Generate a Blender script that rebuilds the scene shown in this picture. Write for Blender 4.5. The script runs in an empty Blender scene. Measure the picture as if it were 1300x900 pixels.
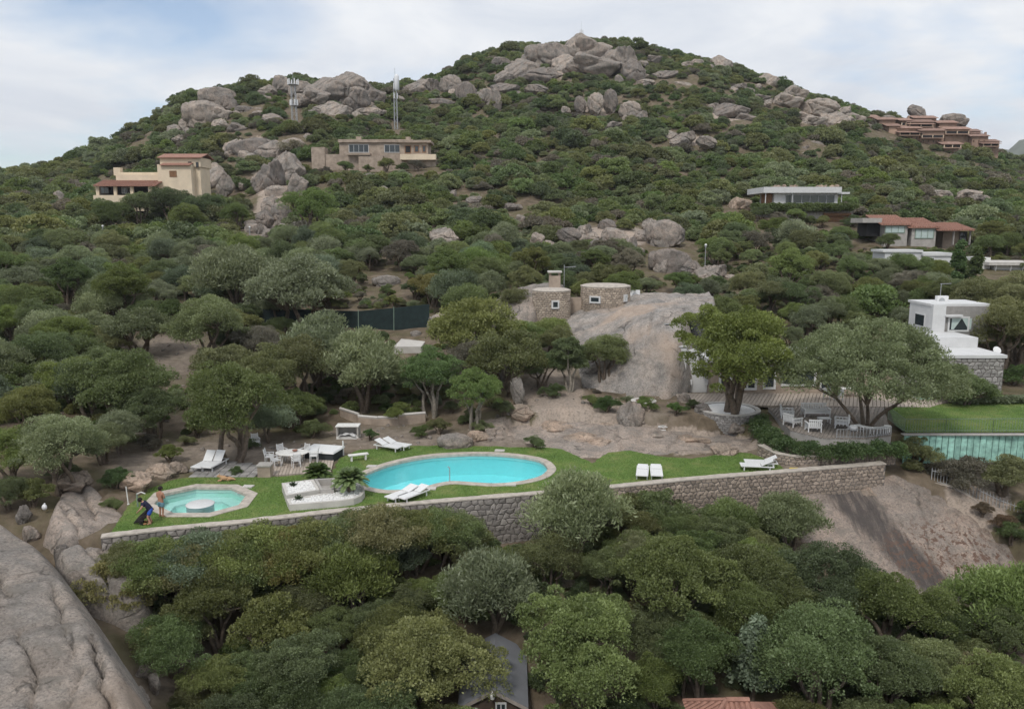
import bpy, bmesh, math, random
import numpy as np
from mathutils import Vector, Matrix, noise as mnoise
from mathutils.geometry import tessellate_polygon
R = math.radians
HAZE_DENSITY = 0.00012
rng = np.random.default_rng(7)
random.seed(7)
scene = bpy.context.scene
COL = scene.collection

# ------------------------------------------------------------------ camera
CAMZ = 16.5
PITCH = R(9.36)
FPX = 1001.0                      # focal length in pixels of the 1300x900 photograph
cam_d = bpy.data.cameras.new('camera'); cam = bpy.data.objects.new('camera', cam_d); COL.objects.link(cam)
cam.location = (0, 0, CAMZ); cam.rotation_euler = (R(90) - PITCH, 0, 0)
cam_d.sensor_width = 36; cam_d.lens = 36 * FPX / 1300; cam_d.clip_start = 0.5; cam_d.clip_end = 20000
scene.camera = cam
scene.view_settings.view_transform = 'Standard'; scene.view_settings.look = 'None'
scene.view_settings.exposure = 0.42; scene.view_settings.gamma = 1.0
scene.view_settings.use_curve_mapping = False
scene.render.engine = 'CYCLES'
cy = scene.cycles
cy.use_denoising = True
cy.max_bounces = 6; cy.diffuse_bounces = 2; cy.glossy_bounces = 2; cy.transmission_bounces = 4
cy.transparent_max_bounces = 8; cy.volume_bounces = 0
cy.caustics_reflective = False; cy.caustics_refractive = False
cy.sample_clamp_indirect = 4
cy.use_adaptive_sampling = True; cy.adaptive_threshold = 0.02

# ------------------------------------------------------------------ world: thin overcast over a blue sky
SUN_EL, SUN_AZ = R(52), R(200)
world = bpy.data.worlds.new('World'); scene.world = world; world.use_nodes = True
nt = world.node_tree; nt.nodes.clear()
def wn(t, **k):
    n = nt.nodes.new(t)
    for a, b in k.items(): setattr(n, a, b)
    return n
wo = wn('ShaderNodeOutputWorld'); bg = wn('ShaderNodeBackground'); bg.inputs['Strength'].default_value = 0.1
sky = wn('ShaderNodeTexSky', sky_type='NISHITA'); sky.sun_disc = False
sky.sun_elevation = SUN_EL; sky.sun_rotation = SUN_AZ; sky.air_density = 1.0; sky.dust_density = 0.4; sky.ozone_density = 2.0
tc = wn('ShaderNodeTexCoord')
sp = wn('ShaderNodeSeparateXYZ'); nt.links.new(tc.outputs['Generated'], sp.inputs[0])
zz = wn('ShaderNodeMath', operation='MAXIMUM'); zz.inputs[1].default_value = 0.0; nt.links.new(sp.outputs['Z'], zz.inputs[0])
za = wn('ShaderNodeMath', operation='ADD'); za.inputs[1].default_value = 0.16; nt.links.new(zz.outputs[0], za.inputs[0])
dx = wn('ShaderNodeMath', operation='DIVIDE'); nt.links.new(sp.outputs['X'], dx.inputs[0]); nt.links.new(za.outputs[0], dx.inputs[1])
dy = wn('ShaderNodeMath', operation='DIVIDE'); nt.links.new(sp.outputs['Y'], dy.inputs[0]); nt.links.new(za.outputs[0], dy.inputs[1])
cb = wn('ShaderNodeCombineXYZ'); nt.links.new(dx.outputs[0], cb.inputs[0]); nt.links.new(dy.outputs[0], cb.inputs[1])
def wnoise(scale, detail, rough, off, dist=0.0):
    m = wn('ShaderNodeMapping'); m.inputs['Location'].default_value = off; nt.links.new(cb.outputs[0], m.inputs[0])
    n = wn('ShaderNodeTexNoise'); n.inputs['Scale'].default_value = scale; n.inputs['Detail'].default_value = detail
    n.inputs['Roughness'].default_value = rough; n.inputs['Distortion'].default_value = dist
    nt.links.new(m.outputs[0], n.inputs['Vector']); return n
n1 = wnoise(0.55, 6, 0.55, (9.7, 0.4, 0), 0.3)
n2 = wnoise(1.6, 7, 0.6, (0.3, 5.2, 0), 0.6)
r1 = wn('ShaderNodeValToRGB'); nt.links.new(n1.outputs[0], r1.inputs[0])
r1.color_ramp.elements[0].position = 0.36; r1.color_ramp.elements[0].color = (0.15, 0.15, 0.15, 1)
r1.color_ramp.elements[1].position = 0.50; r1.color_ramp.elements[1].color = (1, 1, 1, 1)
r2 = wn('ShaderNodeValToRGB'); nt.links.new(n2.outputs[0], r2.inputs[0])
r2.color_ramp.elements[0].position = 0.30; r2.color_ramp.elements[0].color = (5.5, 5.9, 6.6, 1)
r2.color_ramp.elements[1].position = 0.62; r2.color_ramp.elements[1].color = (7.3, 7.45, 7.7, 1)
sm = wn('ShaderNodeMixRGB', blend_type='MULTIPLY'); sm.inputs[0].default_value = 1.0; sm.inputs[2].default_value = (1.1, 1.1, 1.1, 1); nt.links.new(sky.outputs[0], sm.inputs[1])
mx = wn('ShaderNodeMixRGB'); nt.links.new(r1.outputs[0], mx.inputs[0]); nt.links.new(sm.outputs[0], mx.inputs[1]); nt.links.new(r2.outputs[0], mx.inputs[2])
nt.links.new(mx.outputs[0], bg.inputs['Color']); nt.links.new(bg.outputs[0], wo.inputs[0])
sun_d = bpy.data.lights.new('sun', 'SUN'); sun_d.energy = 1.5; sun_d.angle = R(10); sun_d.color = (1.0, 0.96, 0.9)
sun = bpy.data.objects.new('sun', sun_d); COL.objects.link(sun)
# sun_rotation turns clockwise from +Y; direction towards the sun:
sdir = Vector((math.sin(SUN_AZ) * math.cos(SUN_EL), math.cos(SUN_AZ) * math.cos(SUN_EL), math.sin(SUN_EL)))
sun.rotation_euler = sdir.to_track_quat('Z', 'Y').to_euler()

# ------------------------------------------------------------------ photo pixel -> direction -> world
CP, SP = math.cos(PITCH), math.sin(PITCH)
def ray(px, py):
    v = (450 - py) / FPX; u = (px - 650) / FPX
    return np.array([u, CP + v * SP, -SP + v * CP])
def atz(px, py, z=0.0):
    d = ray(px, py); t = (z - CAMZ) / d[2]; return np.array([d[0] * t, d[1] * t, z])
def aty(px, py, Y):
    d = ray(px, py); t = Y / d[1]; return np.array([d[0] * t, Y, CAMZ + d[2] * t])
def proj(X, Y, Z):
    X = np.asarray(X, float); Y = np.asarray(Y, float); dz = np.asarray(Z, float) - CAMZ
    depth = Y * CP - dz * SP; up = Y * SP + dz * CP
    depth = np.maximum(depth, 0.1)
    return 650 + FPX * X / depth, 450 - FPX * up / depth
def z_of_py(py, Y):
    v = (450 - np.asarray(py, float)) / FPX
    return CAMZ + Y * np.tan(np.arctan(v) - PITCH)

# ------------------------------------------------------------------ terrain heights
PXC = np.array([-150, 0, 130, 200, 270, 400, 520, 650, 780, 900, 1020, 1150, 1300, 1450], float)
UC = (PXC - 650) / FPX / 0.99
rowsz = [  # Y, z per column (metres)
 (48, [.8, .7, .3, 0, 0, 0, 0, 0, 0, 0, .2, -2.2, -2.8, -2.8]),
 (53, [1, .9, .4, .1, 0, 0, 0, 0, 0, 0, .4, -.9, -1.5, -1.5]),
 (57, [1.5, 1.2, .6, .3, .1, 0, 0, .1, .4, .6, .8, .1, -.1, -.1]),
 (62, [2, 1.6, 1, .7, .4, .2, .3, 1.0, 1.3, 1.3, 1.3, 1.3, 1.3, 1.3]),
 (68, [2.5, 2.2, 1.6, 1.2, 1, .8, 1.2, 2.0, 1.9, 1.4, 1.3, 1.3, 1.3, 1.5]),
 (78, [3.5, 3.2, 2.4, 2.1, 2, 2.4, 3, 3.8, 3.6, 2.6, 2.2, 2.5, 2.8, 3]),
 (90, [5, 4.5, 3.8, 3.6, 3.6, 4.4, 5, 6, 6, 5, 4.5, 5, 5.5, 6]),
 (110, [8, 7.5, 6.5, 6.3, 6.3, 7, 7.6, 8.6, 8.6, 8, 7.5, 8, 8.5, 9]),
 (135, [11, 11, 10, 10, 10, 11, 11, 12, 12, 12, 11.5, 12, 12.5, 13]),
]
rowsp = [  # Y, photo row where that ground would show
 (165, [300, 300, 302, 301, 300, 298, 295, 290, 285, 285, 285, 290, 294, 300]),
 (200, [275, 275, 270, 266, 262, 250, 245, 245, 240, 240, 245, 257, 264, 275]),
 (240, [254, 248, 234, 222, 212, 195, 200, 200, 195, 198, 210, 230, 252, 265]),
 (290, [248, 238, 212, 182, 150, 134, 152, 150, 145, 150, 175, 205, 240, 258]),
 (340, [246, 236, 206, 166, 122, 114, 122, 105, 98, 108, 142, 178, 226, 250]),
 (390, [248, 238, 210, 176, 138, 122, 112, 68, 68, 88, 130, 172, 224, 250]),
 (450, [246, 238, 216, 190, 165, 145, 128, 76, 80, 102, 146, 184, 218, 246]),
]
YR, ZR = [], []
for y, r in rowsz: YR.append(y); ZR.append(np.array(r, float))
for y, r in rowsp: YR.append(y); ZR.append(z_of_py(r, y))
YR += [600, 900, 8000]; ZR += [ZR[-1] * 0.55, ZR[-1] * 0.1, ZR[-1] * 0 - 1]
YR = np.array(YR, float); ZR = np.array(ZR)
# lower ground in front of the long retaining wall
rowl = [
 (4, [-7, -7, -9, -10, -11, -11.5, -11.5, -11.5, -11.5, -11.5, -11.5, -11.5, -11.5, -11]),
 (20, [-4, -4.5, -7, -9, -9.8, -10, -10, -10, -10, -10, -10, -10, -10, -10]),
 (28, [-3, -3.5, -5.5, -7.6, -8.2, -8.4, -8.4, -8.4, -8.4, -8.4, -8.4, -8.4, -8.2, -8]),
 (36, [-1.5, -2, -3.5, -5, -5.8, -6, -6.2, -6.2, -6.2, -6.2, -6.3, -6.5, -6.5, -6.5]),
 (42, [-.5, -1, -2, -2.8, -3.4, -3.6, -3.8, -4, -4, -4, -4.2, -4.8, -5, -5]),
 (47, [0, -.4, -1, -1.8, -2.2, -2.4, -2.7, -2.8, -2.8, -2.8, -3.0, -3.2, -3.6, -3.6]),
 (53, [.5, 0, 0, -1.5, -2, -2.2, -2.4, -2.6, -2.6, -2.6, -2.5, -1.2, -1.8, -1.8]),
 (60, [1, .5, .5, -1, -1.6, -2, -2.2, -2.4, -2.4, -2.4, -2.2, 1, 0.6, 0.6]),
]
YL = np.array([r[0] for r in rowl], float); ZL = np.array([r[1] for r in rowl], float)
def cubic_w(t):
    return (-0.5*t + t*t - 0.5*t**3, 1 - 2.5*t*t + 1.5*t**3, 0.5*t + 2*t*t - 1.5*t**3, -0.5*t*t + 0.5*t**3)
def table(Yk, Zk, X, Y):
    u = np.clip(X / np.maximum(Y, 8), UC[0], UC[-1])
    k = np.clip(np.searchsorted(UC, u) - 1, 0, len(UC) - 2)
    tu = (u - UC[k]) / (UC[k+1] - UC[k])
    Yc = np.clip(Y, Yk[0], Yk[-1])
    j = np.clip(np.searchsorted(Yk, Yc) - 1, 0, len(Yk) - 2)
    tv = (Yc - Yk[j]) / (Yk[j+1] - Yk[j])
    wu, wv = cubic_w(tu), cubic_w(tv)
    out = 0
    for a in range(4):
        ja = np.clip(j + a - 1, 0, len(Yk) - 1)
        s = 0
        for b in range(4):
            kb = np.clip(k + b - 1, 0, len(UC) - 1)
            s = s + wu[b] * Zk[ja, kb]
        out = out + wv[a] * s
    return out

# ------------------------------------------------------------------ plan outlines (photo pixels on the lawn plane -> metres)
def plan(pts, z=0.0): return np.array([atz(a, b, z)[:2] for a, b in pts])
WALL_PX = [(128, 684), (200, 675), (300, 666), (420, 652), (520, 642), (600, 635), (690, 628), (760, 623), (870, 613), (1000, 604), (1124, 595)]
WALL = plan(WALL_PX)
def wall_y(X): return np.interp(X, WALL[:, 0], WALL[:, 1])
LAWN_BACK_PX = [(1000, 601), (992, 592), (975, 583), (955, 576), (930, 575), (880, 583), (835, 580), (800, 573), (772, 575), (752, 589),
                (733, 580), (714, 571), (690, 569), (640, 568), (560, 566), (500, 568), (455, 572), (432, 582), (421, 601), (350, 606),
                (240, 607), (212, 612), (190, 621), (165, 640), (150, 664), (133, 682)]
LAWN = np.vstack([WALL[:-1], plan(LAWN_BACK_PX)])
BIGPOOL_PX = [(456.7, 612.5), (461, 604), (469.5, 599.7), (492, 591), (520.7, 584), (549, 579.8), (577.7, 577.8), (606, 577), (634.6, 577.8), (663, 580.7),
              (685.8, 585.5), (695.8, 594), (694.3, 599.7), (683, 606.8), (657, 612.5), (628.9, 614.8), (600, 613.4), (574.8, 612), (555, 614.8),
              (537.8, 619.6), (518, 622.5), (492, 623.3), (472.4, 620.5), (461, 616.8)]
OCT_PX = [(248.8, 615.5), (302, 616), (327.3, 627.2), (314.6, 643.9), (266, 657), (209.6, 657), (180, 643), (196, 626.5)]
def smooth_closed(P, n=4):
    P = np.array(P); m = len(P); out = []
    for i in range(m):
        p0, p1, p2, p3 = P[i-1], P[i], P[(i+1) % m], P[(i+2) % m]
        for t in np.arange(n) / n:
            w = cubic_w(t); out.append(w[0]*p0 + w[1]*p1 + w[2]*p2 + w[3]*p3)
    return np.array(out)
def offset_poly(P, d):     # outward for d>0, any winding
    P = np.array(P); m = len(P)
    area = 0.5 * np.sum(P[:, 0] * np.roll(P[:, 1], -1) - np.roll(P[:, 0], -1) * P[:, 1])
    s = 1 if area > 0 else -1
    out = []
    for i in range(m):
        a = P[i] - P[i-1]; b = P[(i+1) % m] - P[i]
        a = a / (np.linalg.norm(a) + 1e-9); b = b / (np.linalg.norm(b) + 1e-9)
        na = np.array([a[1], -a[0]]) * s; nb = np.array([b[1], -b[0]]) * s
        n = na + nb; n = n / (np.linalg.norm(n) + 1e-9)
        out.append(P[i] + n * d / max(0.5, n @ na))
    return np.array(out)
BIGPOOL = smooth_closed(plan(BIGPOOL_PX), 3)
OCT_OUT = plan(OCT_PX); OCT = offset_poly(OCT_OUT, -0.55)
def inside(P, X, Y):
    X = np.asarray(X, float); Y = np.asarray(Y, float); r = np.zeros(X.shape, bool); m = len(P)
    lo, hi = P.min(0), P.max(0)
    if X.size == 1 and not (lo[0] <= X.flat[0] <= hi[0] and lo[1] <= Y.flat[0] <= hi[1]): return r
    for i in range(m):
        x1, y1 = P[i]; x2, y2 = P[(i+1) % m]
        c = ((y1 > Y) != (y2 > Y)) & (X < (x2 - x1) * (Y - y1) / (y2 - y1 + 1e-12) + x1); r ^= c
    return r
def seg_dist(P, X, Y, closed=True):
    X = np.asarray(X, float); Y = np.asarray(Y, float); d = np.full(X.shape, 1e9); m = len(P)
    for i in range(m if closed else m - 1):
        a = P[i]; b = P[(i+1) % m]; ab = b - a; L = ab @ ab + 1e-12
        t = np.clip(((X - a[0]) * ab[0] + (Y - a[1]) * ab[1]) / L, 0, 1)
        d = np.minimum(d, np.hypot(X - a[0] - t * ab[0], Y - a[1] - t * ab[1]))
    return d
TERR_Z = 1.6
FITS = []
TERRACE = plan([(975, 516), (985, 528), (1003, 546), (1042, 556), (1100, 557), (1132, 553), (1300, 551), (1480, 549), (1480, 470), (1180, 470), (1000, 480), (840, 492), (850, 505)], TERR_Z)
TERR_IN = offset_poly(TERRACE, -1.0)
PADS = [offset_poly(plan(p), .9) for p in ([(236, 606.5), (334, 605), (336, 592), (300, 586), (252, 588)], [(339, 604.5), (352, 577), (398, 572), (430, 576), (425, 600)])]
def fbm(X, Y, s, seed=0):
    X = np.asarray(X, float).ravel(); Y = np.asarray(Y, float).ravel()
    return np.array([mnoise.noise((a * s + seed, b * s - seed, seed * .37)) + .5 * mnoise.noise((a * s * 2.1 + seed, b * s * 2.1, seed)) for a, b in zip(X, Y)])
def sstep(a, b, x): t = np.clip((x - a) / (b - a), 0, 1); return t * t * (3 - 2 * t)
def base_height(X, Y):
    X = np.atleast_1d(np.asarray(X, float)); Y = np.atleast_1d(np.asarray(Y, float))
    up = table(YR, ZR, X, np.maximum(Y, 48)); lo = table(YL, ZL, X, Y)
    yw = wall_y(X) + 1.15
    wide = 0.02 + 6 * np.clip((WALL[0, 0] + 1 - X) / 4, 0, 1) + 9 * np.clip((X - WALL[-1, 0] + 2) / 4, 0, 1)
    w = sstep(-0.5, 0.5, (Y - yw) / wide)
    z = lo * (1 - w) + up * w
    return z
def height(X, Y):
    shape = np.shape(X); z = base_height(X, Y)
    Xf = np.atleast_1d(np.asarray(X, float)); Yf = np.atleast_1d(np.asarray(Y, float))
    il = inside(LAWN, Xf, Yf); dl = seg_dist(LAWN[len(WALL) - 2:], Xf, Yf, False)
    z = np.where(il & (Yf > wall_y(Xf) + 1.15), -0.06 - 2.5 * sstep(0.9, 1.7, dl), z)
    # ease the ground behind the lawn up from the lawn's own level
    beh = (~il) & (Yf > wall_y(Xf))
    k = sstep(0.0, 4.0, dl); z = np.where(beh & (Xf < WALL[-1, 0]), z * k + (1 - k) * (0.02 + 0.12 * np.minimum(dl, 4)), z)
    for P in PADS: z = np.where(inside(P, Xf, Yf), np.minimum(z, -.04), z)
    it = inside(TERR_IN, Xf, Yf); z = np.where(it, TERR_Z - 0.25, z)
    for W, co, c0, hl in FITS:
        lo, hi = hl.min(0) - .5, hl.max(0) + .5; n = len(W)
        b = np.nonzero((Xf > lo[0]) & (Xf < hi[0]) & (Yf > lo[1]) & (Yf < hi[1]))[0]
        if len(b) == 0: continue
        x, y = Xf[b], Yf[b]
        zp = np.sqrt((x[:, None] - W[:, 0]) ** 2 + (y[:, None] - W[:, 1]) ** 2 + c0 * c0) @ co[:n] + co[n] + co[n+1] * x + co[n+2] * y
        z[b] = np.where(inside(hl, x, y), np.minimum(z[b], zp - .55), z[b])
    return z.reshape(shape) if shape else float(z[0])
def hit(px, py, h=0.0, t0=12.0):
    """first point on the pixel's ray that is h metres above the ground"""
    d = ray(px, py); d = d / d[1]
    T = np.concatenate([np.arange(t0, 120, 0.4), np.arange(120, 700, 1.5)])
    P = d[None, :] * T[:, None]
    Z = CAMZ + P[:, 2]; G = height(P[:, 0], P[:, 1]) + h
    b = np.nonzero(Z <= G)[0]
    if len(b) == 0: return None
    i = max(b[0], 1); a0 = Z[i-1] - G[i-1]; a1 = Z[i] - G[i]; s = a0 / (a0 - a1 + 1e-9)
    t = T[i-1] + s * (T[i] - T[i-1]); return np.array([d[0] * t, t, CAMZ + d[2] * t - h])
# ------------------------------------------------------------------ materials
MATS = {}
def new_mat(name):
    m = bpy.data.materials.new(name); m.use_nodes = True; m.node_tree.nodes.clear(); MATS[name] = m; return m
class NT:
    def __init__(s, m): s.t = m.node_tree
    def n(s, t, ins=None, **k):
        n = s.t.nodes.new(t)
        for a, b in k.items(): setattr(n, a, b)
        if ins:
            for a, b in ins.items():
                if isinstance(b, bpy.types.NodeSocket): s.t.links.new(b, n.inputs[a])
                else: n.inputs[a].default_value = b
        return n
    def link(s, a, b): s.t.links.new(a, b)
    def ramp(s, fac, stops):
        r = s.n('ShaderNodeValToRGB', {0: fac}); e = r.color_ramp.elements
        while len(e) < len(stops): e.new(0.5)
        for i, (p, c) in enumerate(stops):
            e[i].position = p; e[i].color = (c[0], c[1], c[2], 1) if hasattr(c, '__len__') else (c, c, c, 1)
        return r.outputs[0]
    def noise(s, scale, detail=4, rough=.55, vec=None, dist=0.0):
        n = s.n('ShaderNodeTexNoise', {'Scale': scale, 'Detail': detail, 'Roughness': rough, 'Distortion': dist})
        if vec is not None: s.link(vec, n.inputs['Vector'])
        return n.outputs[0]
    def mix(s, f, a, b, mode='MIX'):
        return s.n('ShaderNodeMixRGB', {0: f, 1: a, 2: b}, blend_type=mode).outputs[0]
    def bump(s, h, strength, dist):
        return s.n('ShaderNodeBump', {'Height': h, 'Strength': strength, 'Distance': dist}).outputs[0]
    def pos(s): return s.n('ShaderNodeNewGeometry').outputs['Position']
    def out(s, sh): o = s.n('ShaderNodeOutputMaterial'); s.link(sh, o.inputs[0])
    def princ(s, col, rough=.8, normal=None, spec=.3, metal=0.0):
        p = s.n('ShaderNodeBsdfPrincipled', {'Base Color': col, 'Roughness': rough, 'Metallic': metal})
        p.inputs['Specular IOR Level'].default_value = spec
        if normal is not None: s.link(normal, p.inputs['Normal'])
        return p.outputs[0]
def C3(c): return (c[0], c[1], c[2], 1)
def simple(name, col, rough=.7, var=.15, scale=3.0, bump=0.0, bscale=20, spec=.3, metal=0.0, objvar=0.0):
    m = new_mat(name); g = NT(m); p = g.pos()
    d = [c * (1 - var) for c in col]; l = [min(1, c * (1 + var)) for c in col]
    c = g.ramp(g.noise(scale, 5, .6, p), [(.3, d), (.7, l)])
    if objvar:
        o = g.n('ShaderNodeObjectInfo').outputs['Random']
        v = g.n('ShaderNodeMapRange', {0: o, 3: 1 - objvar, 4: 1 + objvar}).outputs[0]
        c = g.n('ShaderNodeHueSaturation', {'Value': v, 'Color': c}).outputs[0]
    nr = g.bump(g.noise(bscale, 4, .6, p), bump, .05) if bump else None
    g.out(g.princ(c, rough, nr, spec, metal)); return m
LEAFCOL = {}
def foliage(name, dark, light, objvar=.30):
    LEAFCOL[name] = light; m = new_mat(name); g = NT(m)
    a = g.n('ShaderNodeAttribute', attribute_name='tint').outputs['Fac']
    if light is None:      # colour comes from the object, so that copies share one mesh
        lc = g.n('ShaderNodeObjectInfo').outputs['Color']; c = g.mix(1.0, lc, g.ramp(a, [(0.0, (.40, .43, .38)), (1.0, 1.0)]), 'MULTIPLY')
    else: c = g.ramp(a, [(0.0, dark), (.55, [(x + y) * .5 for x, y in zip(dark, light)]), (1.0, light)])
    o = g.n('ShaderNodeObjectInfo').outputs['Random']
    v = g.n('ShaderNodeMapRange', {0: o, 3: 1 - objvar, 4: 1 + objvar}).outputs[0]
    o2 = g.n('ShaderNodeMath', {0: g.n('ShaderNodeMath', {0: o, 1: 7.31}, operation='MULTIPLY').outputs[0], 1: 1.0}, operation='FRACT').outputs[0]
    h = g.n('ShaderNodeMapRange', {0: o2, 3: .487, 4: .507}).outputs[0]
    o3 = g.n('ShaderNodeMath', {0: g.n('ShaderNodeMath', {0: o, 1: 17.7}, operation='MULTIPLY').outputs[0], 1: 1.0}, operation='FRACT').outputs[0]
    sat = g.n('ShaderNodeMapRange', {0: o3, 3: .78, 4: 1.08}).outputs[0]
    c = g.n('ShaderNodeHueSaturation', {'Hue': h, 'Saturation': sat, 'Value': v, 'Color': c}).outputs[0]
    d = g.n('ShaderNodeBsdfDiffuse', {'Color': c}).outputs[0]
    t = g.n('ShaderNodeBsdfTranslucent', {'Color': g.mix(1.0, c, (.68, .68, .5, 1), 'MULTIPLY')}).outputs[0]
    gl = g.n('ShaderNodeBsdfGlossy', {'Color': (1, 1, 1, 1), 'Roughness': .55}).outputs[0]
    s = g.n('ShaderNodeAddShader', {0: d, 1: t}).outputs[0]
    s = g.n('ShaderNodeMixShader', {0: .025, 1: s, 2: gl}).outputs[0]
    g.out(s); return m
foliage('leaf_any', None, None)
foliage('leaf_juniper', (.06, .085, .028), (.165, .20, .068))
foliage('leaf_dark', (.045, .072, .028), (.115, .155, .06))
foliage('leaf_olivegreen', (.075, .085, .03), (.175, .185, .075))
foliage('leaf_wildolive', (.085, .108, .055), (.215, .245, .14))
foliage('leaf_bright', (.062, .092, .03), (.155, .20, .075))
foliage('leaf_bluegreen', (.06, .09, .055), (.15, .19, .12))
foliage('leaf_yellow', (.10, .095, .03), (.225, .205, .08))
foliage('leaf_dry', (.10, .088, .066), (.19, .17, .135))
foliage('leaf_rust', (.11, .075, .045), (.22, .15, .09))
foliage('leaf_hedge', (.038, .075, .026), (.10, .155, .055))
foliage('leaf_palm', (.05, .085, .025), (.14, .19, .06))
foliage('leaf_grass', (.06, .11, .026), (.15, .215, .06), .1)
simple('bark', (.14, .11, .085), .9, .35, 6, .5, 25)
simple('bark_pale', (.26, .23, .19), .9, .3, 6, .4, 25)
def rock_mat(name, base, pink, lichen, crack=.35, streak=0.0, rust=0.0, moss=0.0):
    m = new_mat(name); g = NT(m); p = g.pos()
    c = g.ramp(g.noise(.35, 5, .6, p, .4), [(.40, base), (.62, pink)])
    big_ = g.ramp(g.noise(.55, 6, .72, p, .6), [(.34, .58), (.5, .95), (.68, 1.12)])
    c = g.mix(1.0, c, big_, 'MULTIPLY')
    sp_ = g.ramp(g.noise(9, 6, .7, p), [(.36, .62), (.5, 1.0), (.66, 1.16)])
    c = g.mix(1.0, c, sp_, 'MULTIPLY')
    l = g.ramp(g.noise(1.1, 8, .68, p, 1.2), [(.50, 0), (.60, 1)])
    c = g.mix(g.n('ShaderNodeMath', {0: l, 1: .65}, operation='MULTIPLY').outputs[0], c, C3(lichen))
    l2 = g.ramp(g.noise(2.7, 8, .7, p, .8), [(.58, 0), (.63, 1)])
    c = g.mix(g.n('ShaderNodeMath', {0: l2, 1: .55}, operation='MULTIPLY').outputs[0], c, (.10, .095, .085, 1))
    v = g.n('ShaderNodeTexVoronoi', {'Scale': crack, 'Randomness': 1.0}, feature='DISTANCE_TO_EDGE')
    wv = g.n('ShaderNodeVectorMath', {0: p, 1: g.n('ShaderNodeTexNoise', {'Vector': p, 'Scale': .9, 'Detail': 5}).outputs[1]}, operation='ADD').outputs[0]
    g.link(wv, v.inputs['Vector'])
    cm = g.ramp(g.noise(.5, 3, .5, p), [(.50, 1.0), (.60, 0.0)])
    ck = g.mix(cm, g.ramp(v.outputs['Distance'], [(0.0, 0.0), (.03, 1.0)]), (1, 1, 1, 1))
    c = g.mix(1.0, c, g.ramp(ck, [(0, .45), (1, 1)]), 'MULTIPLY')
    c = g.mix(1.0, c, g.n('ShaderNodeObjectInfo').outputs['Color'], 'MULTIPLY')
    if name == 'granite_pale': c = g.mix(g.ramp(g.noise(.13, 3, .5, p), [(.56, 0), (.66, .55)]), c, (.44, .33, .25, 1))
    if streak:
        at = g.n('ShaderNodeAttribute', attribute_name='streak').outputs['Fac']
        mp = g.n('ShaderNodeMapping', {'Vector': p, 'Scale': (1.4, .22, .22), 'Rotation': (0, 0, R(22))}).outputs[0]
        st = g.n('ShaderNodeMath', {0: g.n('ShaderNodeMath', {0: g.noise(1.3, 6, .65, mp, .4), 1: .5}, operation='SUBTRACT').outputs[0], 1: 1.5}, operation='MULTIPLY').outputs[0]
        f = g.ramp(g.n('ShaderNodeMath', {0: st, 1: at}, operation='ADD').outputs[0], [(.55, 0), (1.15, .88)])
        c = g.mix(f, c, (.065, .058, .056, 1))
    if rust:
        at = g.n('ShaderNodeAttribute', attribute_name='rust').outputs['Fac']
        st = g.ramp(g.noise(2.6, 7, .68, p, .3), [(.53, 0), (.56, 1)])
        f = g.n('ShaderNodeMath', {0: st, 1: at}, operation='MULTIPLY').outputs[0]
        c = g.mix(f, c, (.145, .092, .07, 1))
    hh = g.mix(.5, g.noise(3, 8, .65, p), g.noise(22, 4, .6, p))
    hh = g.mix(.4, hh, ck)
    pit = g.ramp(g.noise(3.6, 6, .75, p, .5), [(.56, 0), (.66, .5)])
    c = g.mix(pit, c, (.115, .105, .095, 1)); hh = g.mix(.35, hh, g.noise(1.1, 7, .7, p, .8))
    g.out(g.princ(c, .92, g.bump(hh, 1.0, .26), .15)); return m
rock_mat('granite', (.26, .235, .212), (.355, .295, .25), (.175, .163, .143))
rock_mat('granite_pink', (.32, .275, .24), (.41, .335, .28), (.25, .225, .20))
rock_mat('granite_pale', (.30, .28, .262), (.39, .34, .30), (.22, .205, .185), .30)
rock_mat('granite_dark', (.19, .175, .165), (.26, .235, .215), (.12, .115, .10))
rock_mat('granite_slab', (.27, .23, .20), (.36, .285, .235), (.21, .185, .16), .16, 1, 1)
# ground: dry litter, red soil, stony sand, granite
m = new_mat('ground'); g = NT(m); p = g.pos()
c = g.ramp(g.noise(.8, 7, .65, p), [(.3, (.085, .068, .048)), (.5, (.15, .118, .085)), (.7, (.22, .175, .13))])
c = g.mix(g.ramp(g.noise(.25, 4, .6, p), [(.45, 0), (.6, .6)]), c, (.10, .095, .045, 1))
rk = g.ramp(g.noise(.3, 4, .6, p, .5), [(.3, (.31, .265, .225)), (.7, (.42, .335, .27))])
rk = g.mix(1.0, rk, g.ramp(g.noise(5, 7, .7, p), [(.36, .6), (.52, 1.0), (.68, 1.15)]), 'MULTIPLY')
ra = g.n('ShaderNodeAttribute', attribute_name='rock').outputs['Fac']
rn = g.n('ShaderNodeMath', {0: ra, 1: g.n('ShaderNodeMath', {0: g.noise(.9, 6, .65, p), 1: .5}, operation='SUBTRACT').outputs[0]}, operation='ADD').outputs[0]
c = g.mix(g.ramp(rn, [(.42, 0), (.56, 1)]), c, rk)
sa = g.n('ShaderNodeAttribute', attribute_name='sand').outputs['Fac']
sd = g.ramp(g.noise(1.6, 9, .75, p), [(.3, (.15, .125, .10)), (.5, (.245, .205, .17)), (.7, (.34, .285, .24))])
c = g.mix(sa, c, sd)
g.out(g.princ(c, .95, g.bump(g.mix(.5, g.noise(2.5, 7, .7, p), g.noise(14, 5, .7, p)), .9, .12), .1))
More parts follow.
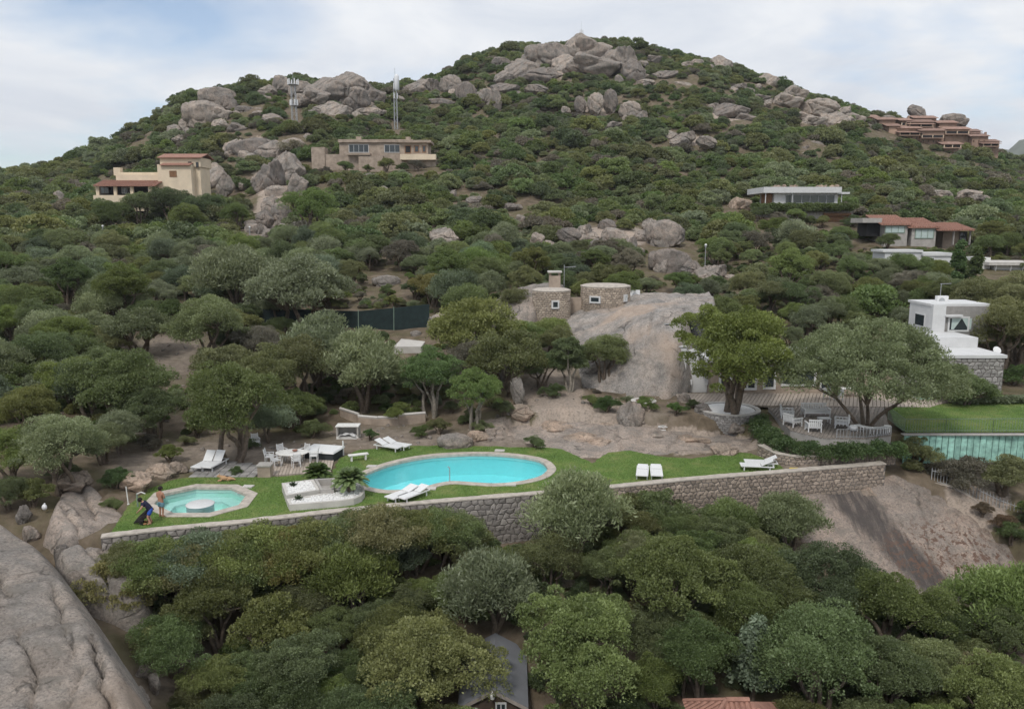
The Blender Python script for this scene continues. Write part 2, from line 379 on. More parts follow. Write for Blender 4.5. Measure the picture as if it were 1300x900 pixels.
# lawn
m = new_mat('lawn'); g = NT(m); p = g.pos()
c = g.ramp(g.noise(.45, 5, .62, p, .3), [(.28, (.072, .13, .03)), (.5, (.122, .19, .048)), (.72, (.215, .228, .085))])
c = g.mix(1.0, c, g.ramp(g.noise(8, 6, .7, p), [(.3, .62), (.7, 1.25)]), 'MULTIPLY')
c = g.mix(g.ramp(g.noise(1.1, 7, .7, p), [(.60, 0), (.70, .45)]), c, (.19, .17, .075, 1))
g.out(g.princ(c, .9, g.bump(g.noise(40, 4, .7, p), .7, .03), .1))
simple('white_paint', (.58, .58, .575), .6, .07, 1.2, .15, 8)
simple('white_plastic', (.70, .70, .695), .45, .03, 4)
simple('white_weathered', (.66, .65, .62), .8, .12, 2.5)
simple('white_pebble', (.74, .73, .71), .8, .16, 9, .9, 16)
simple('concrete', (.36, .34, .315), .9, .16, 1.5, .3, 12)
simple('concrete_pale', (.50, .475, .44), .9, .12, 1.2, .3, 12)
simple('coping', (.42, .375, .325), .85, .26, 2.5, .5, 6)
simple('pool_tile_blue', (.80, .985, .99), .5, .03, 2)
simple('pool_tile_mint', (.74, .96, .91), .5, .03, 2)
simple('pool_tile_pale', (.76, .86, .85), .5, .03, 2)
simple('cream_plaster', (.66, .55, .41), .9, .10, .5, .1, 5)
simple('rust_plaster', (.33, .225, .17), .9, .28, .35, .3, 4, objvar=.22)
simple('stone_house', (.34, .275, .22), .9, .28, .9, .6, 5)
simple('terracotta', (.29, .155, .115), .85, .28, 3.0, .3, 12)
simple('village_tile', (.26, .165, .13), .85, .3, 1.0, .3, 6, objvar=.2)
simple('wood_dark', (.075, .055, .042), .8, .25, 4)
simple('wood_grey', (.235, .205, .18), .85, .2, 3, objvar=.14)
simple('wood_deck', (.40, .34, .285), .85, .15, 3, objvar=.1)
simple('wood_brown', (.22, .12, .065), .7, .2, 3)
simple('metal_grey', (.38, .39, .40), .5, .1, 4, metal=.3)
simple('metal_white', (.66, .67, .68), .5, .06, 4)
simple('metal_green', (.19, .25, .20), .6, .1, 4)
simple('dark_netting', (.018, .030, .030), .95, .25, 2)
simple('roof_felt', (.17, .175, .19), .9, .12, .8, .2, 9)
simple('asphalt', (.10, .10, .105), .95, .15, 1.0, .3, 15)
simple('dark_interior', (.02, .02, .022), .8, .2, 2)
simple('curtain', (.42, .50, .48), .9, .1, 2)
simple('mortar', (.15, .136, .125), .95, .2, 4, .4, 20)
simple('stone', (.27, .245, .225), .92, .16, 3, .8, 14, objvar=.30)
simple('stone_warm', (.30, .245, .20), .92, .18, 3, .8, 14, objvar=.30)
simple('stone_tan', (.39, .325, .26), .92, .18, 3, .8, 14, objvar=.24)
simple('stone_grey', (.30, .285, .27), .92, .14, 3, .8, 14, objvar=.22)
simple('teal_boards', (.30, .52, .44), .75, .35, 2.6, objvar=.14)
simple('yellow_plastic', (.62, .47, .05), .6, .05)
simple('skin', (.44, .24, .17), .6, .06)
simple('skin_tan', (.36, .19, .125), .6, .06)
simple('hair', (.02, .016, .013), .8, .2, 20)
simple('cloth_navy', (.022, .022, .05), .9, .15, 6)
simple('cloth_blue', (.03, .085, .36), .85, .15, 6)
simple('cloth_teal', (.13, .24, .30), .85, .15, 6)
simple('dog_black', (.022, .019, .018), .85, .2, 8)
simple('dog_tan', (.36, .19, .09), .85, .2, 8)
simple('dog_fawn', (.45, .28, .155), .85, .2, 8)
simple('mountain_green', (.10, .11, .075), .95, .3, .012)
simple('tub_dark', (.035, .04, .045), .7, .1)
# glass: dark pane with a sky reflection; clear pane
m = new_mat('window_glass'); g = NT(m); g.out(g.princ((.03, .04, .045, 1), .06, None, .6))
m = new_mat('clear_glass'); g = NT(m)
t = g.n('ShaderNodeBsdfTransparent', {'Color': (.55, .58, .60, 1)}).outputs[0]
gl = g.n('ShaderNodeBsdfGlossy', {'Color': (1, 1, 1, 1), 'Roughness': .03}).outputs[0]
f = g.n('ShaderNodeFresnel', {'IOR': 1.5}).outputs[0]
g.out(g.n('ShaderNodeMixShader', {0: f, 1: t, 2: gl}).outputs[0])
def water(name, tint):
    m = new_mat(name); g = NT(m); p = g.pos()
    nr = g.bump(g.noise(1.7, 4, .6, p), .35, .06)
    t = g.n('ShaderNodeBsdfTransparent', {'Color': C3(tint)}).outputs[0]
    gl = g.n('ShaderNodeBsdfGlossy', {'Color': (1, 1, 1, 1), 'Roughness': .04, 'Normal': nr}).outputs[0]
    f = g.n('ShaderNodeFresnel', {'IOR': 1.33, 'Normal': nr}).outputs[0]
    g.out(g.n('ShaderNodeMixShader', {0: f, 1: t, 2: gl}).outputs[0])
water('water_big', (.50, .955, 1.0)); water('water_small', (.74, .97, .93))

# ------------------------------------------------------------------ mesh builder
class MB:
    def __init__(s): s.v = []; s.f = []
    def add(s, vs, fs):
        o = len(s.v); s.v += [tuple(map(float, q)) for q in vs]; s.f += [tuple(i + o for i in q) for q in fs]; return s
    def box(s, a, b):
        x0, y0, z0 = np.minimum(a, b); x1, y1, z1 = np.maximum(a, b)
        return s.add([(x0, y0, z0), (x1, y0, z0), (x1, y1, z0), (x0, y1, z0), (x0, y0, z1), (x1, y0, z1), (x1, y1, z1), (x0, y1, z1)],
                     [(0, 3, 2, 1), (4, 5, 6, 7), (0, 1, 5, 4), (1, 2, 6, 5), (2, 3, 7, 6), (3, 0, 4, 7)])
    def prism(s, poly, z0, z1, hole=None):
        P = [tuple(p[:2]) for p in poly]; n = len(P)
        area = sum(P[i][0] * P[(i+1) % n][1] - P[(i+1) % n][0] * P[i][1] for i in range(n))
        if area < 0: P = P[::-1]
        tris = tessellate_polygon([[Vector((x, y, 0)) for x, y in P]])
        vs = [(x, y, z0) for x, y in P] + [(x, y, z1) for x, y in P]
        fs = []
        for t in tris:
            a, b, c = [Vector((*P[i], 0)) for i in t]
            if (b - a).cross(c - a).z < 0: t = (t[0], t[2], t[1])
            fs.append(tuple(i + n for i in t)); fs.append((t[0], t[2], t[1]))
        fs += [(i, (i+1) % n, n + (i+1) % n, n + i) for i in range(n)]
        return s.add(vs, fs)
    def ring(s, outer, inner, z0, z1):       # same vertex count
        n = len(outer); O = [tuple(p[:2]) for p in outer]; I = [tuple(p[:2]) for p in inner]
        area = sum(O[i][0] * O[(i+1) % n][1] - O[(i+1) % n][0] * O[i][1] for i in range(n))
        if area < 0: O = O[::-1]; I = I[::-1]
        vs = [(x, y, z0) for x, y in O] + [(x, y, z0) for x, y in I] + [(x, y, z1) for x, y in O] + [(x, y, z1) for x, y in I]
        fs = []
        for i in range(n):
            j = (i+1) % n
            fs += [(2*n+i, 2*n+j, 3*n+j, 3*n+i), (i, j, 2*n+j, 2*n+i), (n+j, n+i, 3*n+i, 3*n+j), (j, i, n+i, n+j)]
        return s.add(vs, fs)
    def tube(s, pts, rad, n=6, cap=True):
        P = [Vector(p) for p in pts]; m = len(P)
        if not hasattr(rad, '__len__'): rad = [rad] * m
        vs = []; fs = []; ref = Vector((0.31, 0.17, 0.93))
        for i in range(m):
            d = (P[min(i+1, m-1)] - P[max(i-1, 0)])
            d = d.normalized() if d.length > 1e-9 else Vector((0, 0, 1))
            if abs(d.dot(ref)) > .97: ref = Vector((1, 0.1, 0))
            a = d.cross(ref).normalized(); b = d.cross(a)
            for k in range(n):
                t = 2 * math.pi * k / n; vs.append(P[i] + (a * math.cos(t) + b * math.sin(t)) * rad[i])
        for i in range(m - 1):
            for k in range(n):
                q = (k+1) % n; fs.append((i*n+k, i*n+q, (i+1)*n+q, (i+1)*n+k))
        if cap: fs.append(tuple(range(n))); fs.append(tuple((m-1)*n + k for k in range(n))[::-1])
        return s.add(vs, fs)
    def lathe(s, c, prof, n=16):
        vs = []; fs = []; m = len(prof)
        for r, z in prof:
            for k in range(n):
                t = 2 * math.pi * k / n; vs.append((c[0] + r * math.cos(t), c[1] + r * math.sin(t), c[2] + z))
        for i in range(m - 1):
            for k in range(n):
                q = (k+1) % n; fs.append((i*n+k, i*n+q, (i+1)*n+q, (i+1)*n+k))
        fs.append(tuple(range(n))[::-1]); fs.append(tuple((m-1)*n + k for k in range(n)))
        return s.add(vs, fs)
    def sphere(s, c, r, n=12, m=8, sc=(1, 1, 1)):
        prof = [(max(1e-4, r * math.sin(math.pi * i / m)), -r * math.cos(math.pi * i / m)) for i in range(m + 1)]
        b = MB().lathe((0, 0, 0), prof, n)
        return s.add([(c[0] + x * sc[0], c[1] + y * sc[1], c[2] + z * sc[2]) for x, y, z in b.v], b.f)
    def xform(s, M):
        s.v = [tuple(M @ Vector(q)) for q in s.v]; return s
    def build(s, name, mat, parent=None, smooth=False, local=False):
        me = bpy.data.meshes.new(name)
        o0 = Vector((0, 0, 0))
        if parent is not None and not local: o0 = world_of(parent)
        me.from_pydata([tuple(Vector(q) - o0) for q in s.v], [], s.f); me.update()
        if smooth: me.polygons.foreach_set('use_smooth', [True] * len(me.polygons))
        if mat: me.materials.append(MATS[mat] if isinstance(mat, str) else mat)
        o = bpy.data.objects.new(name, me); COL.objects.link(o)
        if parent is not None: o.parent = parent
        return o
def world_of(o):
    v = Vector((0, 0, 0))
    while o is not None: v = v + o.location; o = o.parent
    return v
def tag(o, label=None, cat=None, group=None, kind=None):
    if label: o['label'] = label
    if cat: o['category'] = cat; o['kind'] = 'thing'
    if group: o['group'] = group
    if kind: o['kind'] = kind
    return o
def thing(name, label, cat, loc=(0, 0, 0), group=None):
    o = bpy.data.objects.new(name, None); COL.objects.link(o); o.location = tuple(map(float, loc)); o.empty_display_size = .3
    return tag(o, label, cat, group)
def copy_tree(o, parent=None):
    c = o.copy(); COL.objects.link(c)
    if parent is not None: c.parent = parent
    for ch in CHILD.get(o.name, []) or list(o.children): copy_tree(ch, c)
    return c
CHILD = {}
def np_mesh(name, V, F, mat, tint=None, smooth=False):
    """fast mesh from numpy quads/tris of equal size"""
    me = bpy.data.meshes.new(name); nv = len(V); nf, k = F.shape
    me.vertices.add(nv); me.vertices.foreach_set('co', np.ascontiguousarray(V, np.float32).ravel())
    me.loops.add(nf * k); me.loops.foreach_set('vertex_index', np.ascontiguousarray(F, np.int32).ravel())
    me.polygons.add(nf); me.polygons.foreach_set('loop_start', np.arange(0, nf * k, k, dtype=np.int32))
    if smooth: me.polygons.foreach_set('use_smooth', np.ones(nf, bool))
    me.update(calc_edges=True)
    if tint is not None:
        a = me.attributes.new('tint', 'FLOAT', 'POINT'); a.data.foreach_set('value', np.ascontiguousarray(tint, np.float32))
    if mat: me.materials.append(MATS[mat])
    return me
def obj_of(name, me, parent=None, loc=None):
    o = bpy.data.objects.new(name, me); COL.objects.link(o)
    if parent is not None: o.parent = parent
    if loc is not None: o.location = tuple(map(float, loc))
    return o
def ell(px, py, cx, cy, rx, ry): return np.clip(1.6 - 1.6 * np.sqrt(((px - cx) / rx) ** 2 + ((py - cy) / ry) ** 2), 0, 1)
# ------------------------------------------------------------------ granite masses as surfaces through measured points
PATCHES = []
def hull2(P):
    P = sorted(map(tuple, P)); 
    def half(P):
        h = []
        for p in P:
            while len(h) >= 2 and (h[-1][0]-h[-2][0])*(p[1]-h[-2][1]) - (h[-1][1]-h[-2][1])*(p[0]-h[-2][0]) <= 0: h.pop()
            h.append(p)
        return h
    a = half(P); b = half(P[::-1]); return np.array(a[:-1] + b[:-1])
def rock_patch(name, label, ctrl, res, mat, amp=.25, margin=1.5, drop=2.2, c0=2.0, attr=None, creases=(), seed=1, cat='rock outcrop', poly=None, keep=True):
    W = np.array([aty(*c) if len(c) == 3 else np.array(c[1:]) for c in ctrl])
    A = np.sqrt(((W[:, None, :2] - W[None, :, :2]) ** 2).sum(-1) + c0 * c0)
    n = len(W); M = np.zeros((n + 3, n + 3)); M[:n, :n] = A; M[:n, n] = 1; M[:n, n+1:] = W[:, :2]; M[n, :n] = 1; M[n+1:, :n] = W[:, :2].T
    M[:n, :n] += np.eye(n) * -.02
    co = np.linalg.solve(M, np.concatenate([W[:, 2], [0, 0, 0]]))
    hl = hull2(W[:, :2]) if poly is None else np.array(poly)
    PATCHES.append(hl); FITS.append((W, co, c0, hl))
    lo, hi = hl.min(0) - margin, hl.max(0) + margin
    xs = np.arange(lo[0], hi[0] + res, res); ys = np.arange(lo[1], hi[1] + res, res); X, Y = np.meshgrid(xs, ys)
    x, y = X.ravel(), Y.ravel()
    ins = inside(hl, x, y); d = np.where(ins, 0, seg_dist(hl, x, y))
    Z = np.sqrt((x[:, None] - W[:, 0]) ** 2 + (y[:, None] - W[:, 1]) ** 2 + c0 * c0) @ co[:n] + co[n] + co[n+1] * x + co[n+2] * y
    Z = Z - drop * d ** 1.3 * 1.2
    Z += amp * (fbm(x, y, .35, seed) * .9 + fbm(x, y, 1.1, seed + 2) * .35 + fbm(x, y, 3.0, seed + 5) * .12)
    for (pts, w, dep) in creases:
        cp = np.array([np.asarray(p)[:2] for p in pts]); dd = seg_dist(cp, x + .25 * fbm(x, y, .8, 11), y + .25 * fbm(x, y, .8, 13), False)
        Z -= dep * np.exp(-(dd / w) ** 2)
    keepv = d < margin; ny_, nx_ = X.shape
    id_ = np.arange(nx_ * ny_).reshape(ny_, nx_)
    F = np.stack([id_[:-1, :-1], id_[:-1, 1:], id_[1:, 1:], id_[1:, :-1]], -1).reshape(-1, 4)
    F = F[keepv[F].all(1)]
    used = np.unique(F); mp = -np.ones(nx_ * ny_, int); mp[used] = np.arange(len(used))
    V = np.stack([x, y, Z], -1)[used]; org = V.mean(0); org[2] = V[:, 2].min()
    me = np_mesh(name, V - org, mp[F], mat, smooth=True)
    if attr:
        for k, fn in attr.items():
            px, py = proj(V[:, 0], V[:, 1], V[:, 2]); a = me.attributes.new(k, 'FLOAT', 'POINT'); a.data.foreach_set('value', fn(px, py).astype(np.float32))
    o = obj_of(name, me, loc=org); tag(o, label, cat)
    return o
W2 = lambda px, py, Y: aty(px, py, Y)
big_rock = rock_patch('granite_outcrop', 'huge smooth grey granite dome in the foreground with long cracks and a pink patch',
  [(-120, 690, 37), (-120, 800, 28), (-120, 930, 23), (0, 668, 39), (0, 720, 34), (0, 800, 29), (0, 900, 25), (0, 960, 22), (38, 690, 37.5), (70, 735, 33.5), (62, 800, 29.4),
   (70, 900, 25.2), (70, 960, 22.5), (95, 780, 30.8), (118, 808, 29.4), (140, 845, 27.8), (160, 890, 26.2), (172, 935, 24.6), (-60, 650, 41)],
  .14, 'granite_pale', .22, 3.0, 1.3, 1.5, seed=3,
  creases=[([W2(115, 810, 29.5), W2(128, 850, 27.5), W2(140, 905, 25.7), W2(146, 940, 24.8)], .08, .8), ([W2(62, 735, 33), W2(76, 760, 31.5), W2(78, 785, 30)], .09, .35),
           ([W2(105, 850, 27.6), W2(90, 900, 25.6)], .09, .35), ([W2(-10, 725, 34), W2(12, 760, 31.5)], .12, .3), ([W2(84, 800, 29.6), W2(92, 840, 28)], .06, .3), ([W2(0, 745, 32.5), W2(40, 742, 33), W2(66, 733, 33.4)], .07, .35), ([W2(30, 800, 29.3), W2(44, 850, 27.2), W2(40, 905, 25)], .06, .4)])
big_rock.color = (.84, .82, .795, 1)
rock_patch('granite_outcrop', 'rounded pinkish granite hump beside the left end of the pool lawn',
  [(70, 655, 41), (80, 625, 45.5), (105, 612, 47.5), (130, 632, 46), (150, 648, 45), (168, 664, 43.2), (140, 672, 42), (110, 672, 41), (88, 680, 40), (120, 640, 45), (100, 640, 44)],
  .12, 'granite_pink', .22, 1.3, 2.2, 1.0, seed=8, creases=[([W2(70, 640, 43), W2(85, 650, 42.5), W2(105, 690, 40)], .1, .35), ([W2(100, 618, 46.8), W2(118, 650, 44.5), W2(124, 668, 42.5)], .12, .3)])
rock_patch('granite_outcrop', 'broken granite ledge under the left end of the long retaining wall',
  [(78, 700, 38.6), (100, 690, 39.4), (128, 692, 39.8), (160, 700, 39.6), (120, 720, 38), (150, 728, 37.6), (90, 722, 37.5), (170, 735, 37.2)],
  .12, 'granite', .3, 1.4, 2.5, 1.0, seed=18, creases=[([W2(130, 690, 39.8), W2(134, 730, 37)], .1, .6), ([W2(105, 690, 39.5), W2(150, 722, 37.8)], .08, .35)])
rock_patch('granite_slab', 'sloping pink granite slab behind the lawn tongue between the two pairs of loungers',
  [(640, 556, 60.4), (700, 572, 57), (752, 590, 54.4), (730, 560, 59), (690, 540, 62.5), (740, 535, 63), (780, 560, 59), (770, 575, 56.8), (800, 545, 61.2), (840, 545, 61.2),
   (830, 570, 57.6), (880, 578, 56.4), (900, 555, 59.8), (930, 568, 58), (950, 572, 57.2), (960, 556, 59.6), (860, 550, 60.6), (640, 540, 62.6)],
  .16, 'granite_pink', .16, 1.0, 1.4, 1.2, seed=5, creases=[([W2(783, 545, 61), W2(790, 580, 57)], .12, .3), ([W2(650, 560, 60), W2(720, 552, 60)], .1, .2), ([W2(868, 548, 60.5), W2(842, 580, 57)], .1, .22)])
rock_patch('granite_slab', 'long weathered granite slope with black water streaks below the spiked metal fence',
  [(1015, 625, 51), (1060, 620, 51.6), (1110, 612, 52.2), (1135, 605, 53.4), (1180, 622, 52.4), (1230, 655, 50.6), (1290, 700, 48.6), (1020, 690, 47.6), (1100, 700, 47.2), (1180, 680, 48.6), (1130, 650, 50),
   (1150, 750, 44.6), (1230, 745, 45.6), (1310, 760, 45.4), (1240, 700, 47.8), (1090, 760, 43.8), (1190, 790, 42.6), (1330, 800, 43.2)],
  .14, 'granite_slab', .26, 1.5, 1.5, 1.6, seed=9, creases=[([W2(1140, 612, 53), W2(1220, 680, 49), W2(1300, 730, 47)], .12, .3), ([W2(1100, 640, 50.6), W2(1150, 690, 48), W2(1200, 745, 45)], .1, .2), ([W2(1060, 640, 50.4), W2(1110, 700, 47.4)], .12, .15)],
  attr={'streak': lambda px, py: np.clip(1.5 - np.abs((px - 1040) - (py - 625) * 1.0 - 30) / 34, 0, 1),
        'rust': lambda px, py: ell(px, py, 1195, 700, 90, 52) * 1.4 + ell(px, py, 1270, 712, 30, 20)})
# the big dome the house leans on
rock_patch('granite_dome', 'great rounded granite dome beside the glass screens, forming part of the stone house',
  [(745, 506, 69.5), (800, 508, 68.2), (846, 505, 67.6), (762, 470, 71.5), (800, 465, 69.8), (842, 455, 69.2), (775, 435, 74.5), (810, 425, 72.2), (842, 415, 71.2), (842, 398, 74),
   (800, 400, 77.5), (760, 410, 80), (720, 424, 80), (700, 412, 84), (760, 392, 85), (820, 384, 84), (870, 388, 80.5), (906, 392, 80), (905, 378, 88), (860, 374, 92), (820, 373, 94), (780, 384, 92), (720, 398, 92), (900, 373, 95)],
  .18, 'granite_pale', .42, 1.2, 3.0, 1.5, seed=12, creases=[([W2(815, 500, 68.3), W2(822, 440, 71.4), W2(830, 400, 76)], .12, .4), ([W2(780, 500, 69), W2(792, 450, 72), W2(800, 425, 74)], .1, .35), ([W2(720, 412, 84), W2(790, 386, 88), W2(860, 380, 88)], .15, .4), ([W2(740, 420, 80), W2(800, 393, 82), W2(880, 380, 87)], .2, .35), ([W2(760, 460, 73), W2(800, 420, 75)], .1, .2)], poly=None)
# ------------------------------------------------------------------ terrain mesh
def spaced(lo, hi, near_lo, near_hi, d, growth, dmax):
    a = list(np.arange(near_lo, near_hi, d)); s = d; x = a[-1]
    while x < hi: s = min(s * growth, dmax(x)); x += s; a.append(x)
    s = d; x = a[0]; b = []
    while x > lo: s = min(s * growth, dmax(x)); x -= s; b.append(x)
    return np.array(b[::-1] + a)
far_d = lambda x: 5 if abs(x) < 480 else 400
XS = spaced(-3600, 3600, -60, 62, .75, 1.05, far_d)
YS = spaced(-600, 3600, 18, 100, .7, 1.04, far_d)
GX, GY = np.meshgrid(XS, YS)
GZ = height(GX.ravel(), GY.ravel()).reshape(GX.shape)
# natural unevenness away from built ground
amp = np.clip((seg_dist(LAWN, GX.ravel(), GY.ravel()).reshape(GX.shape) - 1.5) / 6, 0, 1) * ~inside(LAWN, GX.ravel(), GY.ravel()).reshape(GX.shape)
amp *= ~inside(offset_poly(TERRACE, .8), GX.ravel(), GY.ravel()).reshape(GX.shape)
near = (np.abs(GX) < 520) & (GY < 520) & (GY > 0)
nz = np.zeros(GX.shape); nz[near] = fbm(GX[near], GY[near], .17, 3) * .35 + fbm(GX[near], GY[near], .035, 9) * np.clip((GY[near] - 110) / 80, 0, 1) * 4.0
GZ = GZ + nz * amp
PXg, PYg = proj(GX, GY, GZ)
nx, ny = len(XS), len(YS)
idx = np.arange(nx * ny).reshape(ny, nx)
F = np.stack([idx[:-1, :-1], idx[:-1, 1:], idx[1:, 1:], idx[1:, :-1]], -1).reshape(-1, 4)
me = np_mesh('ground', np.stack([GX, GY, GZ], -1).reshape(-1, 3), F, 'ground', smooth=True)
ROCKY = [(720, 555, 75, 30), (640, 545, 60, 22), (800, 560, 90, 26), (700, 500, 60, 40), (880, 560, 70, 24), (760, 520, 60, 20), (940, 560, 50, 20),
         (350, 225, 70, 70), (340, 270, 40, 50), (735, 85, 90, 40), (430, 120, 70, 30), (270, 130, 45, 30), (780, 300, 120, 30), (610, 120, 70, 25),
         (1030, 145, 70, 30), (925, 145, 60, 20), (880, 178, 50, 18), (770, 140, 50, 25), (1180, 242, 80, 14), (330, 185, 60, 25), (1100, 610, 40, 20), (1240, 640, 60, 60)]
ROCKY = [(a, b, c * (.62 if b < 310 else 1), d * (.62 if b < 310 else 1)) for a, b, c, d in ROCKY]
SANDY = [(215, 450, 70, 48), (300, 575, 170, 28), (500, 555, 130, 22), (700, 470, 60, 60), (640, 560, 60, 16), (1040, 585, 130, 16), (620, 470, 60, 30),
         (350, 290, 60, 40), (180, 590, 70, 26), (235, 850, 70, 60), (1000, 560, 60, 30), (810, 530, 60, 20)]
rk = np.zeros(GX.shape); sd = np.zeros(GX.shape)
vis = GY > 15
for e in ROCKY: rk = np.maximum(rk, ell(PXg, PYg, *e))
for e in SANDY: sd = np.maximum(sd, ell(PXg, PYg, *e))
rk = np.where(vis, rk, 0); sd = np.where(vis, sd * .8, 0)
for nme, arr in (('rock', rk), ('sand', sd)):
    a = me.attributes.new(nme, 'FLOAT', 'POINT'); a.data.foreach_set('value', arr.astype(np.float32).ravel())
ground = obj_of('ground', me); tag(ground, kind='structure')
def ground_z(X, Y):     # the uneven mesh surface, bilinear
    i = np.clip(np.searchsorted(XS, X) - 1, 0, nx - 2); j = np.clip(np.searchsorted(YS, Y) - 1, 0, ny - 2)
    a = (X - XS[i]) / (XS[i+1] - XS[i]); b = (Y - YS[j]) / (YS[j+1] - YS[j])
    return (GZ[j, i] * (1-a) * (1-b) + GZ[j, i+1] * a * (1-b) + GZ[j+1, i] * (1-a) * b + GZ[j+1, i+1] * a * b)

# far mountain
def far_mountain(px, py, w, Y, name):
    c = aty(px, py, Y); h = c[2] + 8; rad = w * Y / FPX
    n = 56; xs = np.linspace(-1.5, 1.5, n); X, Yy = np.meshgrid(xs, xs)
    r = np.hypot(X, Yy); Z = np.clip(1 - r / 1.3, 0, 1) ** 1.1
    nn = fbm(X.ravel(), Yy.ravel(), 2.0, 5).reshape(X.shape) + .5 * fbm(X.ravel(), Yy.ravel(), 6.0, 6).reshape(X.shape)
    Z = (Z * (1 + .28 * nn)) * h - 8
    ii = np.arange(n * n).reshape(n, n); F = np.stack([ii[:-1, :-1], ii[:-1, 1:], ii[1:, 1:], ii[1:, :-1]], -1).reshape(-1, 4)
    me = np_mesh(name, np.stack([X * rad + c[0], Yy * rad + Y, Z], -1).reshape(-1, 3), F, 'mountain_green', smooth=True)
    tag(obj_of(name, me), kind='structure')
far_mountain(1345, 150, 210, 2700, 'hill')

# ------------------------------------------------------------------ lawn, pools
def sheet(name, outer, holes, z, mat, kind='structure'):
    loops = [outer] + holes; P = [p for l in loops for p in l]
    tris = tessellate_polygon([[Vector((p[0], p[1], 0)) for p in l] for l in loops])
    b = MB(); fs = []
    for t in tris:
        a, bb, c = [Vector((P[i][0], P[i][1], 0)) for i in t]
        if (bb - a).cross(c - a).z < 0: t = (t[0], t[2], t[1])
        fs.append(tuple(t))
    b.add([(p[0], p[1], z) for p in P], fs); return tag(b.build(name, mat), kind=kind)
BIG_OUT = offset_poly(BIGPOOL, .52)
lawn_edge = []
for i in range(len(LAWN)):
    a, b = LAWN[i], LAWN[(i+1) % len(LAWN)]; m = max(1, int(np.linalg.norm(b - a) / .5)); back = i >= len(WALL) - 2
    for k in range(m):
        q = a + (b - a) * k / m
        if back: q = q + rng.normal(0, .07, 2)
        lawn_edge.append(q)
lawn_edge = np.array(lawn_edge)
sheet('lawn', lawn_edge + np.array([0, .12]), [list(offset_poly(BIG_OUT, -.05)), list(offset_poly(OCT_OUT, -.05))], 0.03, 'lawn')
def grass(name, poly, holes, z, n, label):
    lo, hi = poly.min(0), poly.max(0)
    q = rng.uniform(lo, hi, (n, 2)); ok = inside(poly, q[:, 0], q[:, 1])
    for h in holes: ok &= ~inside(h, q[:, 0], q[:, 1])
    q = q[ok]; n = len(q); h = rng.uniform(.03, .085, n); w = rng.uniform(.012, .03, n); a = rng.uniform(0, 6.28, n)
    V = np.zeros((n, 3, 3)); dx = np.stack([np.cos(a), np.sin(a)], -1) * w[:, None]
    V[:, 0, :2] = q - dx; V[:, 1, :2] = q + dx; V[:, 2, :2] = q + rng.normal(0, .03, (n, 2)); V[:, :2, 2] = z - .005; V[:, 2, 2] = z + h
    me = np_mesh(name, V.reshape(-1, 3), np.arange(n * 3).reshape(n, 3), 'leaf_grass', np.repeat(rng.uniform(0, 1, n), 3))
    tag(obj_of(name, me), label, 'grass', kind='stuff')
grass('grass', lawn_edge, [offset_poly(BIG_OUT, .05), offset_poly(OCT_OUT, .05)], .03, 90000, 'short mown grass blades of the pool lawn')

def pool(name, label, outl, copo, tile, pale, wmat, depth, step):
    c = outl.mean(0); t = thing(name, label, 'swimming pool', (c[0], c[1], 0))
    MB().ring(copo, offset_poly(outl, -.06), -.10, .07).build('coping', 'coping', t)
    b = MB(); n = len(outl); O = outl if np.sum(outl[:, 0] * np.roll(outl[:, 1], -1) - np.roll(outl[:, 0], -1) * outl[:, 1]) > 0 else outl[::-1]
    inn = offset_poly(O, -step) if step else O
    top = offset_poly(O, .02)
    vs = [(x, y, -.02) for x, y in top] + [(x, y, -.75) for x, y in O] + [(x, y, -.75) for x, y in inn] + [(x, y, -depth) for x, y in offset_poly(inn, -.05)]
    fs = []
    for k in range(3):
        fs += [(k*n + (i+1) % n, k*n + i, (k+1)*n + i, (k+1)*n + (i+1) % n) for i in range(n)]
    tri = tessellate_polygon([[Vector((x, y, 0)) for x, y in offset_poly(inn, -.05)]])
    bo = b.add(vs, fs + [tuple(3*n + i for i in q) for q in tri]).build('basin', tile, t)
    if pale:
        r = MB().ring(offset_poly(O, .015), offset_poly(O, -.02), -.32, -.021); r.build('rim', pale, t)
        if step:
            MB().ring(offset_poly(O, -.01), offset_poly(inn, .02), -.747, -.60).build('step', pale, t)
    w = MB(); w.add([(x, y, -.10) for x, y in offset_poly(O, .005)], [tuple(q) for q in tessellate_polygon([[Vector((x, y, 0)) for x, y in O]])])
    wo_ = w.build('water', wmat, t)
    return t
bigp = pool('kidney_shaped_pool', 'large kidney shaped swimming pool of bright turquoise water with pale stone coping', BIGPOOL, BIG_OUT, 'pool_tile_blue', 'pool_tile_pale', 'water_big', 1.5, 0)
octp = pool('octagonal_pool', 'small octagonal pool of mint green water with a white round plate in the middle', OCT, OCT_OUT, 'pool_tile_mint', 'pool_tile_pale', 'water_small', 1.1, .85)
c = atz(254, 638.5, -.05)
MB().lathe((c[0], c[1], -1.1), [(.79, 0), (.79, .93), (.80, .96), (.84, .99), (.80, 1.02), (.2, 1.035)], 28).build('island_plate', 'white_paint', octp, True)
for q, r in (((304, 624), (306, 643)),):
    for s_ in (q, r):
        p = atz(*s_); MB().lathe((p[0], p[1], -.095), [(.16, 0), (.16, .02), (.10, .025)], 10).build('skimmer', 'metal_grey', octp)
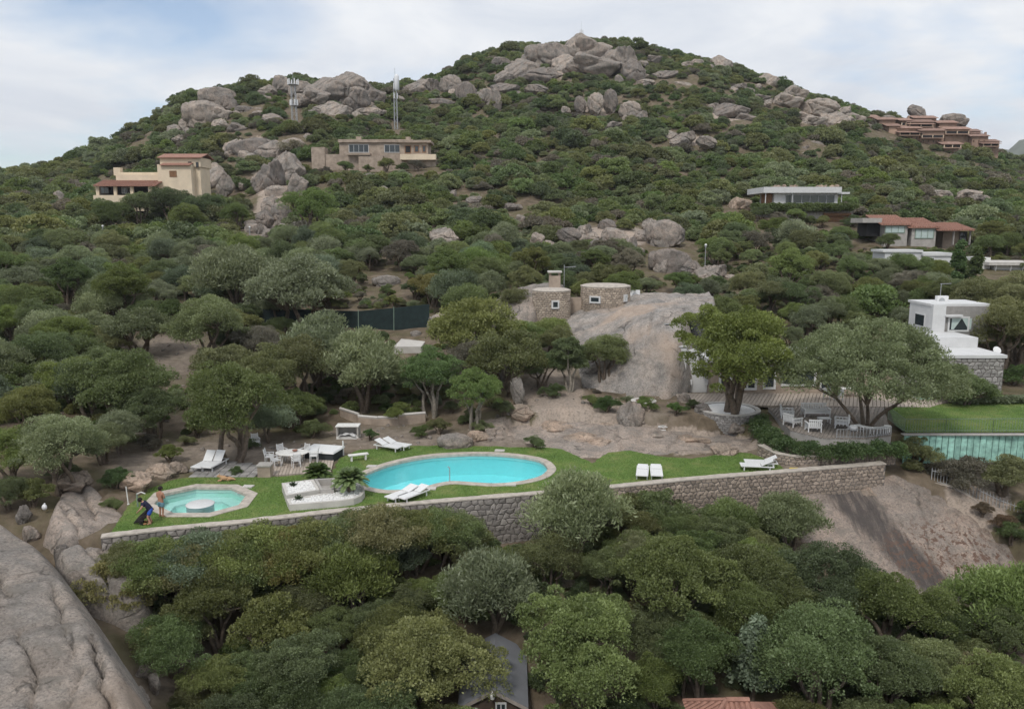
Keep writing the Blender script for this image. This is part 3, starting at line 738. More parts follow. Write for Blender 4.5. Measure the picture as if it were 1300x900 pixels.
# thin pole and jets at the big pool, stepping slabs around both
p = atz(571, 611, .07); pt = thing('pool_shower_pole', 'thin grey metal pole standing on the kidney pool coping', 'pole', p)
MB().tube([p, p + np.array([0, 0, .95])], .03, 6).build('post', 'metal_grey', pt)
MB().tube([p + np.array([0, 0, .9]), p + np.array([-.12, 0, 1.0])], .035, 6).build('spout', 'metal_grey', pt)
MB().lathe(p, [(.09, 0), (.09, .03), (.04, .05)], 10).build('base_plate', 'metal_grey', pt)
for i, (a, b, l) in enumerate([(634, 572.5, 'pale flat stone slab at the far rim of the kidney pool'), (648, 615.5, 'pale flat stone slab on the grass by the near right rim of the kidney pool'),
                         (547, 620.5, 'pale flat stone slab on the grass by the inner bend of the kidney pool'), (472, 592.5, 'pale flat stone slab on the grass by the bench end of the kidney pool'),
                         (315, 618, 'pale square stone slab at the corner of the octagonal pool')]):
    p = atz(a, b, .03); MBx = MB().prism([(p[0] + dx * (.36 + .04 * math.sin(i + k)), p[1] + dy * .25) for k, (dx, dy) in enumerate([(-1, -.9), (.9, -1), (1, .8), (-.8, 1)])], .0, .105)
    tag(MBx.build('stone_slab', 'concrete_pale'), l, 'stone slab')

# ------------------------------------------------------------------ stone walls with separate stones
def lattice_stones(L, H, sw, sh, rg):
    """irregular rubble: a jittered honeycomb of stones in an L x H strip; yields 6 corners (s,z)"""
    rows = max(1, int(round(H / (sh * .92)))); cols = int(L / sw) + 3; out = []
    def cor(i, r):          # shared corner lattice, jittered
        h = np.random.default_rng((i * 7919 + r * 104729 + 12345) & 0x7fffffff); return h.uniform(-.26, .26) * sw, h.uniform(-.24, .24) * sh
    step = H / rows
    def up(i, r): a, b = cor(2 * i, r); return (i * sw * .5 + a, r * step + b + (.13 * sh if i % 2 else -.13 * sh))
    for r in range(rows):
        for c in range(-1, cols):
            i0 = 2 * c + (r % 2)
            P = [up(i0, r), up(i0 + 1, r), up(i0 + 2, r), up(i0 + 2, r + 1), up(i0 + 1, r + 1), up(i0, r + 1)]
            P = [(min(max(s, 0.02), L - .02), min(max(z, 0.02), H)) for s, z in P]
            if max(p[0] for p in P) - min(p[0] for p in P) < .35 * sw: continue
            if r == 0: P = [(s, max(z, 0.0) * .2) if k < 3 else (s, z) for k, (s, z) in enumerate(P)]
            out.append(P)
    return out
def stone_piece(cor, fr, proud, gap):
    c = np.array(cor); m = c.mean(0); d = c - m; n = len(c)
    ln = np.linalg.norm(d, axis=1)[:, None] + 1e-6
    o = m + d * np.maximum(.3, 1 - gap / ln); i = m + (o - m) * .76
    vs = [fr(s, z, -.02) for s, z in o] + [fr(s, z, proud * (.75 + .2 * ((k * 7) % 3))) for k, (s, z) in enumerate(i)] + [fr(m[0], m[1], proud * 1.25)]
    fs = [(k, (k+1) % n, n + (k+1) % n, n + k) for k in range(n)] + [(n + k, n + (k+1) % n, 2 * n) for k in range(n)]
    return vs, fs
def poly_frame(P):
    P = np.array(P); seg = np.linalg.norm(np.diff(P, axis=0), axis=1); cum = np.concatenate([[0], np.cumsum(seg)])
    def at(s):
        s = min(max(s, 0), cum[-1] - 1e-6); k = int(np.searchsorted(cum, s, side='right') - 1); k = min(k, len(seg) - 1)
        t = (s - cum[k]) / seg[k]; p = P[k] + (P[k+1] - P[k]) * t; d = (P[k+1] - P[k]) / seg[k]
        return p, np.array([d[1], -d[0]])          # outward = right of travel
    return at, cum[-1]
def stone_wall(name, label, P, ztop, zbot, sw, sh, thick, smat, cap=None, limit=290, cat='stone wall', seed=1, capm='coping', proud=.05, parent=None):
    """P runs so that its right side faces out; stones are parts (the rest one joined part)"""
    rg = np.random.default_rng(seed); at, L = poly_frame(P); mid, _ = at(L / 2)
    t = parent or thing(name, label, cat, (mid[0], mid[1], float(zbot(L / 2))))
    n = max(2, int(L / .6)); S = np.linspace(0, L, n + 1); vs = []
    for s in S:
        p, o = at(s); q = p - o * thick
        vs += [(p[0], p[1], zbot(s)), (p[0], p[1], ztop(s)), (q[0], q[1], ztop(s)), (q[0], q[1], zbot(s))]
    fs = []
    for i in range(n):
        a, b = 4 * i, 4 * i + 4
        fs += [(a, b, b+1, a+1), (a+1, b+1, b+2, a+2), (a+2, b+2, b+3, a+3)]
    fs += [(0, 1, 2, 3), (4*n, 4*n+3, 4*n+2, 4*n+1)]
    MB().add(vs, fs).build('mortar_core' if not parent else 'wall_core', 'mortar', t)
    H = max(ztop(s) - zbot(s) for s in S)
    rest = MB(); cnt = 0; pcs = []
    for cor in lattice_stones(L, H, sw, sh, rg):
        def fr(s, z, pr):
            p, o = at(s); zt = ztop(s); return (p[0] + o[0] * pr, p[1] + o[1] * pr, zt - z)
        m = np.mean([c_[0] for c_ in cor]); zm = max(c_[1] for c_ in cor)
        if zm > ztop(m) - zbot(m) + .15: continue
        pcs.append((zm, cor, fr))
    pcs.sort(key=lambda q: q[0])
    for zm, cor, fr in pcs:
        vs, fs = stone_piece(cor, fr, proud * rg.uniform(.5, 1.3), .013)
        if cnt < limit:
            fs = [f[::-1] for f in fs]; MB().add(vs, fs).build('stone', smat, t); cnt += 1
        else: rest.add(vs, [f[::-1] for f in fs])
    if rest.v: tag(rest.build('small_stones', smat, t), kind='stuff')
    if cap:
        vs = []; fs = []; n2 = max(2, int(L / .4))
        for i, s in enumerate(np.linspace(0, L, n2 + 1)):
            p, o = at(s); j = rg.uniform(-.02, .03); a = p + o * (.06 + j); q = p - o * (thick + .04 + j); z = ztop(s) + .006
            vs += [(a[0], a[1], z), (a[0], a[1], z + cap), (q[0], q[1], z + cap + j * .4), (q[0], q[1], z)]
        for i in range(n2):
            a, b = 4 * i, 4 * i + 4; fs += [(a, b, b+1, a+1), (a+1, b+1, b+2, a+2), (a+2, b+2, b+3, a+3), (a+3, b+3, b, a)]
        fs += [(0, 1, 2, 3), (4*n2, 4*n2+3, 4*n2+2, 4*n2+1)]
        MB().add(vs, fs).build('cap', capm, t)
    return t
def wall_part(i0, i1): return WALL[i0:i1 + 1]
def zb_for(P):
    at, L = poly_frame(P)
    def zb(s):
        p, o = at(s); return float(height(p[0] + o[0] * .5, p[1] + o[1] * .5)) - .45
    tab = np.array([zb(s) for s in np.linspace(0, L, 60)]); ss = np.linspace(0, L, 60)
    return lambda s: float(np.interp(s, ss, tab))
PA = wall_part(0, 6); PB = wall_part(6, 10)
stone_wall('retaining_wall', 'long curved grey rubble retaining wall holding up the lawn below both pools', PA, lambda s: .02, zb_for(PA), .46, .36, .45, 'stone', .08, 290, seed=4)
stone_wall('retaining_wall', 'straight warm brown rubble retaining wall below the lawn corner with the paired loungers', PB, lambda s: .02 + .012 * s, zb_for(PB), .38, .29, .5, 'stone_warm', .08, 290, seed=6)
# low wall behind the lawn corner, below the hedge
PC = plan([(975, 583), (1000, 590), (1040, 588), (1090, 584), (1135, 580)], .45)
PCp = np.array([atz(a, b, .1)[:2] for a, b in [(962, 576), (985, 588), (1010, 592), (1060, 590), (1137, 583)]])
stone_wall('low_stone_wall', 'low curved rubble wall between the lawn corner and the clipped hedge', PCp, lambda s: .75, lambda s: -.3, .36, .22, .4, 'stone_warm', .05, 200, seed=8)

FOOT = []   # plan rectangles of buildings: x0,x1,y0,y1
# ------------------------------------------------------------------ foliage prototypes
def unit(v): return v / (np.linalg.norm(v, axis=-1, keepdims=True) + 1e-9)
def leaves(cent, rad, n, size, rg, up=.25, slim=.42, shell=.55, outw=.6, droop=0.0, ptint=None):
    """leaf quads spread through spherical clumps. cent (k,3), rad (k,3)"""
    k = len(cent); d = unit(rg.normal(size=(k, n, 3))); d[..., 2] = np.where(d[..., 2] < -.35, -d[..., 2], d[..., 2])
    rr = (shell + (1.08 - shell) * rg.uniform(0, 1, (k, n)) ** .6)
    P = cent[:, None] + d * rad[:, None] * rr[..., None]
    ax = unit(d * outw + rg.normal(size=d.shape) * .55 + np.array([0, 0, up - droop]))
    sd = unit(np.cross(ax, rg.normal(size=d.shape)))
    L = size * (.55 + 1.3 * rg.uniform(0, 1, (k, n)) ** 2)[..., None]; Wd = L * slim
    nrm = np.cross(ax, sd) * L * .15
    V = np.stack([P - ax * L * .5, P + sd * Wd + nrm, P + ax * L * .5, P - sd * Wd + nrm], 2)
    if ptint is None: ptint = rg.uniform(.15, .7, k)
    T = np.clip(ptint[:, None] + rg.normal(0, .10, (k, n)), 0, 1)
    return V.reshape(-1, 3), np.repeat(T.ravel(), 4)
def quads(n): return np.arange(n).reshape(-1, 4)
class Proto: pass
PROTO = {}
def mk(name, cents, rads, n, size, seed, trunk, R0, hc, H, **kw):
    rg = np.random.default_rng(seed); V, T = leaves(cents, rads, n, size, rg, **kw)
    p = Proto(); p.crown = np_mesh(name + '_crown', V, quads(len(V)), 'leaf_any', T); p.R = R0; p.hc = hc; p.H = H
    p.trunk = None
    if trunk:
        b = MB()
        for pts, r in trunk: b.tube(pts, r, 6)
        me = bpy.data.meshes.new(name + '_trunk'); me.from_pydata(b.v, [], b.f); me.update()
        me.polygons.foreach_set('use_smooth', [True] * len(me.polygons)); me.materials.append(MATS['bark']); p.trunk = me
    PROTO[name] = p; return p
def limb(a, b, r0, r1, rg, sag=.3, n=5):
    a = np.array(a, float); b = np.array(b, float); pts = []; L = np.linalg.norm(b - a)
    off = rg.normal(0, .07 * L, 3)
    for t in np.linspace(0, 1, n):
        q = a + (b - a) * t; q[2] = a[2] + (b[2] - a[2]) * t ** (1 - sag * .4); q += off * math.sin(math.pi * t); pts.append(q)
    return pts, list(np.linspace(r0, r1, n))
def jun(name, seed, R0=3.0, asp=.78, k=150, n=390, size=.074, lift=.9, rmin=.12, rmax=.25, nb=5):
    """crown of several separate lobes at different heights, each lobe a cluster of leaf clumps"""
    rg = np.random.default_rng(seed); cs = []; rs = []; bl = []
    for b in range(nb):
        a = 6.283 * b / nb + rg.uniform(-.5, .5); rr = R0 * rg.uniform(.30, .62) * (0.15 if b == 0 else 1)
        bl.append((np.array([math.cos(a) * rr, math.sin(a) * rr, lift + R0 * asp * (rg.uniform(.28, .75) if b else .78)]), R0 * rg.uniform(.34, .52) * (1.1 if b == 0 else 1)))
    w = np.array([b[1] ** 2 for b in bl]); w /= w.sum()
    for q in range(k):
        c0, rb = bl[rg.choice(nb, p=w)]; d = unit(rg.normal(size=3))
        if d[2] < -.3: d[2] = -d[2]
        c = c0 + d * rb * rg.uniform(.55, 1.02) * np.array([1, 1, asp * 1.05]); c[2] = max(c[2], .16 * R0 + rg.uniform(0, .25)); r = R0 * rg.uniform(rmin, rmax) * .92
        cs.append(c); rs.append([r, r, r * .74])
    cs = np.array(cs); rs = np.array(rs); tr = []
    base = np.array([0, 0, -.6])
    for i, (c0, rb) in enumerate(bl):
        m = c0 * [.45, .45, .6]; tr.append(limb(base + rg.normal(0, .12, 3) * [1, 1, 0], m, .16, .10, rg)); tr.append(limb(m, c0, .09, .05, rg))
        near = np.argsort(np.linalg.norm(cs - c0, axis=1)); near = near[rg.integers(0, min(28, len(near)), 6)]
        for j in near: tr.append(limb(c0 * [.85, .85, .9], cs[j], .045, .012, rg))
    return mk(name, cs, rs, n, size, seed + 1, tr, R0, lift + R0 * asp * .55, lift + R0 * asp * 1.3, up=.45, slim=.30)
jun('juniper_a', 11); jun('juniper_b', 12, asp=.9, lift=1.2); jun('juniper_c', 13, asp=.65, k=130); jun('juniper_d', 14, R0=2.6, asp=1.05, lift=1.3, k=130)
jun('round_a', 71, R0=2.4, asp=.95, lift=1.5, nb=3, k=170, n=330, size=.08, rmin=.11, rmax=.19); jun('dense_a', 51, asp=.72, k=190, n=330, size=.072, lift=.8, rmin=.10, rmax=.19); jun('dense_b', 52, asp=.82, k=190, n=330, size=.072, lift=1.1, rmin=.10, rmax=.19)
jun('mastic_a', 21, R0=2.0, asp=.72, k=95, n=290, size=.07, lift=.05); jun('mastic_b', 22, R0=2.0, asp=.6, k=95, n=290, size=.07, lift=0.0); jun('mastic_c', 23, R0=1.8, asp=.95, k=95, n=290, size=.07, lift=.1)
def olv(name, seed, R0=3.0, asp=.8, lift=1.2, k=60, n=420):
    rg = np.random.default_rng(seed); cs = []; rs = []
    for i in range(k):
        d = unit(rg.normal(size=3)); d[2] = abs(d[2]) * 1.1 - .25; rr = R0 * rg.uniform(.35, .85)
        c = np.array([d[0] * rr, d[1] * rr, lift + R0 * asp * .5 + d[2] * rr * asp]); r = R0 * rg.uniform(.24, .36); cs.append(c); rs.append([r, r, r * .95])
    cs = np.array(cs); rs = np.array(rs); tr = []
    for i in range(3):
        m = np.array([rg.normal(0, .5), rg.normal(0, .5), lift + .6]); tr.append(limb((rg.normal(0, .15), rg.normal(0, .15), -.6), m, .2, .12, rg))
        for j in rg.choice(k, 8): tr.append(limb(m, cs[j], .08, .015, rg))
    return mk(name, cs, rs, n, .19, seed + 1, tr, R0, lift + R0 * asp * .5, lift + R0 * asp * 1.4, up=.55, slim=.15, shell=.25, outw=.8)
olv('olive_a', 31); olv('olive_b', 32, asp=.95); olv('olive_c', 33, asp=.65, lift=1.6)
def spread(name, seed, R0=3.0, lift=2.0, k=110, n=270, tilt=0.0, flat=.42):
    rg = np.random.default_rng(seed); cs = []; rs = []
    for i in range(k):
        a = rg.uniform(0, 6.28); rr = R0 * math.sqrt(rg.uniform(.02, .85)); z = lift + R0 * flat * (1 - (rr / R0) ** 2.5) * rg.uniform(.25, 1) - .25 * (rr / R0) ** 2 + rg.normal(0, .18)
        cs.append([math.cos(a) * rr, math.sin(a) * rr, z]); r = min(R0, 3.6) * rg.uniform(.15, .25); rs.append([r, r, r * .8])
    cs = np.array(cs); rs = np.array(rs); tr = []
    for i in range(4):
        a = i * 1.57 + rg.uniform(-.4, .4); m = np.array([math.cos(a) * R0 * .3, math.sin(a) * R0 * .3, lift * .62])
        tr.append(limb((math.cos(a) * .15, math.sin(a) * .15, -.6), m, .17, .11, rg, .1))
        near = np.argsort(np.hypot(cs[:, 0] - m[0] * 2, cs[:, 1] - m[1] * 2))[:13]
        for j in near: tr.append(limb(m, cs[j] - [0, 0, .1], .07, .02, rg))
    return mk(name, cs, rs, n, .13, seed + 1, tr, R0, lift + R0 * flat * .5, lift + R0 * flat * 1.3, up=.4, slim=.26, shell=.35)
spread('spread_a', 41, flat=.55); spread('spread_b', 42, lift=2.2, flat=.72); spread('spread_c', 43, lift=1.7, flat=.45); spread('great', 44, R0=7.0, lift=3.2, flat=.66, k=440, n=290)
def tall(name, seed, R0=1.6, H=5.0, k=46, n=170):
    rg = np.random.default_rng(seed); cs = []; rs = []
    for i in range(k):
        t = rg.uniform(.22, 1); a = rg.uniform(0, 6.28); rr = R0 * (1.05 - t) ** .7 * rg.uniform(.3, .9)
        cs.append([math.cos(a) * rr, math.sin(a) * rr, H * t * .94]); r = R0 * rg.uniform(.22, .34); rs.append([r, r, r * 1.1])
    cs = np.array(cs); rs = np.array(rs)
    tr = [([(0, 0, -.6), (.05, 0, H * .4), (0, .05, H * .9)], [.16, .10, .03])] + [limb((0, 0, c[2] * .8), c, .05, .015, rg) for c in cs[::2]]
    return mk(name, cs, rs, n, .2, seed + 1, tr, R0, H * .5, H, up=.1, slim=.28, shell=.3, droop=.3)
tall('tall_a', 45); tall('tall_b', 46, R0=1.3, H=5.5)
SCRUB_MATS = ['leaf_juniper', 'leaf_dark', 'leaf_olivegreen', 'leaf_dark', 'leaf_bright', 'leaf_wildolive', 'leaf_dry', 'leaf_juniper', 'leaf_olivegreen']
for i, sm in enumerate(SCRUB_MATS):      # hillside scrub, coarser leaves for the distance
    rg = np.random.default_rng(60 + i); R0 = 2.0; cs = []; rs = []
    for j in range(36):
        d = unit(rg.normal(size=3)); d[2] = abs(d[2]); rr = R0 * rg.uniform(.45, .88); c = [d[0] * rr, d[1] * rr, .35 + d[2] * rr * (.7 + .14 * (i % 3))]; r = R0 * rg.uniform(.18, .36)
        cs.append(c); rs.append([r, r, r * .75])
    V, T = leaves(np.array(cs), np.array(rs), 230, .155, rg, up=.4, slim=.36, ptint=rg.uniform(.25, .62, len(cs)))
    p = Proto(); p.crown = np_mesh('scrub_%d' % i, V, quads(len(V)), sm, T); p.R = R0; p.hc = 1.1; p.H = 2.3; p.trunk = None; PROTO['scrub_%d' % i] = p
CROWN_COUNT = {}
PLACED = []       # x, y, r
def plant(kind, name, label, cat, pos, scale, mat, rotz=0.0, group=None, parts=True, bark=None, squash=1.0):
    p = PROTO[kind]; PLACED.append((pos[0], pos[1], p.R * scale))
    if parts and p.trunk:
        t = thing(name, label, cat, pos, group); t.rotation_euler = (0, 0, rotz); t.scale = (scale, scale, scale * squash)
        c = obj_of('crown', p.crown, t); k = obj_of('trunk', p.trunk, t)
        if bark: k.material_slots[0].link = 'OBJECT'; k.material_slots[0].material = MATS[bark]
    else:
        t = c = obj_of(name, p.crown, None, pos); t.rotation_euler = (0, 0, rotz); t.scale = (scale, scale, scale * squash); tag(t, label, cat, group)
    if mat: c.color = (*LEAFCOL[mat], 1)
    return t
def tree_at(kind, cx, cy, wpx, mat, name, label, cat, group=None, squash=1.0, bark=None, Y=None, pick=None):
    """crown centre at pixel (cx,cy), crown width wpx pixels; distance comes from the ground under it"""
    p = PROTO[kind]; D = 50.0; h = 2.0
    for _ in range(5):
        sc = wpx * D / FPX / (2 * p.R * .98); h = p.hc * sc * squash
        q = hit(cx, cy, h)
        if q is None: return None
        D = q[1]
    q[2] = ground_z(q[0], q[1]); return plant(kind, name, label, cat, q, sc, mat, random.uniform(0, 6.28), group, True, bark, squash)
# ------------------------------------------------------------------ boulders
BOULD = []
for i in range(7):
    bm = bmesh.new(); bmesh.ops.create_icosphere(bm, subdivisions=5, radius=1.0); rg = np.random.default_rng(90 + i)
    pl = [(unit(rg.normal(size=3)), rg.uniform(.42, .78)) for _ in range(12 if i < 4 else 7)]; ck = [(unit(rg.normal(size=3) * [1, 1, .5]), rg.uniform(-.4, .4), rg.uniform(.02, .045), rg.uniform(.10, .22)) for _ in range(4)]
    for v in bm.verts:
        p = np.array(v.co)
        for n_, d_ in pl:
            e = p @ n_ - d_
            if e > 0: p = p - n_ * e * (.95 if i < 4 else .82)
        q = Vector(p); k = .13 * mnoise.noise(q * 1.6 + Vector((i * 7, 0, 0))) + .06 * mnoise.noise(q * 4.3 + Vector((0, i * 5, 0))) + .025 * mnoise.noise(q * 11)
        k -= .10 * math.exp(-(abs(mnoise.noise(q * 1.1 + Vector((3 + i, 1, 2)))) / .035) ** 2)
        w_ = Vector(p) + .22 * Vector(mnoise.noise_vector(q * 1.7 + Vector((i, 0, 4))))
        for n_, d_, wd_, dp_ in ck: k -= dp_ * math.exp(-((np.array(w_) @ n_ - d_) / wd_) ** 2)
        v.co = q * (1 + k)
    me = bpy.data.meshes.new('boulder_%d' % i); bm.to_mesh(me); bm.free(); me.polygons.foreach_set('use_smooth', [True] * len(me.polygons)); me.materials.append(MATS['granite']); BOULD.append(me)
ROCKCOL = {'granite': (1, 1, 1, 1), 'granite_pale': (1.22, 1.2, 1.18, 1), 'granite_dark': (.76, .76, .77, 1), 'granite_pink': (1.28, 1.15, 1.04, 1)}
BMW = {'granite': 'grey', 'granite_pale': 'pale', 'granite_dark': 'dark grey', 'granite_pink': 'pinkish'}
def boulder(cx, cy_, w, h, label, mat='granite', k=None, group=None, rz=None, tilt=0.0, dep=.85, name='granite_boulder', Y=None):
    q = hit(cx, cy_ + h * .38) if Y is None else None
    if Y is not None: q = aty(cx, cy_ + h * .38, Y)
    if q is None: return
    W = w * q[1] / FPX / 2; H = h * q[1] / FPX
    o = obj_of(name, BOULD[rng.integers(7) if k is None else k], None, (q[0], q[1] + W * .3, q[2] + H * (.28 if q[1] < 130 else .34)))
    o.scale = (W * 1.05, W * dep, H * .70); o.rotation_euler = (rng.uniform(-.12, .12), tilt + rng.uniform(-.12, .12), rng.uniform(-.5, .5) if rz is None else rz)
    o.color = ROCKCOL[mat]
    FOOT.append((q[0] - W * .6, q[0] + W * .6, q[1] - W * .3, q[1] + W * .8))
    if w > 30: PROTB.append((cx - w * .34, cy_ - h * .42, cx + w * .34, cy_ + h * .05, q[1]))
    tag(o, label, 'boulder', group); return o
PROTB = []
HILLR = {
 'summit of the hill': [(700, 72, 62, 36), (742, 68, 66, 36), (785, 80, 60, 34), (752, 88, 84, 30), (662, 90, 46, 26), (692, 96, 56, 22), (806, 92, 28, 30), (720, 84, 40, 26), (640, 80, 26, 16), (640, 98, 26, 14), (830, 78, 24, 12)],
 'pointed crags below the summit': [(757, 136, 27, 26), (774, 133, 21, 28), (736, 136, 16, 20), (800, 144, 32, 22), (815, 150, 22, 16), (720, 140, 14, 10)],
 'saddle between the two hilltops': [(592, 118, 26, 32), (620, 124, 20, 24), (632, 126, 15, 28), (540, 113, 54, 24), (572, 112, 32, 24), (608, 128, 18, 16), (520, 118, 24, 14)],
 'knoll beside the lattice mast': [(414, 116, 62, 32), (442, 108, 52, 28), (398, 126, 42, 22), (424, 142, 38, 22), (452, 130, 38, 26), (476, 126, 28, 22), (386, 112, 32, 22), (360, 108, 28, 26), (332, 126, 20, 12), (462, 114, 30, 18), (340, 116, 26, 16), (408, 140, 24, 14), (436, 124, 26, 20)],
 'left shoulder of the hill': [(276, 124, 40, 30), (258, 144, 46, 36), (292, 132, 28, 26), (268, 112, 18, 12), (240, 158, 22, 14), (280, 148, 30, 18), (222, 165, 22, 12)],
 'gully beside the cream villa': [(320, 188, 62, 30), (346, 192, 52, 28), (302, 190, 36, 26), (366, 216, 54, 46), (344, 228, 48, 42), (390, 178, 24, 14), (372, 184, 28, 20), (272, 224, 32, 28), (286, 238, 28, 26), (346, 262, 28, 26), (336, 278, 28, 22), (328, 292, 34, 20), (356, 268, 24, 24), (376, 240, 34, 30), (352, 246, 30, 24), (312, 204, 30, 20), (342, 300, 30, 14), (318, 284, 16, 12), (362, 290, 20, 12)],
 'ridge running down to the rust village': [(916, 82, 26, 18), (976, 104, 26, 18), (1010, 121, 32, 18), (1000, 131, 42, 20), (1040, 142, 48, 24), (1062, 152, 42, 20), (1034, 157, 36, 16), (890, 82, 20, 12), (1086, 154, 26, 16), (960, 96, 18, 10), (1075, 142, 24, 12), (1020, 150, 26, 12), (872, 84, 22, 10)],
 'slope below the long ridge': [(926, 142, 60, 20), (946, 152, 34, 14), (872, 176, 38, 16), (896, 182, 30, 14), (1036, 188, 34, 18), (1022, 192, 22, 12), (906, 138, 26, 12), (852, 172, 18, 10), (1052, 194, 18, 10)],
 'slope under the rust village': [(1136, 242, 28, 14), (1152, 236, 28, 16), (1202, 246, 34, 10), (1232, 248, 36, 12), (1244, 252, 22, 9), (1122, 240, 18, 10), (1180, 242, 14, 8), (1290, 236, 14, 8)],
 'rocky slope left of the white villa': [(846, 296, 48, 40), (852, 330, 54, 40), (908, 346, 56, 22), (786, 302, 44, 26), (722, 302, 38, 20), (742, 296, 32, 20), (682, 308, 26, 20), (770, 290, 26, 18), (800, 312, 26, 20), (826, 286, 20, 18), (880, 340, 30, 22), (760, 312, 26, 14), (700, 312, 22, 14), (816, 300, 20, 16)],
 'middle slope below the stone villa': [(566, 302, 38, 26), (540, 292, 22, 12), (588, 296, 20, 14), (602, 254, 20, 10), (650, 262, 24, 10), (622, 276, 22, 12), (470, 232, 26, 18), (452, 240, 16, 12), (576, 246, 14, 9), (486, 244, 20, 12), (660, 280, 18, 12), (690, 268, 16, 8), (640, 300, 22, 14), (530, 308, 22, 12)],
}
HILLR['bare rock bands on the upper slope'] = [(845, 96, 40, 12), (870, 108, 34, 10), (820, 108, 30, 10), (640, 112, 40, 12), (680, 116, 34, 12), (560, 130, 36, 12), (500, 128, 30, 10), (470, 142, 34, 12), (315, 140, 34, 12), (345, 150, 30, 10), (230, 178, 30, 10), (300, 165, 34, 14), (940, 112, 34, 10), (965, 126, 30, 10), (985, 160, 30, 10), (1075, 176, 30, 9), (700, 180, 22, 8), (610, 190, 22, 8), (830, 200, 26, 9), (960, 210, 26, 8), (1110, 205, 26, 8), (430, 165, 26, 10), (1000, 112, 26, 10), (780, 160, 26, 9), (1255, 225, 22, 7), (1100, 260, 22, 8)]
SIZEW = lambda r, rs: 'largest' if r == max(rs) else ('smallest' if r == min(rs) else None)
for place, L in HILLR.items():
    ws = [a[2] * a[3] for a in L]
    for n_, (cx, cy_, w, h) in enumerate(L):
        mt = ['granite', 'granite_pale', 'granite', 'granite_dark'][rng.integers(4)] if 'village' not in place else 'granite_pale'
        k = None
        if 'pointed' in place: k = rng.integers(0, 4)
        if place.startswith(('summit', 'knoll', 'left', 'ridge')): w, h = w * 1.15, h * 1.02
        ar = w / h; shp = 'flat slabby' if ar > 2.2 else ('tall upright' if ar < 1.05 else 'rounded')
        sz = SIZEW(w * h, ws) or ('big' if w * h > np.median(ws) else 'small')
        boulder(cx, cy_, w, h, ' '.join([sz, BMW[mt], shp, 'granite boulder on the', place]), mt, k, group='boulders of the ' + place)
sat = 0
for place, L in HILLR.items():
    for (cx, cy_, w, h) in L:
        for k in range(2):
            if rng.uniform() < .35 or w < 16: continue
            a = rng.uniform(-.75, .75); f = rng.uniform(.28, .5); sat += 1
            boulder(cx + a * w, cy_ + h * rng.uniform(-.1, .5), max(9, w * f), max(7, h * f * rng.uniform(.9, 1.2)), 'small loose block lying among the boulders of the ' + place, ['granite', 'granite_pale'][k], group='loose blocks of the ' + place)
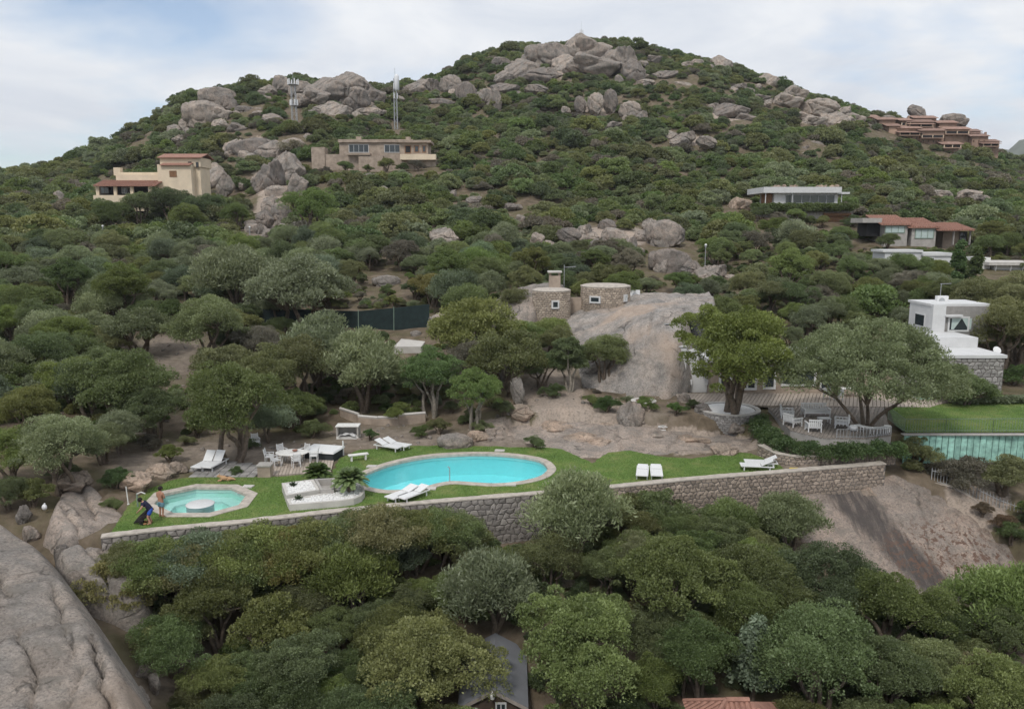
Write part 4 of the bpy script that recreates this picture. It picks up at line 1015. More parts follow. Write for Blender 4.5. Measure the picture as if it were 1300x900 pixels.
for row in [(578, 560, 46, 24, 'wide grey granite boulder behind the kidney pool beside slim tree trunks', 'granite', 5, 0), (797, 529, 42, 38, 'sharp tilted block of granite standing on the slab left of the round brick planter', 'granite', 2, .6),
            (658, 500, 26, 40, 'upright granite block beside the stone steps', 'granite', 2, 0), (640, 475, 28, 26, 'grey boulder under the pines above the steps', 'granite_dark', 0, 0),
            (490, 356, 36, 18, 'pale domed boulder in the trees behind the dark netting fence', 'granite', 5, 0), (560, 412, 34, 34, 'pale boulder at the end of the dark netting fence', 'granite_pale', 1, 0), (590, 425, 34, 22, 'flat pale boulder beside the concrete slab', 'granite_pale', 4, 0), (528, 423, 14, 9, 'small boulder on the concrete slab', 'granite', 5, 0),
            (1012, 371, 22, 16, 'pointed boulder showing above the wood behind the white house', 'granite', 2, 0), (930, 384, 26, 12, 'flat boulder at the top edge of the granite dome', 'granite_pale', 4, 0), (1025, 620, 1, 1, '', 'granite', 0, 0),
            (30, 652, 24, 28, 'square grey boulder under the round yellowish bush', 'granite', 0, 0), (40, 676, 26, 24, 'grey boulder leaning below the square one', 'granite', 3, 0), (78, 712, 30, 40, 'wrinkled grey boulder between the foreground dome and the pink hump', 'granite_dark', 2, 0),
            (150, 706, 30, 34, 'orange stained cracked block under the end of the long wall', 'granite_pink', 0, 0), (182, 852, 26, 26, 'topmost loose rock in the pile beside the foreground dome', 'granite', 0, 0), (196, 868, 26, 30, 'grey loose rock on the side of the pile beside the foreground dome', 'granite', 2, 0), (180, 884, 30, 30, 'lowest loose rock of the pile beside the foreground dome', 'granite', 3, 0),
            (85, 615, 60, 22, 'low granite ledge above the pink hump', 'granite_pink', 4, 0), (205, 598, 40, 22, 'rough tan boulder at the back edge of the lawn', 'granite_pink', 1, 0), (170, 614, 54, 24, 'long tan boulder bordering the lawn behind the two people', 'granite_pink', 4, 0),
            (228, 594, 30, 18, 'tan boulder next to the paved lounger patio', 'granite_pink', 3, 0), (75, 250, 12, 18, 'lone rounded boulder on the slope left of the cream villa', 'granite', 5, 0), (100, 610, 40, 22, 'cracked tan rock below the dark low bush', 'granite_pink', 2, 0),
            (935, 545, 24, 14, 'low rock beside the round stone planter', 'granite', 4, 0), (895, 520, 24, 20, 'rugged rock between the clipped bush and the stone planter', 'granite_dark', 1, 0), (868, 508, 20, 16, 'rugged rock under the white wall with the door', 'granite', 2, 0), (290, 352, 1, 1, '', 'granite', 0, 0),
            (190, 385, 30, 18, 'rough grey rocks at the top of the gravel clearing', 'granite_dark', 1, 0), (605, 470, 20, 20, 'rock among the pine trunks', 'granite', 3, 0), (680, 470, 20, 16, 'rock at the top of the stone steps', 'granite', 1, 0), (1100, 625, 34, 18, 'tan slab propped under the end of the brown wall', 'granite_pink', 1, 0), (940, 262, 34, 18, 'pink slab of rock beside the hedge of the white villa', 'granite_pink', 4, 0),
            (10, 372, 24, 16, 'grey boulder by the pale path at the left edge', 'granite', 5, 0),
            (705, 546, 66, 16, 'long low pink ledge behind the small white flecked shrub', 'granite_pink', 4, 0), (745, 562, 74, 18, 'wide flat pink ledge at the tip of the lawn tongue', 'granite_pink', 6, 0), (878, 562, 58, 14, 'flat pink ledge above the pair of flat loungers', 'granite_pink', 4, 0), (664, 522, 36, 20, 'warm brown block at the foot of the stone steps', 'granite_pink', 1, 0), (765, 541, 44, 14, 'low warm ledge beside the sharp tilted block', 'granite_pink', 6, 0), (610, 553, 34, 16, 'low brown boulder beside the rock cut steps', 'granite_pink', 3, 0), (835, 556, 44, 12, 'smooth low ledge under the wire basket', 'granite_pale', 4, 0), (920, 572, 40, 12, 'small flat ledge where the lawn meets the slab', 'granite_pink', 6, 0)]:
    if row[4]: boulder(row[0], row[1], row[2], row[3], row[4], row[5], row[6], tilt=row[7])

# ------------------------------------------------------------------ buildings
def hbox(name, px0, px1, py0, py1, Y, depth, mat, par, dy=0.0, foot=False, smooth=False):
    a = aty(px0, py1, Y); b = aty(px1, py0, Y)
    o = MB().box((a[0], Y + dy, a[2]), (b[0], Y + depth, b[2])).build(name, mat, par)
    if foot: FOOT.append((a[0], b[0], Y, Y + depth))
    return o
def window(px0, px1, py0, py1, Y, par, frame='white_paint', pane='window_glass', bars=1, t=.09, sub='window', proud=.10):
    a = aty(px0, py1, Y); b = aty(px1, py0, Y); x0, x1, z0, z1 = a[0], b[0], a[2], b[2]; m = MB()
    y0, y1 = Y - proud, Y - .003
    m.box((x0, y0, z0), (x0 + t, y1, z1)).box((x1 - t, y0, z0), (x1, y1, z1)).box((x0 + t, y0, z0), (x1 - t, y1, z0 + t)).box((x0 + t, y0, z1 - t), (x1 - t, y1, z1))
    for k in range(1, bars + 1):
        xm = x0 + (x1 - x0) * k / (bars + 1); m.box((xm - t * .35, y0 + .01, z0 + t), (xm + t * .35, y1, z1 - t))
    w = m.build(sub, frame, par)
    MB().box((x0 + t * .5, Y - .045, z0 + t * .5), (x1 - t * .5, Y - .004, z1 - t * .5)).build('pane', pane, w, local=False)
    return w
def house(name, label, px, py, Y, group=None, cat='house'): return thing(name, label, cat, aty(px, py, Y), group)
def gabled(name, px0, px1, pyr, pye, Y, depth, mat, par, over=.3, ridge=.5, tiles=False):
    """roof sloping to the front from a ridge: front eave at pye, ridge row pyr (both at depth Y / Y+depth*ridge)"""
    a = aty(px0, pye, Y); b = aty(px1, pye, Y); zr = aty(px0, pyr, Y + depth * ridge)[2]; yr = Y + depth * ridge; y2 = Y + depth + over
    x0, x1 = a[0] - over, b[0] + over; ze = a[2]; y0 = Y - over; th = .16
    m = MB(); m.add([(x0, y0, ze), (x1, y0, ze), (x1, yr, zr), (x0, yr, zr), (x1, y2, ze), (x0, y2, ze), (x0, y0, ze - th), (x1, y0, ze - th), (x1, yr, zr - th), (x0, yr, zr - th), (x1, y2, ze - th), (x0, y2, ze - th)],
          [(0, 1, 2, 3), (3, 2, 4, 5), (0, 6, 7, 1), (7, 6, 9, 8), (8, 9, 11, 10), (4, 10, 11, 5), (1, 7, 8, 2), (2, 8, 10, 4), (0, 3, 9, 6), (3, 5, 11, 9)])
    o = m.build(name, mat, par)
    if tiles:
        n = int((x1 - x0) / .42); rb = MB()
        for k in range(n + 1):
            x = x0 + (x1 - x0) * k / n; rb.tube([(x, y0 - .02, ze + .03), (x, yr, zr + .03)], .11, 5)
        tag(rb.build('tile_row', mat, o), kind='stuff')
    return o
# cream villa with red roof
h = house('cream_villa', 'cream plastered villa with red tiled roof and square tower on the left slope', 190, 246, 192)
hbox('wall', 150, 206, 222, 262, 192, 9, 'cream_plaster', h, foot=True)
hbox('wall', 203, 242, 209, 262, 191, 8, 'cream_plaster', h, foot=True)
hbox('wall', 203.5, 254, 200, 212, 192.6, 7, 'cream_plaster', h)
hbox('wall', 242, 254, 211.5, 262, 193, 6, 'cream_plaster', h, foot=True)
gabled('roof', 203, 254, 195.5, 200, 192.4, 7.4, 'terracotta', h, .5)
gabled('roof', 204, 240, 206.5, 209.5, 190.6, 2.4, 'terracotta', h, .25, 1)
gabled('roof', 121, 196, 229, 236, 187.5, 5, 'terracotta', h, .3, 1, True)
hbox('terrace_wall', 150, 200, 219, 224, 192.8, 3, 'cream_plaster', h, .02)
hbox('chimney', 144.5, 152, 213, 223, 193, 1.4, 'cream_plaster', h)
hbox('back_wall', 123, 196, 236, 249, 191.7, .2, 'dark_interior', h)
hbox('porch_base', 120, 206, 248, 268, 187.3, 4.4, 'cream_plaster', h)
for px in (123.5, 146, 167, 190): hbox('pillar', px - 1.4, px + 1.4, 236, 248, 188, .45, 'cream_plaster', h)
window(215.5, 224, 217, 225, 191, h, 'wood_brown', 'wood_brown', 1, .12)
window(239, 243, 205.5, 210.5, 192.6, h, 'wood_dark', 'window_glass', 0, .1); window(249, 252, 206, 213, 192.6, h, 'wood_dark', 'window_glass', 0, .1)
window(155, 170, 238, 246, 191.5, h, 'white_paint', 'window_glass', 3, .1); window(128, 138, 238, 246, 191.5, h, 'wood_dark', 'window_glass', 1, .1)
# stone villa under the masts
h = house('stone_villa', 'long low brown stone villa with flat roof and balconies under the slim mast', 480, 215, 228)
hbox('wall', 432, 520, 181, 225, 228, 9, 'stone_house', h, foot=True)
hbox('wall', 508, 543, 181, 225, 227.2, 9, 'stone_house', h, foot=True)
hbox('roof', 429, 524, 177.2, 181, 227.4, 10.5, 'stone_house', h); hbox('roof', 506, 547, 178, 181.2, 226.2, 9, 'stone_house', h, -.02)
hbox('balcony', 508, 553, 196, 203, 224.5, 3, 'cream_plaster', h); hbox('base_wall', 536, 553, 203, 230, 226, 5, 'stone_house', h); hbox('base_wall', 456, 486, 198, 226, 226.6, 4, 'stone_house', h)
hbox('terrace_wall', 396, 412, 187, 215, 228, 4, 'stone_house', h); hbox('terrace_wall', 412, 436, 196, 218, 228.4, 3, 'stone_house', h)
hbox('garage_opening', 536.5, 550, 212, 218, 225.9, .3, 'dark_interior', h, -.02)
window(443, 468, 183.5, 194, 228, h, 'white_paint', 'window_glass', 3, .12); window(488, 508, 184, 194, 228, h, 'white_paint', 'window_glass', 2, .12); window(514, 522, 185, 195, 227.2, h, 'wood_brown', 'dark_interior', 0, .2); window(526, 532, 185, 194, 227.2, h, 'wood_brown', 'window_glass', 0, .2); window(536, 541, 185, 194, 227.2, h, 'wood_brown', 'window_glass', 0, .2)
hbox('balcony_rail', 440, 470, 194.5, 197, 226.3, 1.6, 'stone_house', h); hbox('chimney', 452, 458, 173.5, 177.2, 231, 1.2, 'stone_house', h); hbox('chimney', 515, 521, 174, 178, 231, 1.2, 'stone_house', h)
# white villa on the right
h = house('white_villa', 'white modern villa with ribbon windows and rocks on its flat roof', 1020, 285, 172)
hbox('wall', 981, 1064, 245, 290, 172, 10, 'white_paint', h, foot=True)
hbox('roof', 969.5, 1069, 237.5, 245, 170.6, 12, 'white_paint', h); hbox('roof_wing', 1064, 1079, 244, 246.5, 170.8, 6, 'white_paint', h, -.02)
hbox('side_panel', 975, 981, 246, 262, 173, 5, 'wood_brown', h)
window(996.5, 1060, 247.2, 258.5, 172, h, 'metal_grey', 'window_glass', 5, .12)
for px in (972, 1006, 1068.5): hbox('post', px - .8, px + .8, 245, 262, 171, .3, 'white_paint', h)
hbox('terrace_wall', 962, 1084, 261.5, 288, 170.2, 1.8, 'concrete', h, foot=True); hbox('base_wall', 1018, 1046, 271, 300, 169.9, 6, 'concrete', h, foot=True)
hbox('wood_gate', 1049, 1077, 274, 300, 170, .3, 'wood_brown', h); hbox('lintel', 1046, 1081, 270.5, 274, 169.3, 1.5, 'wood_brown', h)
for px in (1047.5, 1079.5): hbox('post', px - 1.5, px + 1.5, 274, 300, 169.5, .4, 'wood_brown', h)
for k, px in enumerate([984, 989, 995, 1006, 1010, 1039, 1043, 1048, 1057, 1062]):
    q = aty(px, 237.5, 175); o = obj_of('roof_rock', BOULD[k % 7], h); o.location = Vector(q) - world_of(h); o.scale = (.62, .5, .55); o.color = ROCKCOL['granite_pink']
# tiled house below it
h = house('tiled_house', 'grey stone house with three red tiled roofs stepping down beside the small white roofs', 1165, 312, 140)
for (a, b, t, e, g0) in [(1120, 1154, 273.5, 285, 308), (1154.5, 1190, 277, 288.5, 308), (1191, 1234, 283, 292, 312)]:
    gabled('roof', a, b, t, e, 140, 6, 'terracotta', h, .3, 1, True)
    if a < 1190: hbox('wall', a + 1, b - 1, e, g0 + 14, 140.2, 6, 'concrete', h, foot=True)
    else: hbox('wall', a + 4, b - 14, e, g0 + 14, 142.5, 4, 'stone_house', h, foot=True)
hbox('wing', 1095, 1120, 277, 283, 140.6, 5, 'concrete', h); hbox('wing_wall', 1100, 1119, 283, 300, 142, 4, 'dark_interior', h)
window(1123, 1149, 287, 296, 140.2, h, 'metal_green', 'curtain', 2, .12); window(1161, 1186, 291, 303, 140.2, h, 'metal_green', 'curtain', 2, .12)
for px in (1211, 1232): hbox('pillar', px - 1.4, px + 1.4, 293, 311, 140.3, .4, 'concrete', h)
window(1217, 1228, 294, 310, 142.4, h, 'wood_dark', 'window_glass', 1, .1)
# white flat roofs among trees
h = house('white_bungalow', 'white walled bungalow with long stepped flat roof half hidden by trees below the tiled house', 1165, 336, 116)
hbox('roof', 1121, 1172, 317.5, 320.5, 116, 4, 'white_paint', h); hbox('wall', 1122, 1171, 320.5, 345, 116.2, 4, 'white_paint', h, foot=True)
hbox('roof', 1172, 1209, 321, 325, 115.5, 4, 'white_paint', h, -.02); hbox('wall', 1173, 1208, 325, 338, 115.7, 4, 'white_paint', h, foot=True)
window(1176, 1186, 327, 336, 115.7, h, 'white_paint', 'window_glass', 1, .08)
h = house('small_white_house', 'small white house with grey cornice and pillars at the right edge', 1275, 358, 118)
hbox('wall', 1260, 1330, 337, 360, 118.5, 6, 'white_weathered', h, foot=True); hbox('roof', 1256, 1330, 333, 337, 117.6, 7, 'concrete_pale', h); hbox('wall', 1244, 1258, 327, 345, 119, 4, 'white_weathered', h)
window(1270, 1278, 342, 350, 118.5, h, 'white_paint', 'window_glass', 1, .08); window(1286, 1296, 342, 356, 118.5, h, 'white_paint', 'window_glass', 1, .08)
for px in (1264, 1283, 1299): hbox('pillar', px - .9, px + .9, 337, 358, 117.7, .3, 'white_paint', h)
# rust village on the far ridge
vill = [(1098, 1116, 146, 156, 338), (1114, 1138, 149, 160, 334), (1142, 1158, 150, 162, 336), (1140, 1170, 160, 176, 330), (1160, 1190, 147, 160, 340), (1152, 1186, 152, 163, 335), (1168, 1200, 163, 180, 328),
        (1190, 1216, 153, 166, 338), (1198, 1232, 161, 172, 333), (1220, 1246, 164, 174, 336), (1232, 1256, 170, 180, 330), (1246, 1270, 177, 187, 330), (1196, 1222, 180, 188, 324), (1126, 1144, 157, 172, 330)]
VW = ['low block at the upper end of the ridge', 'wide block with arched porch', 'narrow block with a chimney', 'broad block with deep stone front', 'top block under the leaning rock', 'middle block with long balcony', 'lower block with two open loggias', 'block against the round summit boulder', 'terraced block with pergola', 'small terrace house with wide eaves', 'terrace house below the wide eaved one', 'lowest house at the end of the ridge', 'separate little house below the others', 'tall narrow house with small windows']
for n_, (a, b, t, e, Y) in enumerate(vill):
    h = house('village_house', 'rust red ' + VW[n_] + ' in the hilltop village', (a + b) / 2, e, Y, 'rust coloured houses of the hilltop village')
    hbox('wall', a + 1, b - 1, t + 2.5, e + 14, Y, 7, 'rust_plaster', h, foot=True)
    gabled('roof', a, b, t, t + 3, Y - .4, 6, 'village_tile', h, .4, .7)
    mid = (t + e) / 2 + 2
    if n_ % 3 != 1:
        hbox('balcony', a + 2, b - 1, mid + 1.4, mid + 2.6, Y - 2.2, 2.2, 'rust_plaster', h); n_ % 2 and gabled('porch_roof', a + 1, b + 1, mid - 3.0, mid - 1.8, Y - 2.4, 2.4, 'village_tile', h, .2, 1)
        for k in range(3): px = a + 3 + (b - a - 5) * k / 2; hbox('pillar', px - .5, px + .5, mid - 1.9, mid + 1.5, Y - 2.0, .3, 'cream_plaster', h)
        hbox('loggia', a + 3, b - 3, mid - 1.6, mid + 1.4, Y - .05, .3, 'dark_interior', h, -.03)
    k = a + 3
    while k < b - 4:
        window(k, k + 2.2, e - 2.0, e + 1.0, Y, h, 'wood_brown', 'window_glass', 0, .14); k += 6.5
    if n_ % 4 == 2: hbox('chimney', b - 5, b - 3, t - 2, t + 1.5, Y + 3, 1, 'rust_plaster', h)
for row in [(1168, 143, 26, 14, 'leaning pointed boulder above the rust village roofs', 'granite_dark', 1, .5), (1212, 150, 28, 14, 'round summit boulder among the rust village roofs', 'granite', 5, 0), (1218, 156, 26, 14, 'second round boulder beside the rust village roofs', 'granite', 4, 0), (1130, 150, 16, 8, 'low boulder between the upper rust village houses', 'granite', 5, 0)]:
    boulder(*row[:6], k=row[6], tilt=row[7], Y=345)

# ------------------------------------------------------------------ round stone towers by the dome
def ring_pts(c, r, n, a0=0, a1=2 * math.pi): return [(c[0] + r * math.cos(a0 + (a1 - a0) * k / n), c[1] + r * math.sin(a0 + (a1 - a0) * k / n)) for k in range(n + 1)]
def tower(name, label, px0, px1, pyt, pyb, Yf, wins, roofpx, chim=None, seed=30):
    a = aty(px0, pyt, Yf + 2); b = aty(px1, pyt, Yf + 2); r = (b[0] - a[0]) / 2; cx = (a[0] + b[0]) / 2; c = (cx, Yf + r); zt = aty(px0, pyt, Yf)[2]; zb = aty(px0, pyb, Yf)[2] - 1.2
    t = thing(name, label, 'house', (cx, c[1], zb)); FOOT.append((cx - r, cx + r, Yf, Yf + 2 * r))
    arc = ring_pts(c, r, 40, math.pi * 1.98, math.pi * 1.02)[::-1]
    stone_wall('x', 'x', arc, lambda s: zt, lambda s: zb, .42, .26, .4, 'stone_tan', None, 150, seed=seed, parent=t, proud=.04)
    MB().lathe((cx, c[1], 0), [(r - .05, zb), (r - .05, zt - .02)], 40).build('wall', 'stone_house', t, True)
    MB().lathe((cx, c[1], zt), [(r + .04, .0), (r + .05, .10), (r * .86, .22), (.1, .34)], 40).build('roof', 'coping', t)
    for (w0, w1, h0, h1, pn) in wins:
        q = aty((w0 + w1) / 2, (h0 + h1) / 2, Yf); ang = math.asin(max(-1, min(1, (q[0] - cx) / r))); Yw = c[1] - r * math.cos(ang) - .06
        q0 = aty(w0, h1, Yw); q1 = aty(w1, h0, Yw); hw = (q1[0] - q0[0]) / 2; fw = MB(); t_ = .16
        fw.box((-hw, -.10, 0), (-hw + t_, .25, q1[2] - q0[2])).box((hw - t_, -.10, 0), (hw, .25, q1[2] - q0[2])).box((-hw + t_, -.10, 0), (hw - t_, .25, t_)).box((-hw + t_, -.10, q1[2] - q0[2] - t_), (hw - t_, .25, q1[2] - q0[2]))
        M = Matrix.Translation(((q0[0] + q1[0]) / 2, Yw, q0[2])) @ Matrix.Rotation(ang, 4, 'Z')
        wd = fw.xform(M).build('window', 'white_paint', t); MB().box((-hw + .1, -.03, .1), (hw - .1, .2, q1[2] - q0[2] - .1)).xform(M).build('pane', pn, wd)
    return t, c, r, zt
t, c1, r1, z1 = tower('round_stone_house', 'round rubble stone tower with one small window and a stone chimney', 676, 724, 371, 412, 84, [(700, 710, 381.5, 392, 'window_glass')], None, seed=31)
ch = aty(704, 371, 88); MB().box((ch[0] - .62, 87.6, z1), (ch[0] + .62, 88.9, z1 + 1.5)).build('chimney', 'stone_house', t); MB().box((ch[0] - .78, 87.4, z1 + 1.85), (ch[0] + .78, 89.1, z1 + 2.0)).build('chimney_cap', 'concrete_pale', t)
for dx in (-.5, .5): MB().box((ch[0] + dx - .12, 87.7, z1 + 1.5), (ch[0] + dx + .12, 88.8, z1 + 1.85)).build('chimney_post', 'stone_house', t)
tower('round_stone_house', 'wider round stone tower with flat concrete roof and two white framed windows', 738, 801, 366, 400, 85, [(748, 763, 376, 385, 'window_glass'), (791, 797, 374, 383, 'curtain')], None, seed=32)
rock_patch('granite_outcrop', 'sloping granite shoulder left of the round stone towers', [(627, 386, 87), (640, 371, 89), (660, 365, 90), (688, 361, 91), (674, 408, 83.6), (650, 408, 84.4), (630, 406, 85.5), (715, 362, 94), (678, 385, 85.6), (655, 388, 86)], .25, 'granite', .3, 1.2, 3, 1.5, seed=40)
lw = thing('linking_wall', 'low rubble stone wall joining the two round stone towers', 'stone wall', aty(731, 405, 87)); hbox('wall', 719, 744, 378, 410, 87.2, .6, 'stone_house', lw)
q = aty(806, 374, 93); t = thing('roof_air_unit', 'white air conditioner box beside the wider round tower', 'air conditioner', q)
MB().box(q + [-.6, 0, -.6], q + [.6, .5, .5]).build('casing', 'white_plastic', t); MB().lathe((0, 0, 0), [(.3, 0), (.3, .03), (.1, .05)], 14).xform(Matrix.Translation((q[0], q[1] - .001, q[2] - .05)) @ Matrix.Rotation(R(90), 4, 'X')).build('fan', 'metal_grey', t)
q = aty(716, 372, 90); t = thing('tv_aerial', 'thin television aerial beside the stone chimney', 'aerial', q)
MB().tube([q, q + np.array([0, 0, 3.2])], .035, 5).build('mast', 'metal_grey', t); MB().tube([q + np.array([0, 0, 2.9]), q + np.array([1.3, 0, 3.0])], .03, 5).build('boom', 'metal_grey', t)
for k in range(5): MB().tube([q + np.array([.2 + .25 * k, -.35, 2.93]), q + np.array([.2 + .25 * k, .35, 2.93])], .018, 4).build('rod', 'metal_grey', t)
# glass screens and white curved wall
t = thing('glass_screen', 'tall dark tinted glass screens standing on the white wall beside the granite dome', 'glass screen', aty(870, 438, 72))
for (a, b, t0, t1, Y) in [(843.5, 870, 411, 440, 71.6), (870.6, 905, 400, 437, 72.2)]:
    hbox('pane', a + .8, b - .8, t0 + 1, t1, Y, .04, 'clear_glass', t); hbox('post', b - .8, b, t0, t1 + .5, Y - .03, .10, 'metal_grey', t)
    hbox('rail', a, b - .8, t0, t0 + .8, Y - .03, .10, 'metal_grey', t)
# ------------------------------------------------------------------ main house
h = thing('main_house', 'long low white and stone house with flat roofs behind the terrace trees', 'house', (30, 69, TERR_Z))
Z0 = TERR_Z
def X(px, Y): return aty(px, 450, Y)[0]
def zz_(py, Y): return aty(650, py, Y)[2]
def wbox(name, x0, x1, y0, y1, z0, z1, mat, par=h): return MB().box((x0, y0, z0), (x1, y1, z1)).build(name, mat, par)
wbox('wall', X(905, 69), X(1160, 69), 69, 74.8, Z0 - .3, 4.55, 'stone_house'); FOOT.append((X(840, 69), X(1280, 69), 66, 82))
wbox('roof', X(893, 69), X(1166, 69), 68.2, 75, 4.55, 4.92, 'white_paint')
wbox('wall', X(862, 71), X(906, 70), 70.6, 79, Z0 - .3, 5.2, 'white_paint')
hbox('white_wall', 850, 872, 441, 492, 69.9, .5, 'white_paint', h); hbox('wall_cap', 849.4, 872.6, 439.5, 441, 69.8, .7, 'white_paint', h)
hbox('door', 853, 862, 457, 488, 69.9, .1, 'metal_white', h, -.06)
for (a, b, t_, e, bars) in [(991, 1037, 462, 490, 0), (912, 930, 464, 495, 0), (936, 962, 464, 495, 1), (968, 986, 464, 494, 0)]: window(a, b, t_, e, 69, h, 'white_paint', 'window_glass', bars, .2)
window(1040, 1057, 464, 495, 69, h, 'white_paint', 'window_glass', 0, .14, 'door')
hbox('beam', 985, 1064, 458.5, 462, 68.6, .5, 'white_paint', h, -.02)
# right wing
yw = 67.0
wbox('wall', X(1150, yw), X(1276, yw), yw, 73.6, Z0 - .3, 5.15, 'stone_grey')
wbox('roof', X(1148, yw), X(1278, yw), yw - .15, 73.8, 5.15, 5.42, 'white_paint')
xs0, xs1 = X(1212, yw), X(1276, yw)
stone_wall('x', 'x', [(xs0, yw - .02), (xs1, yw - .02)], lambda s: 5.13, lambda s: Z0 - .2, .52, .36, .1, 'stone_grey', None, 140, seed=50, parent=h, proud=.05)
wbox('roof_step', X(1186, 71), X(1240, 71), 71, 74.9, 5.42, 6.35, 'white_paint')
for (a, b) in [(1155.5, 1165.5), (1180, 1191)]: 
    o = window(a, b, 487.5, 505, yw, h, 'white_paint', 'window_glass', 0, .16, 'shutter_door')
hbox('doorway', 1166, 1179.5, 487, 505, yw, .1, 'dark_interior', h, -.03)
window(1226, 1240, 484, 503, yw - .1, h, 'white_paint', 'white_paint', 1, .12, 'shutter'); window(1212, 1224, 489, 500, yw - .1, h, 'white_paint', 'window_glass', 0, .1)
# upper block
yu = 75
wbox('upper_wall', X(1194.5, yu), X(1250, yu), yu, 79.2, 5.4, zz_(389, yu), 'stone_grey')
wbox('stair_tower', X(1178, yu), X(1194, yu), yu - .3, 79.2, 5.4, zz_(386.5, yu), 'white_paint'); wbox('upper_roof', X(1177, yu), X(1252, yu), yu + .1, 79.5, zz_(389, yu), zz_(386, yu), 'white_paint')
xw = X(1178, yu) - .003; fr_ = MB()
for (y0, y1, z0, z1) in [(76, 76.12, 6.6, 7.9), (77.9, 78.02, 6.6, 7.9), (76.12, 77.9, 6.6, 6.72), (76.12, 77.9, 7.78, 7.9)]: fr_.box((xw - .08, y0, z0), (xw, y1, z1))
wf_ = fr_.build('window', 'white_paint', h); MB().box((xw - .04, 76.06, 6.66), (xw - .002, 77.96, 7.84)).build('pane', 'window_glass', wf_)
window(1202, 1231, 402, 421, yu, h, 'white_paint', 'window_glass', 0, .16)
m = MB(); zt, zb = zz_(404, yu), zz_(418, yu); x0, x1 = X(1204, yu), X(1229, yu); xm = (x0 + x1) / 2
m.add([(x0, yu - .07, zt), (xm, yu - .07, zt), (x0 + .25, yu - .07, zb), (x0, yu - .07, zb), (x1, yu - .07, zt), (x1 - .25, yu - .07, zb), (x1, yu - .07, zb)], [(0, 3, 2, 1), (1, 5, 6, 4)]); m.build('curtain', 'curtain', h)
hbox('awning', 1201, 1223, 400, 402.4, yu - .5, .6, 'white_paint', h)
q = aty(1197, 381, 78); t = thing('air_conditioner', 'white air conditioner unit on the upper roof of the main house', 'air conditioner', q + [0, 0, -.4])
MB().box(q + [-.55, 0, -.45], q + [.55, .45, .4]).build('casing', 'white_plastic', t); MB().lathe((0, 0, 0), [(.28, 0), (.28, .03), (.08, .05)], 14).xform(Matrix.Translation((q[0] - .1, q[1], q[2] - .05)) @ Matrix.Rotation(R(90), 4, 'X')).build('fan', 'metal_grey', t)
q = aty(1193, 384, 79); t = thing('tv_aerial', 'thin television aerial on the upper roof of the main house', 'aerial', q)
MB().tube([q, q + np.array([0, 0, 1.9])], .03, 5).build('mast', 'metal_grey', t); MB().tube([q + np.array([-.1, 0, 1.85]), q + np.array([1.0, 0, 1.9])], .025, 5).build('boom', 'metal_grey', t)
q = aty(1265, 449, 70); t = thing('satellite_dish', 'small white satellite dish on the parapet of the stone end wall', 'satellite dish', q)
MB().lathe((0, 0, 0), [(.02, -.1), (.2, -.06), (.36, .06)], 14).xform(Matrix.Translation(q + [0, 0, .3]) @ Matrix.Rotation(R(60), 4, 'X')).build('dish', 'white_plastic', t); MB().tube([q + [0, 0, -.4], q + [0, .1, .3]], .04, 5).build('post', 'metal_grey', t)
for a, b in [((968, 498), 'teal doormat in front of the narrow white framed door'), ((1174, 507), 'teal doormat before the shuttered doors')]:
    q = atz(a[0], a[1], Z0); tag(MB().box((q[0] - .7, q[1] - .3, Z0 + .07), (q[0] + .7, q[1] + .3, Z0 + .10)).build('doormat', 'teal_boards'), b, 'doormat')

# ------------------------------------------------------------------ terrace boards
def clip_half(P, n_, d_):
    out = []
    for i in range(len(P)):
        a, b = P[i], P[(i+1) % len(P)]; da, db = a @ n_ - d_, b @ n_ - d_
        if da <= 0: out.append(a)
        if da * db < 0: out.append(a + (b - a) * da / (da - db))
    return out
def boards(name, poly, z0, z1, width, ang, mat, gap=.02, maxn=120):
    poly = np.array(poly); c = poly.mean(0); t = bpy.data.objects.new(name, None); COL.objects.link(t); t.location = (c[0], c[1], z0); tag(t, kind='structure')
    d = np.array([math.cos(ang), math.sin(ang)]); nr = np.array([-d[1], d[0]]); s = poly @ nr
    k = s.min(); ct = 0
    while k < s.max() and ct < maxn:
        P = clip_half(clip_half(list(poly), nr, k + width - gap), -nr, -k)
        if len(P) >= 3:
            ar = abs(sum(P[i][0] * P[(i+1) % len(P)][1] - P[(i+1) % len(P)][0] * P[i][1] for i in range(len(P)))) / 2
            if ar > .05: MB().prism(P, z0, z1 + rng.uniform(-.006, .006)).build('board', mat, t); ct += 1
        k += width
    return t
LT = plan([(975, 518), (985, 528), (1003, 546), (1042, 556), (1100, 557), (1132, 553), (1122, 517), (1050, 514)], Z0)
tag(MB().prism(offset_poly(LT, -.03), -.2, Z0 - .05).build('terrace_floor', 'concrete'), kind='structure')
boards('terrace_deck', LT, Z0 - .04, Z0 + .02, .27, R(62), 'wood_grey', .05)
UT = np.array([(X(862, 69) - .3, 68.9), (X(868, 65), 65.2), (X(975, 64), 64.0), (X(1190, 63), 63.4), (X(1205, 66), 66.6), (X(1205, 69), 66.8), (X(1150, 67), 66.9), (X(1148, 69), 68.9)])
UT = hull2(UT)
boards('upper_deck', UT, Z0 - .1, Z0 + .06, .30, R(66), 'wood_deck', .04)
# upper lawn
UL = plan([(1128, 518), (1136, 540), (1150, 549.5), (1300, 549), (1480, 547), (1480, 506), (1250, 508), (1190, 514)], Z0)
sheet('upper_lawn', UL, [], Z0 + .03, 'lawn'); grass('grass', UL, [], Z0 + .03, 26000, 'mown grass blades of the upper lawn behind the thin railing')
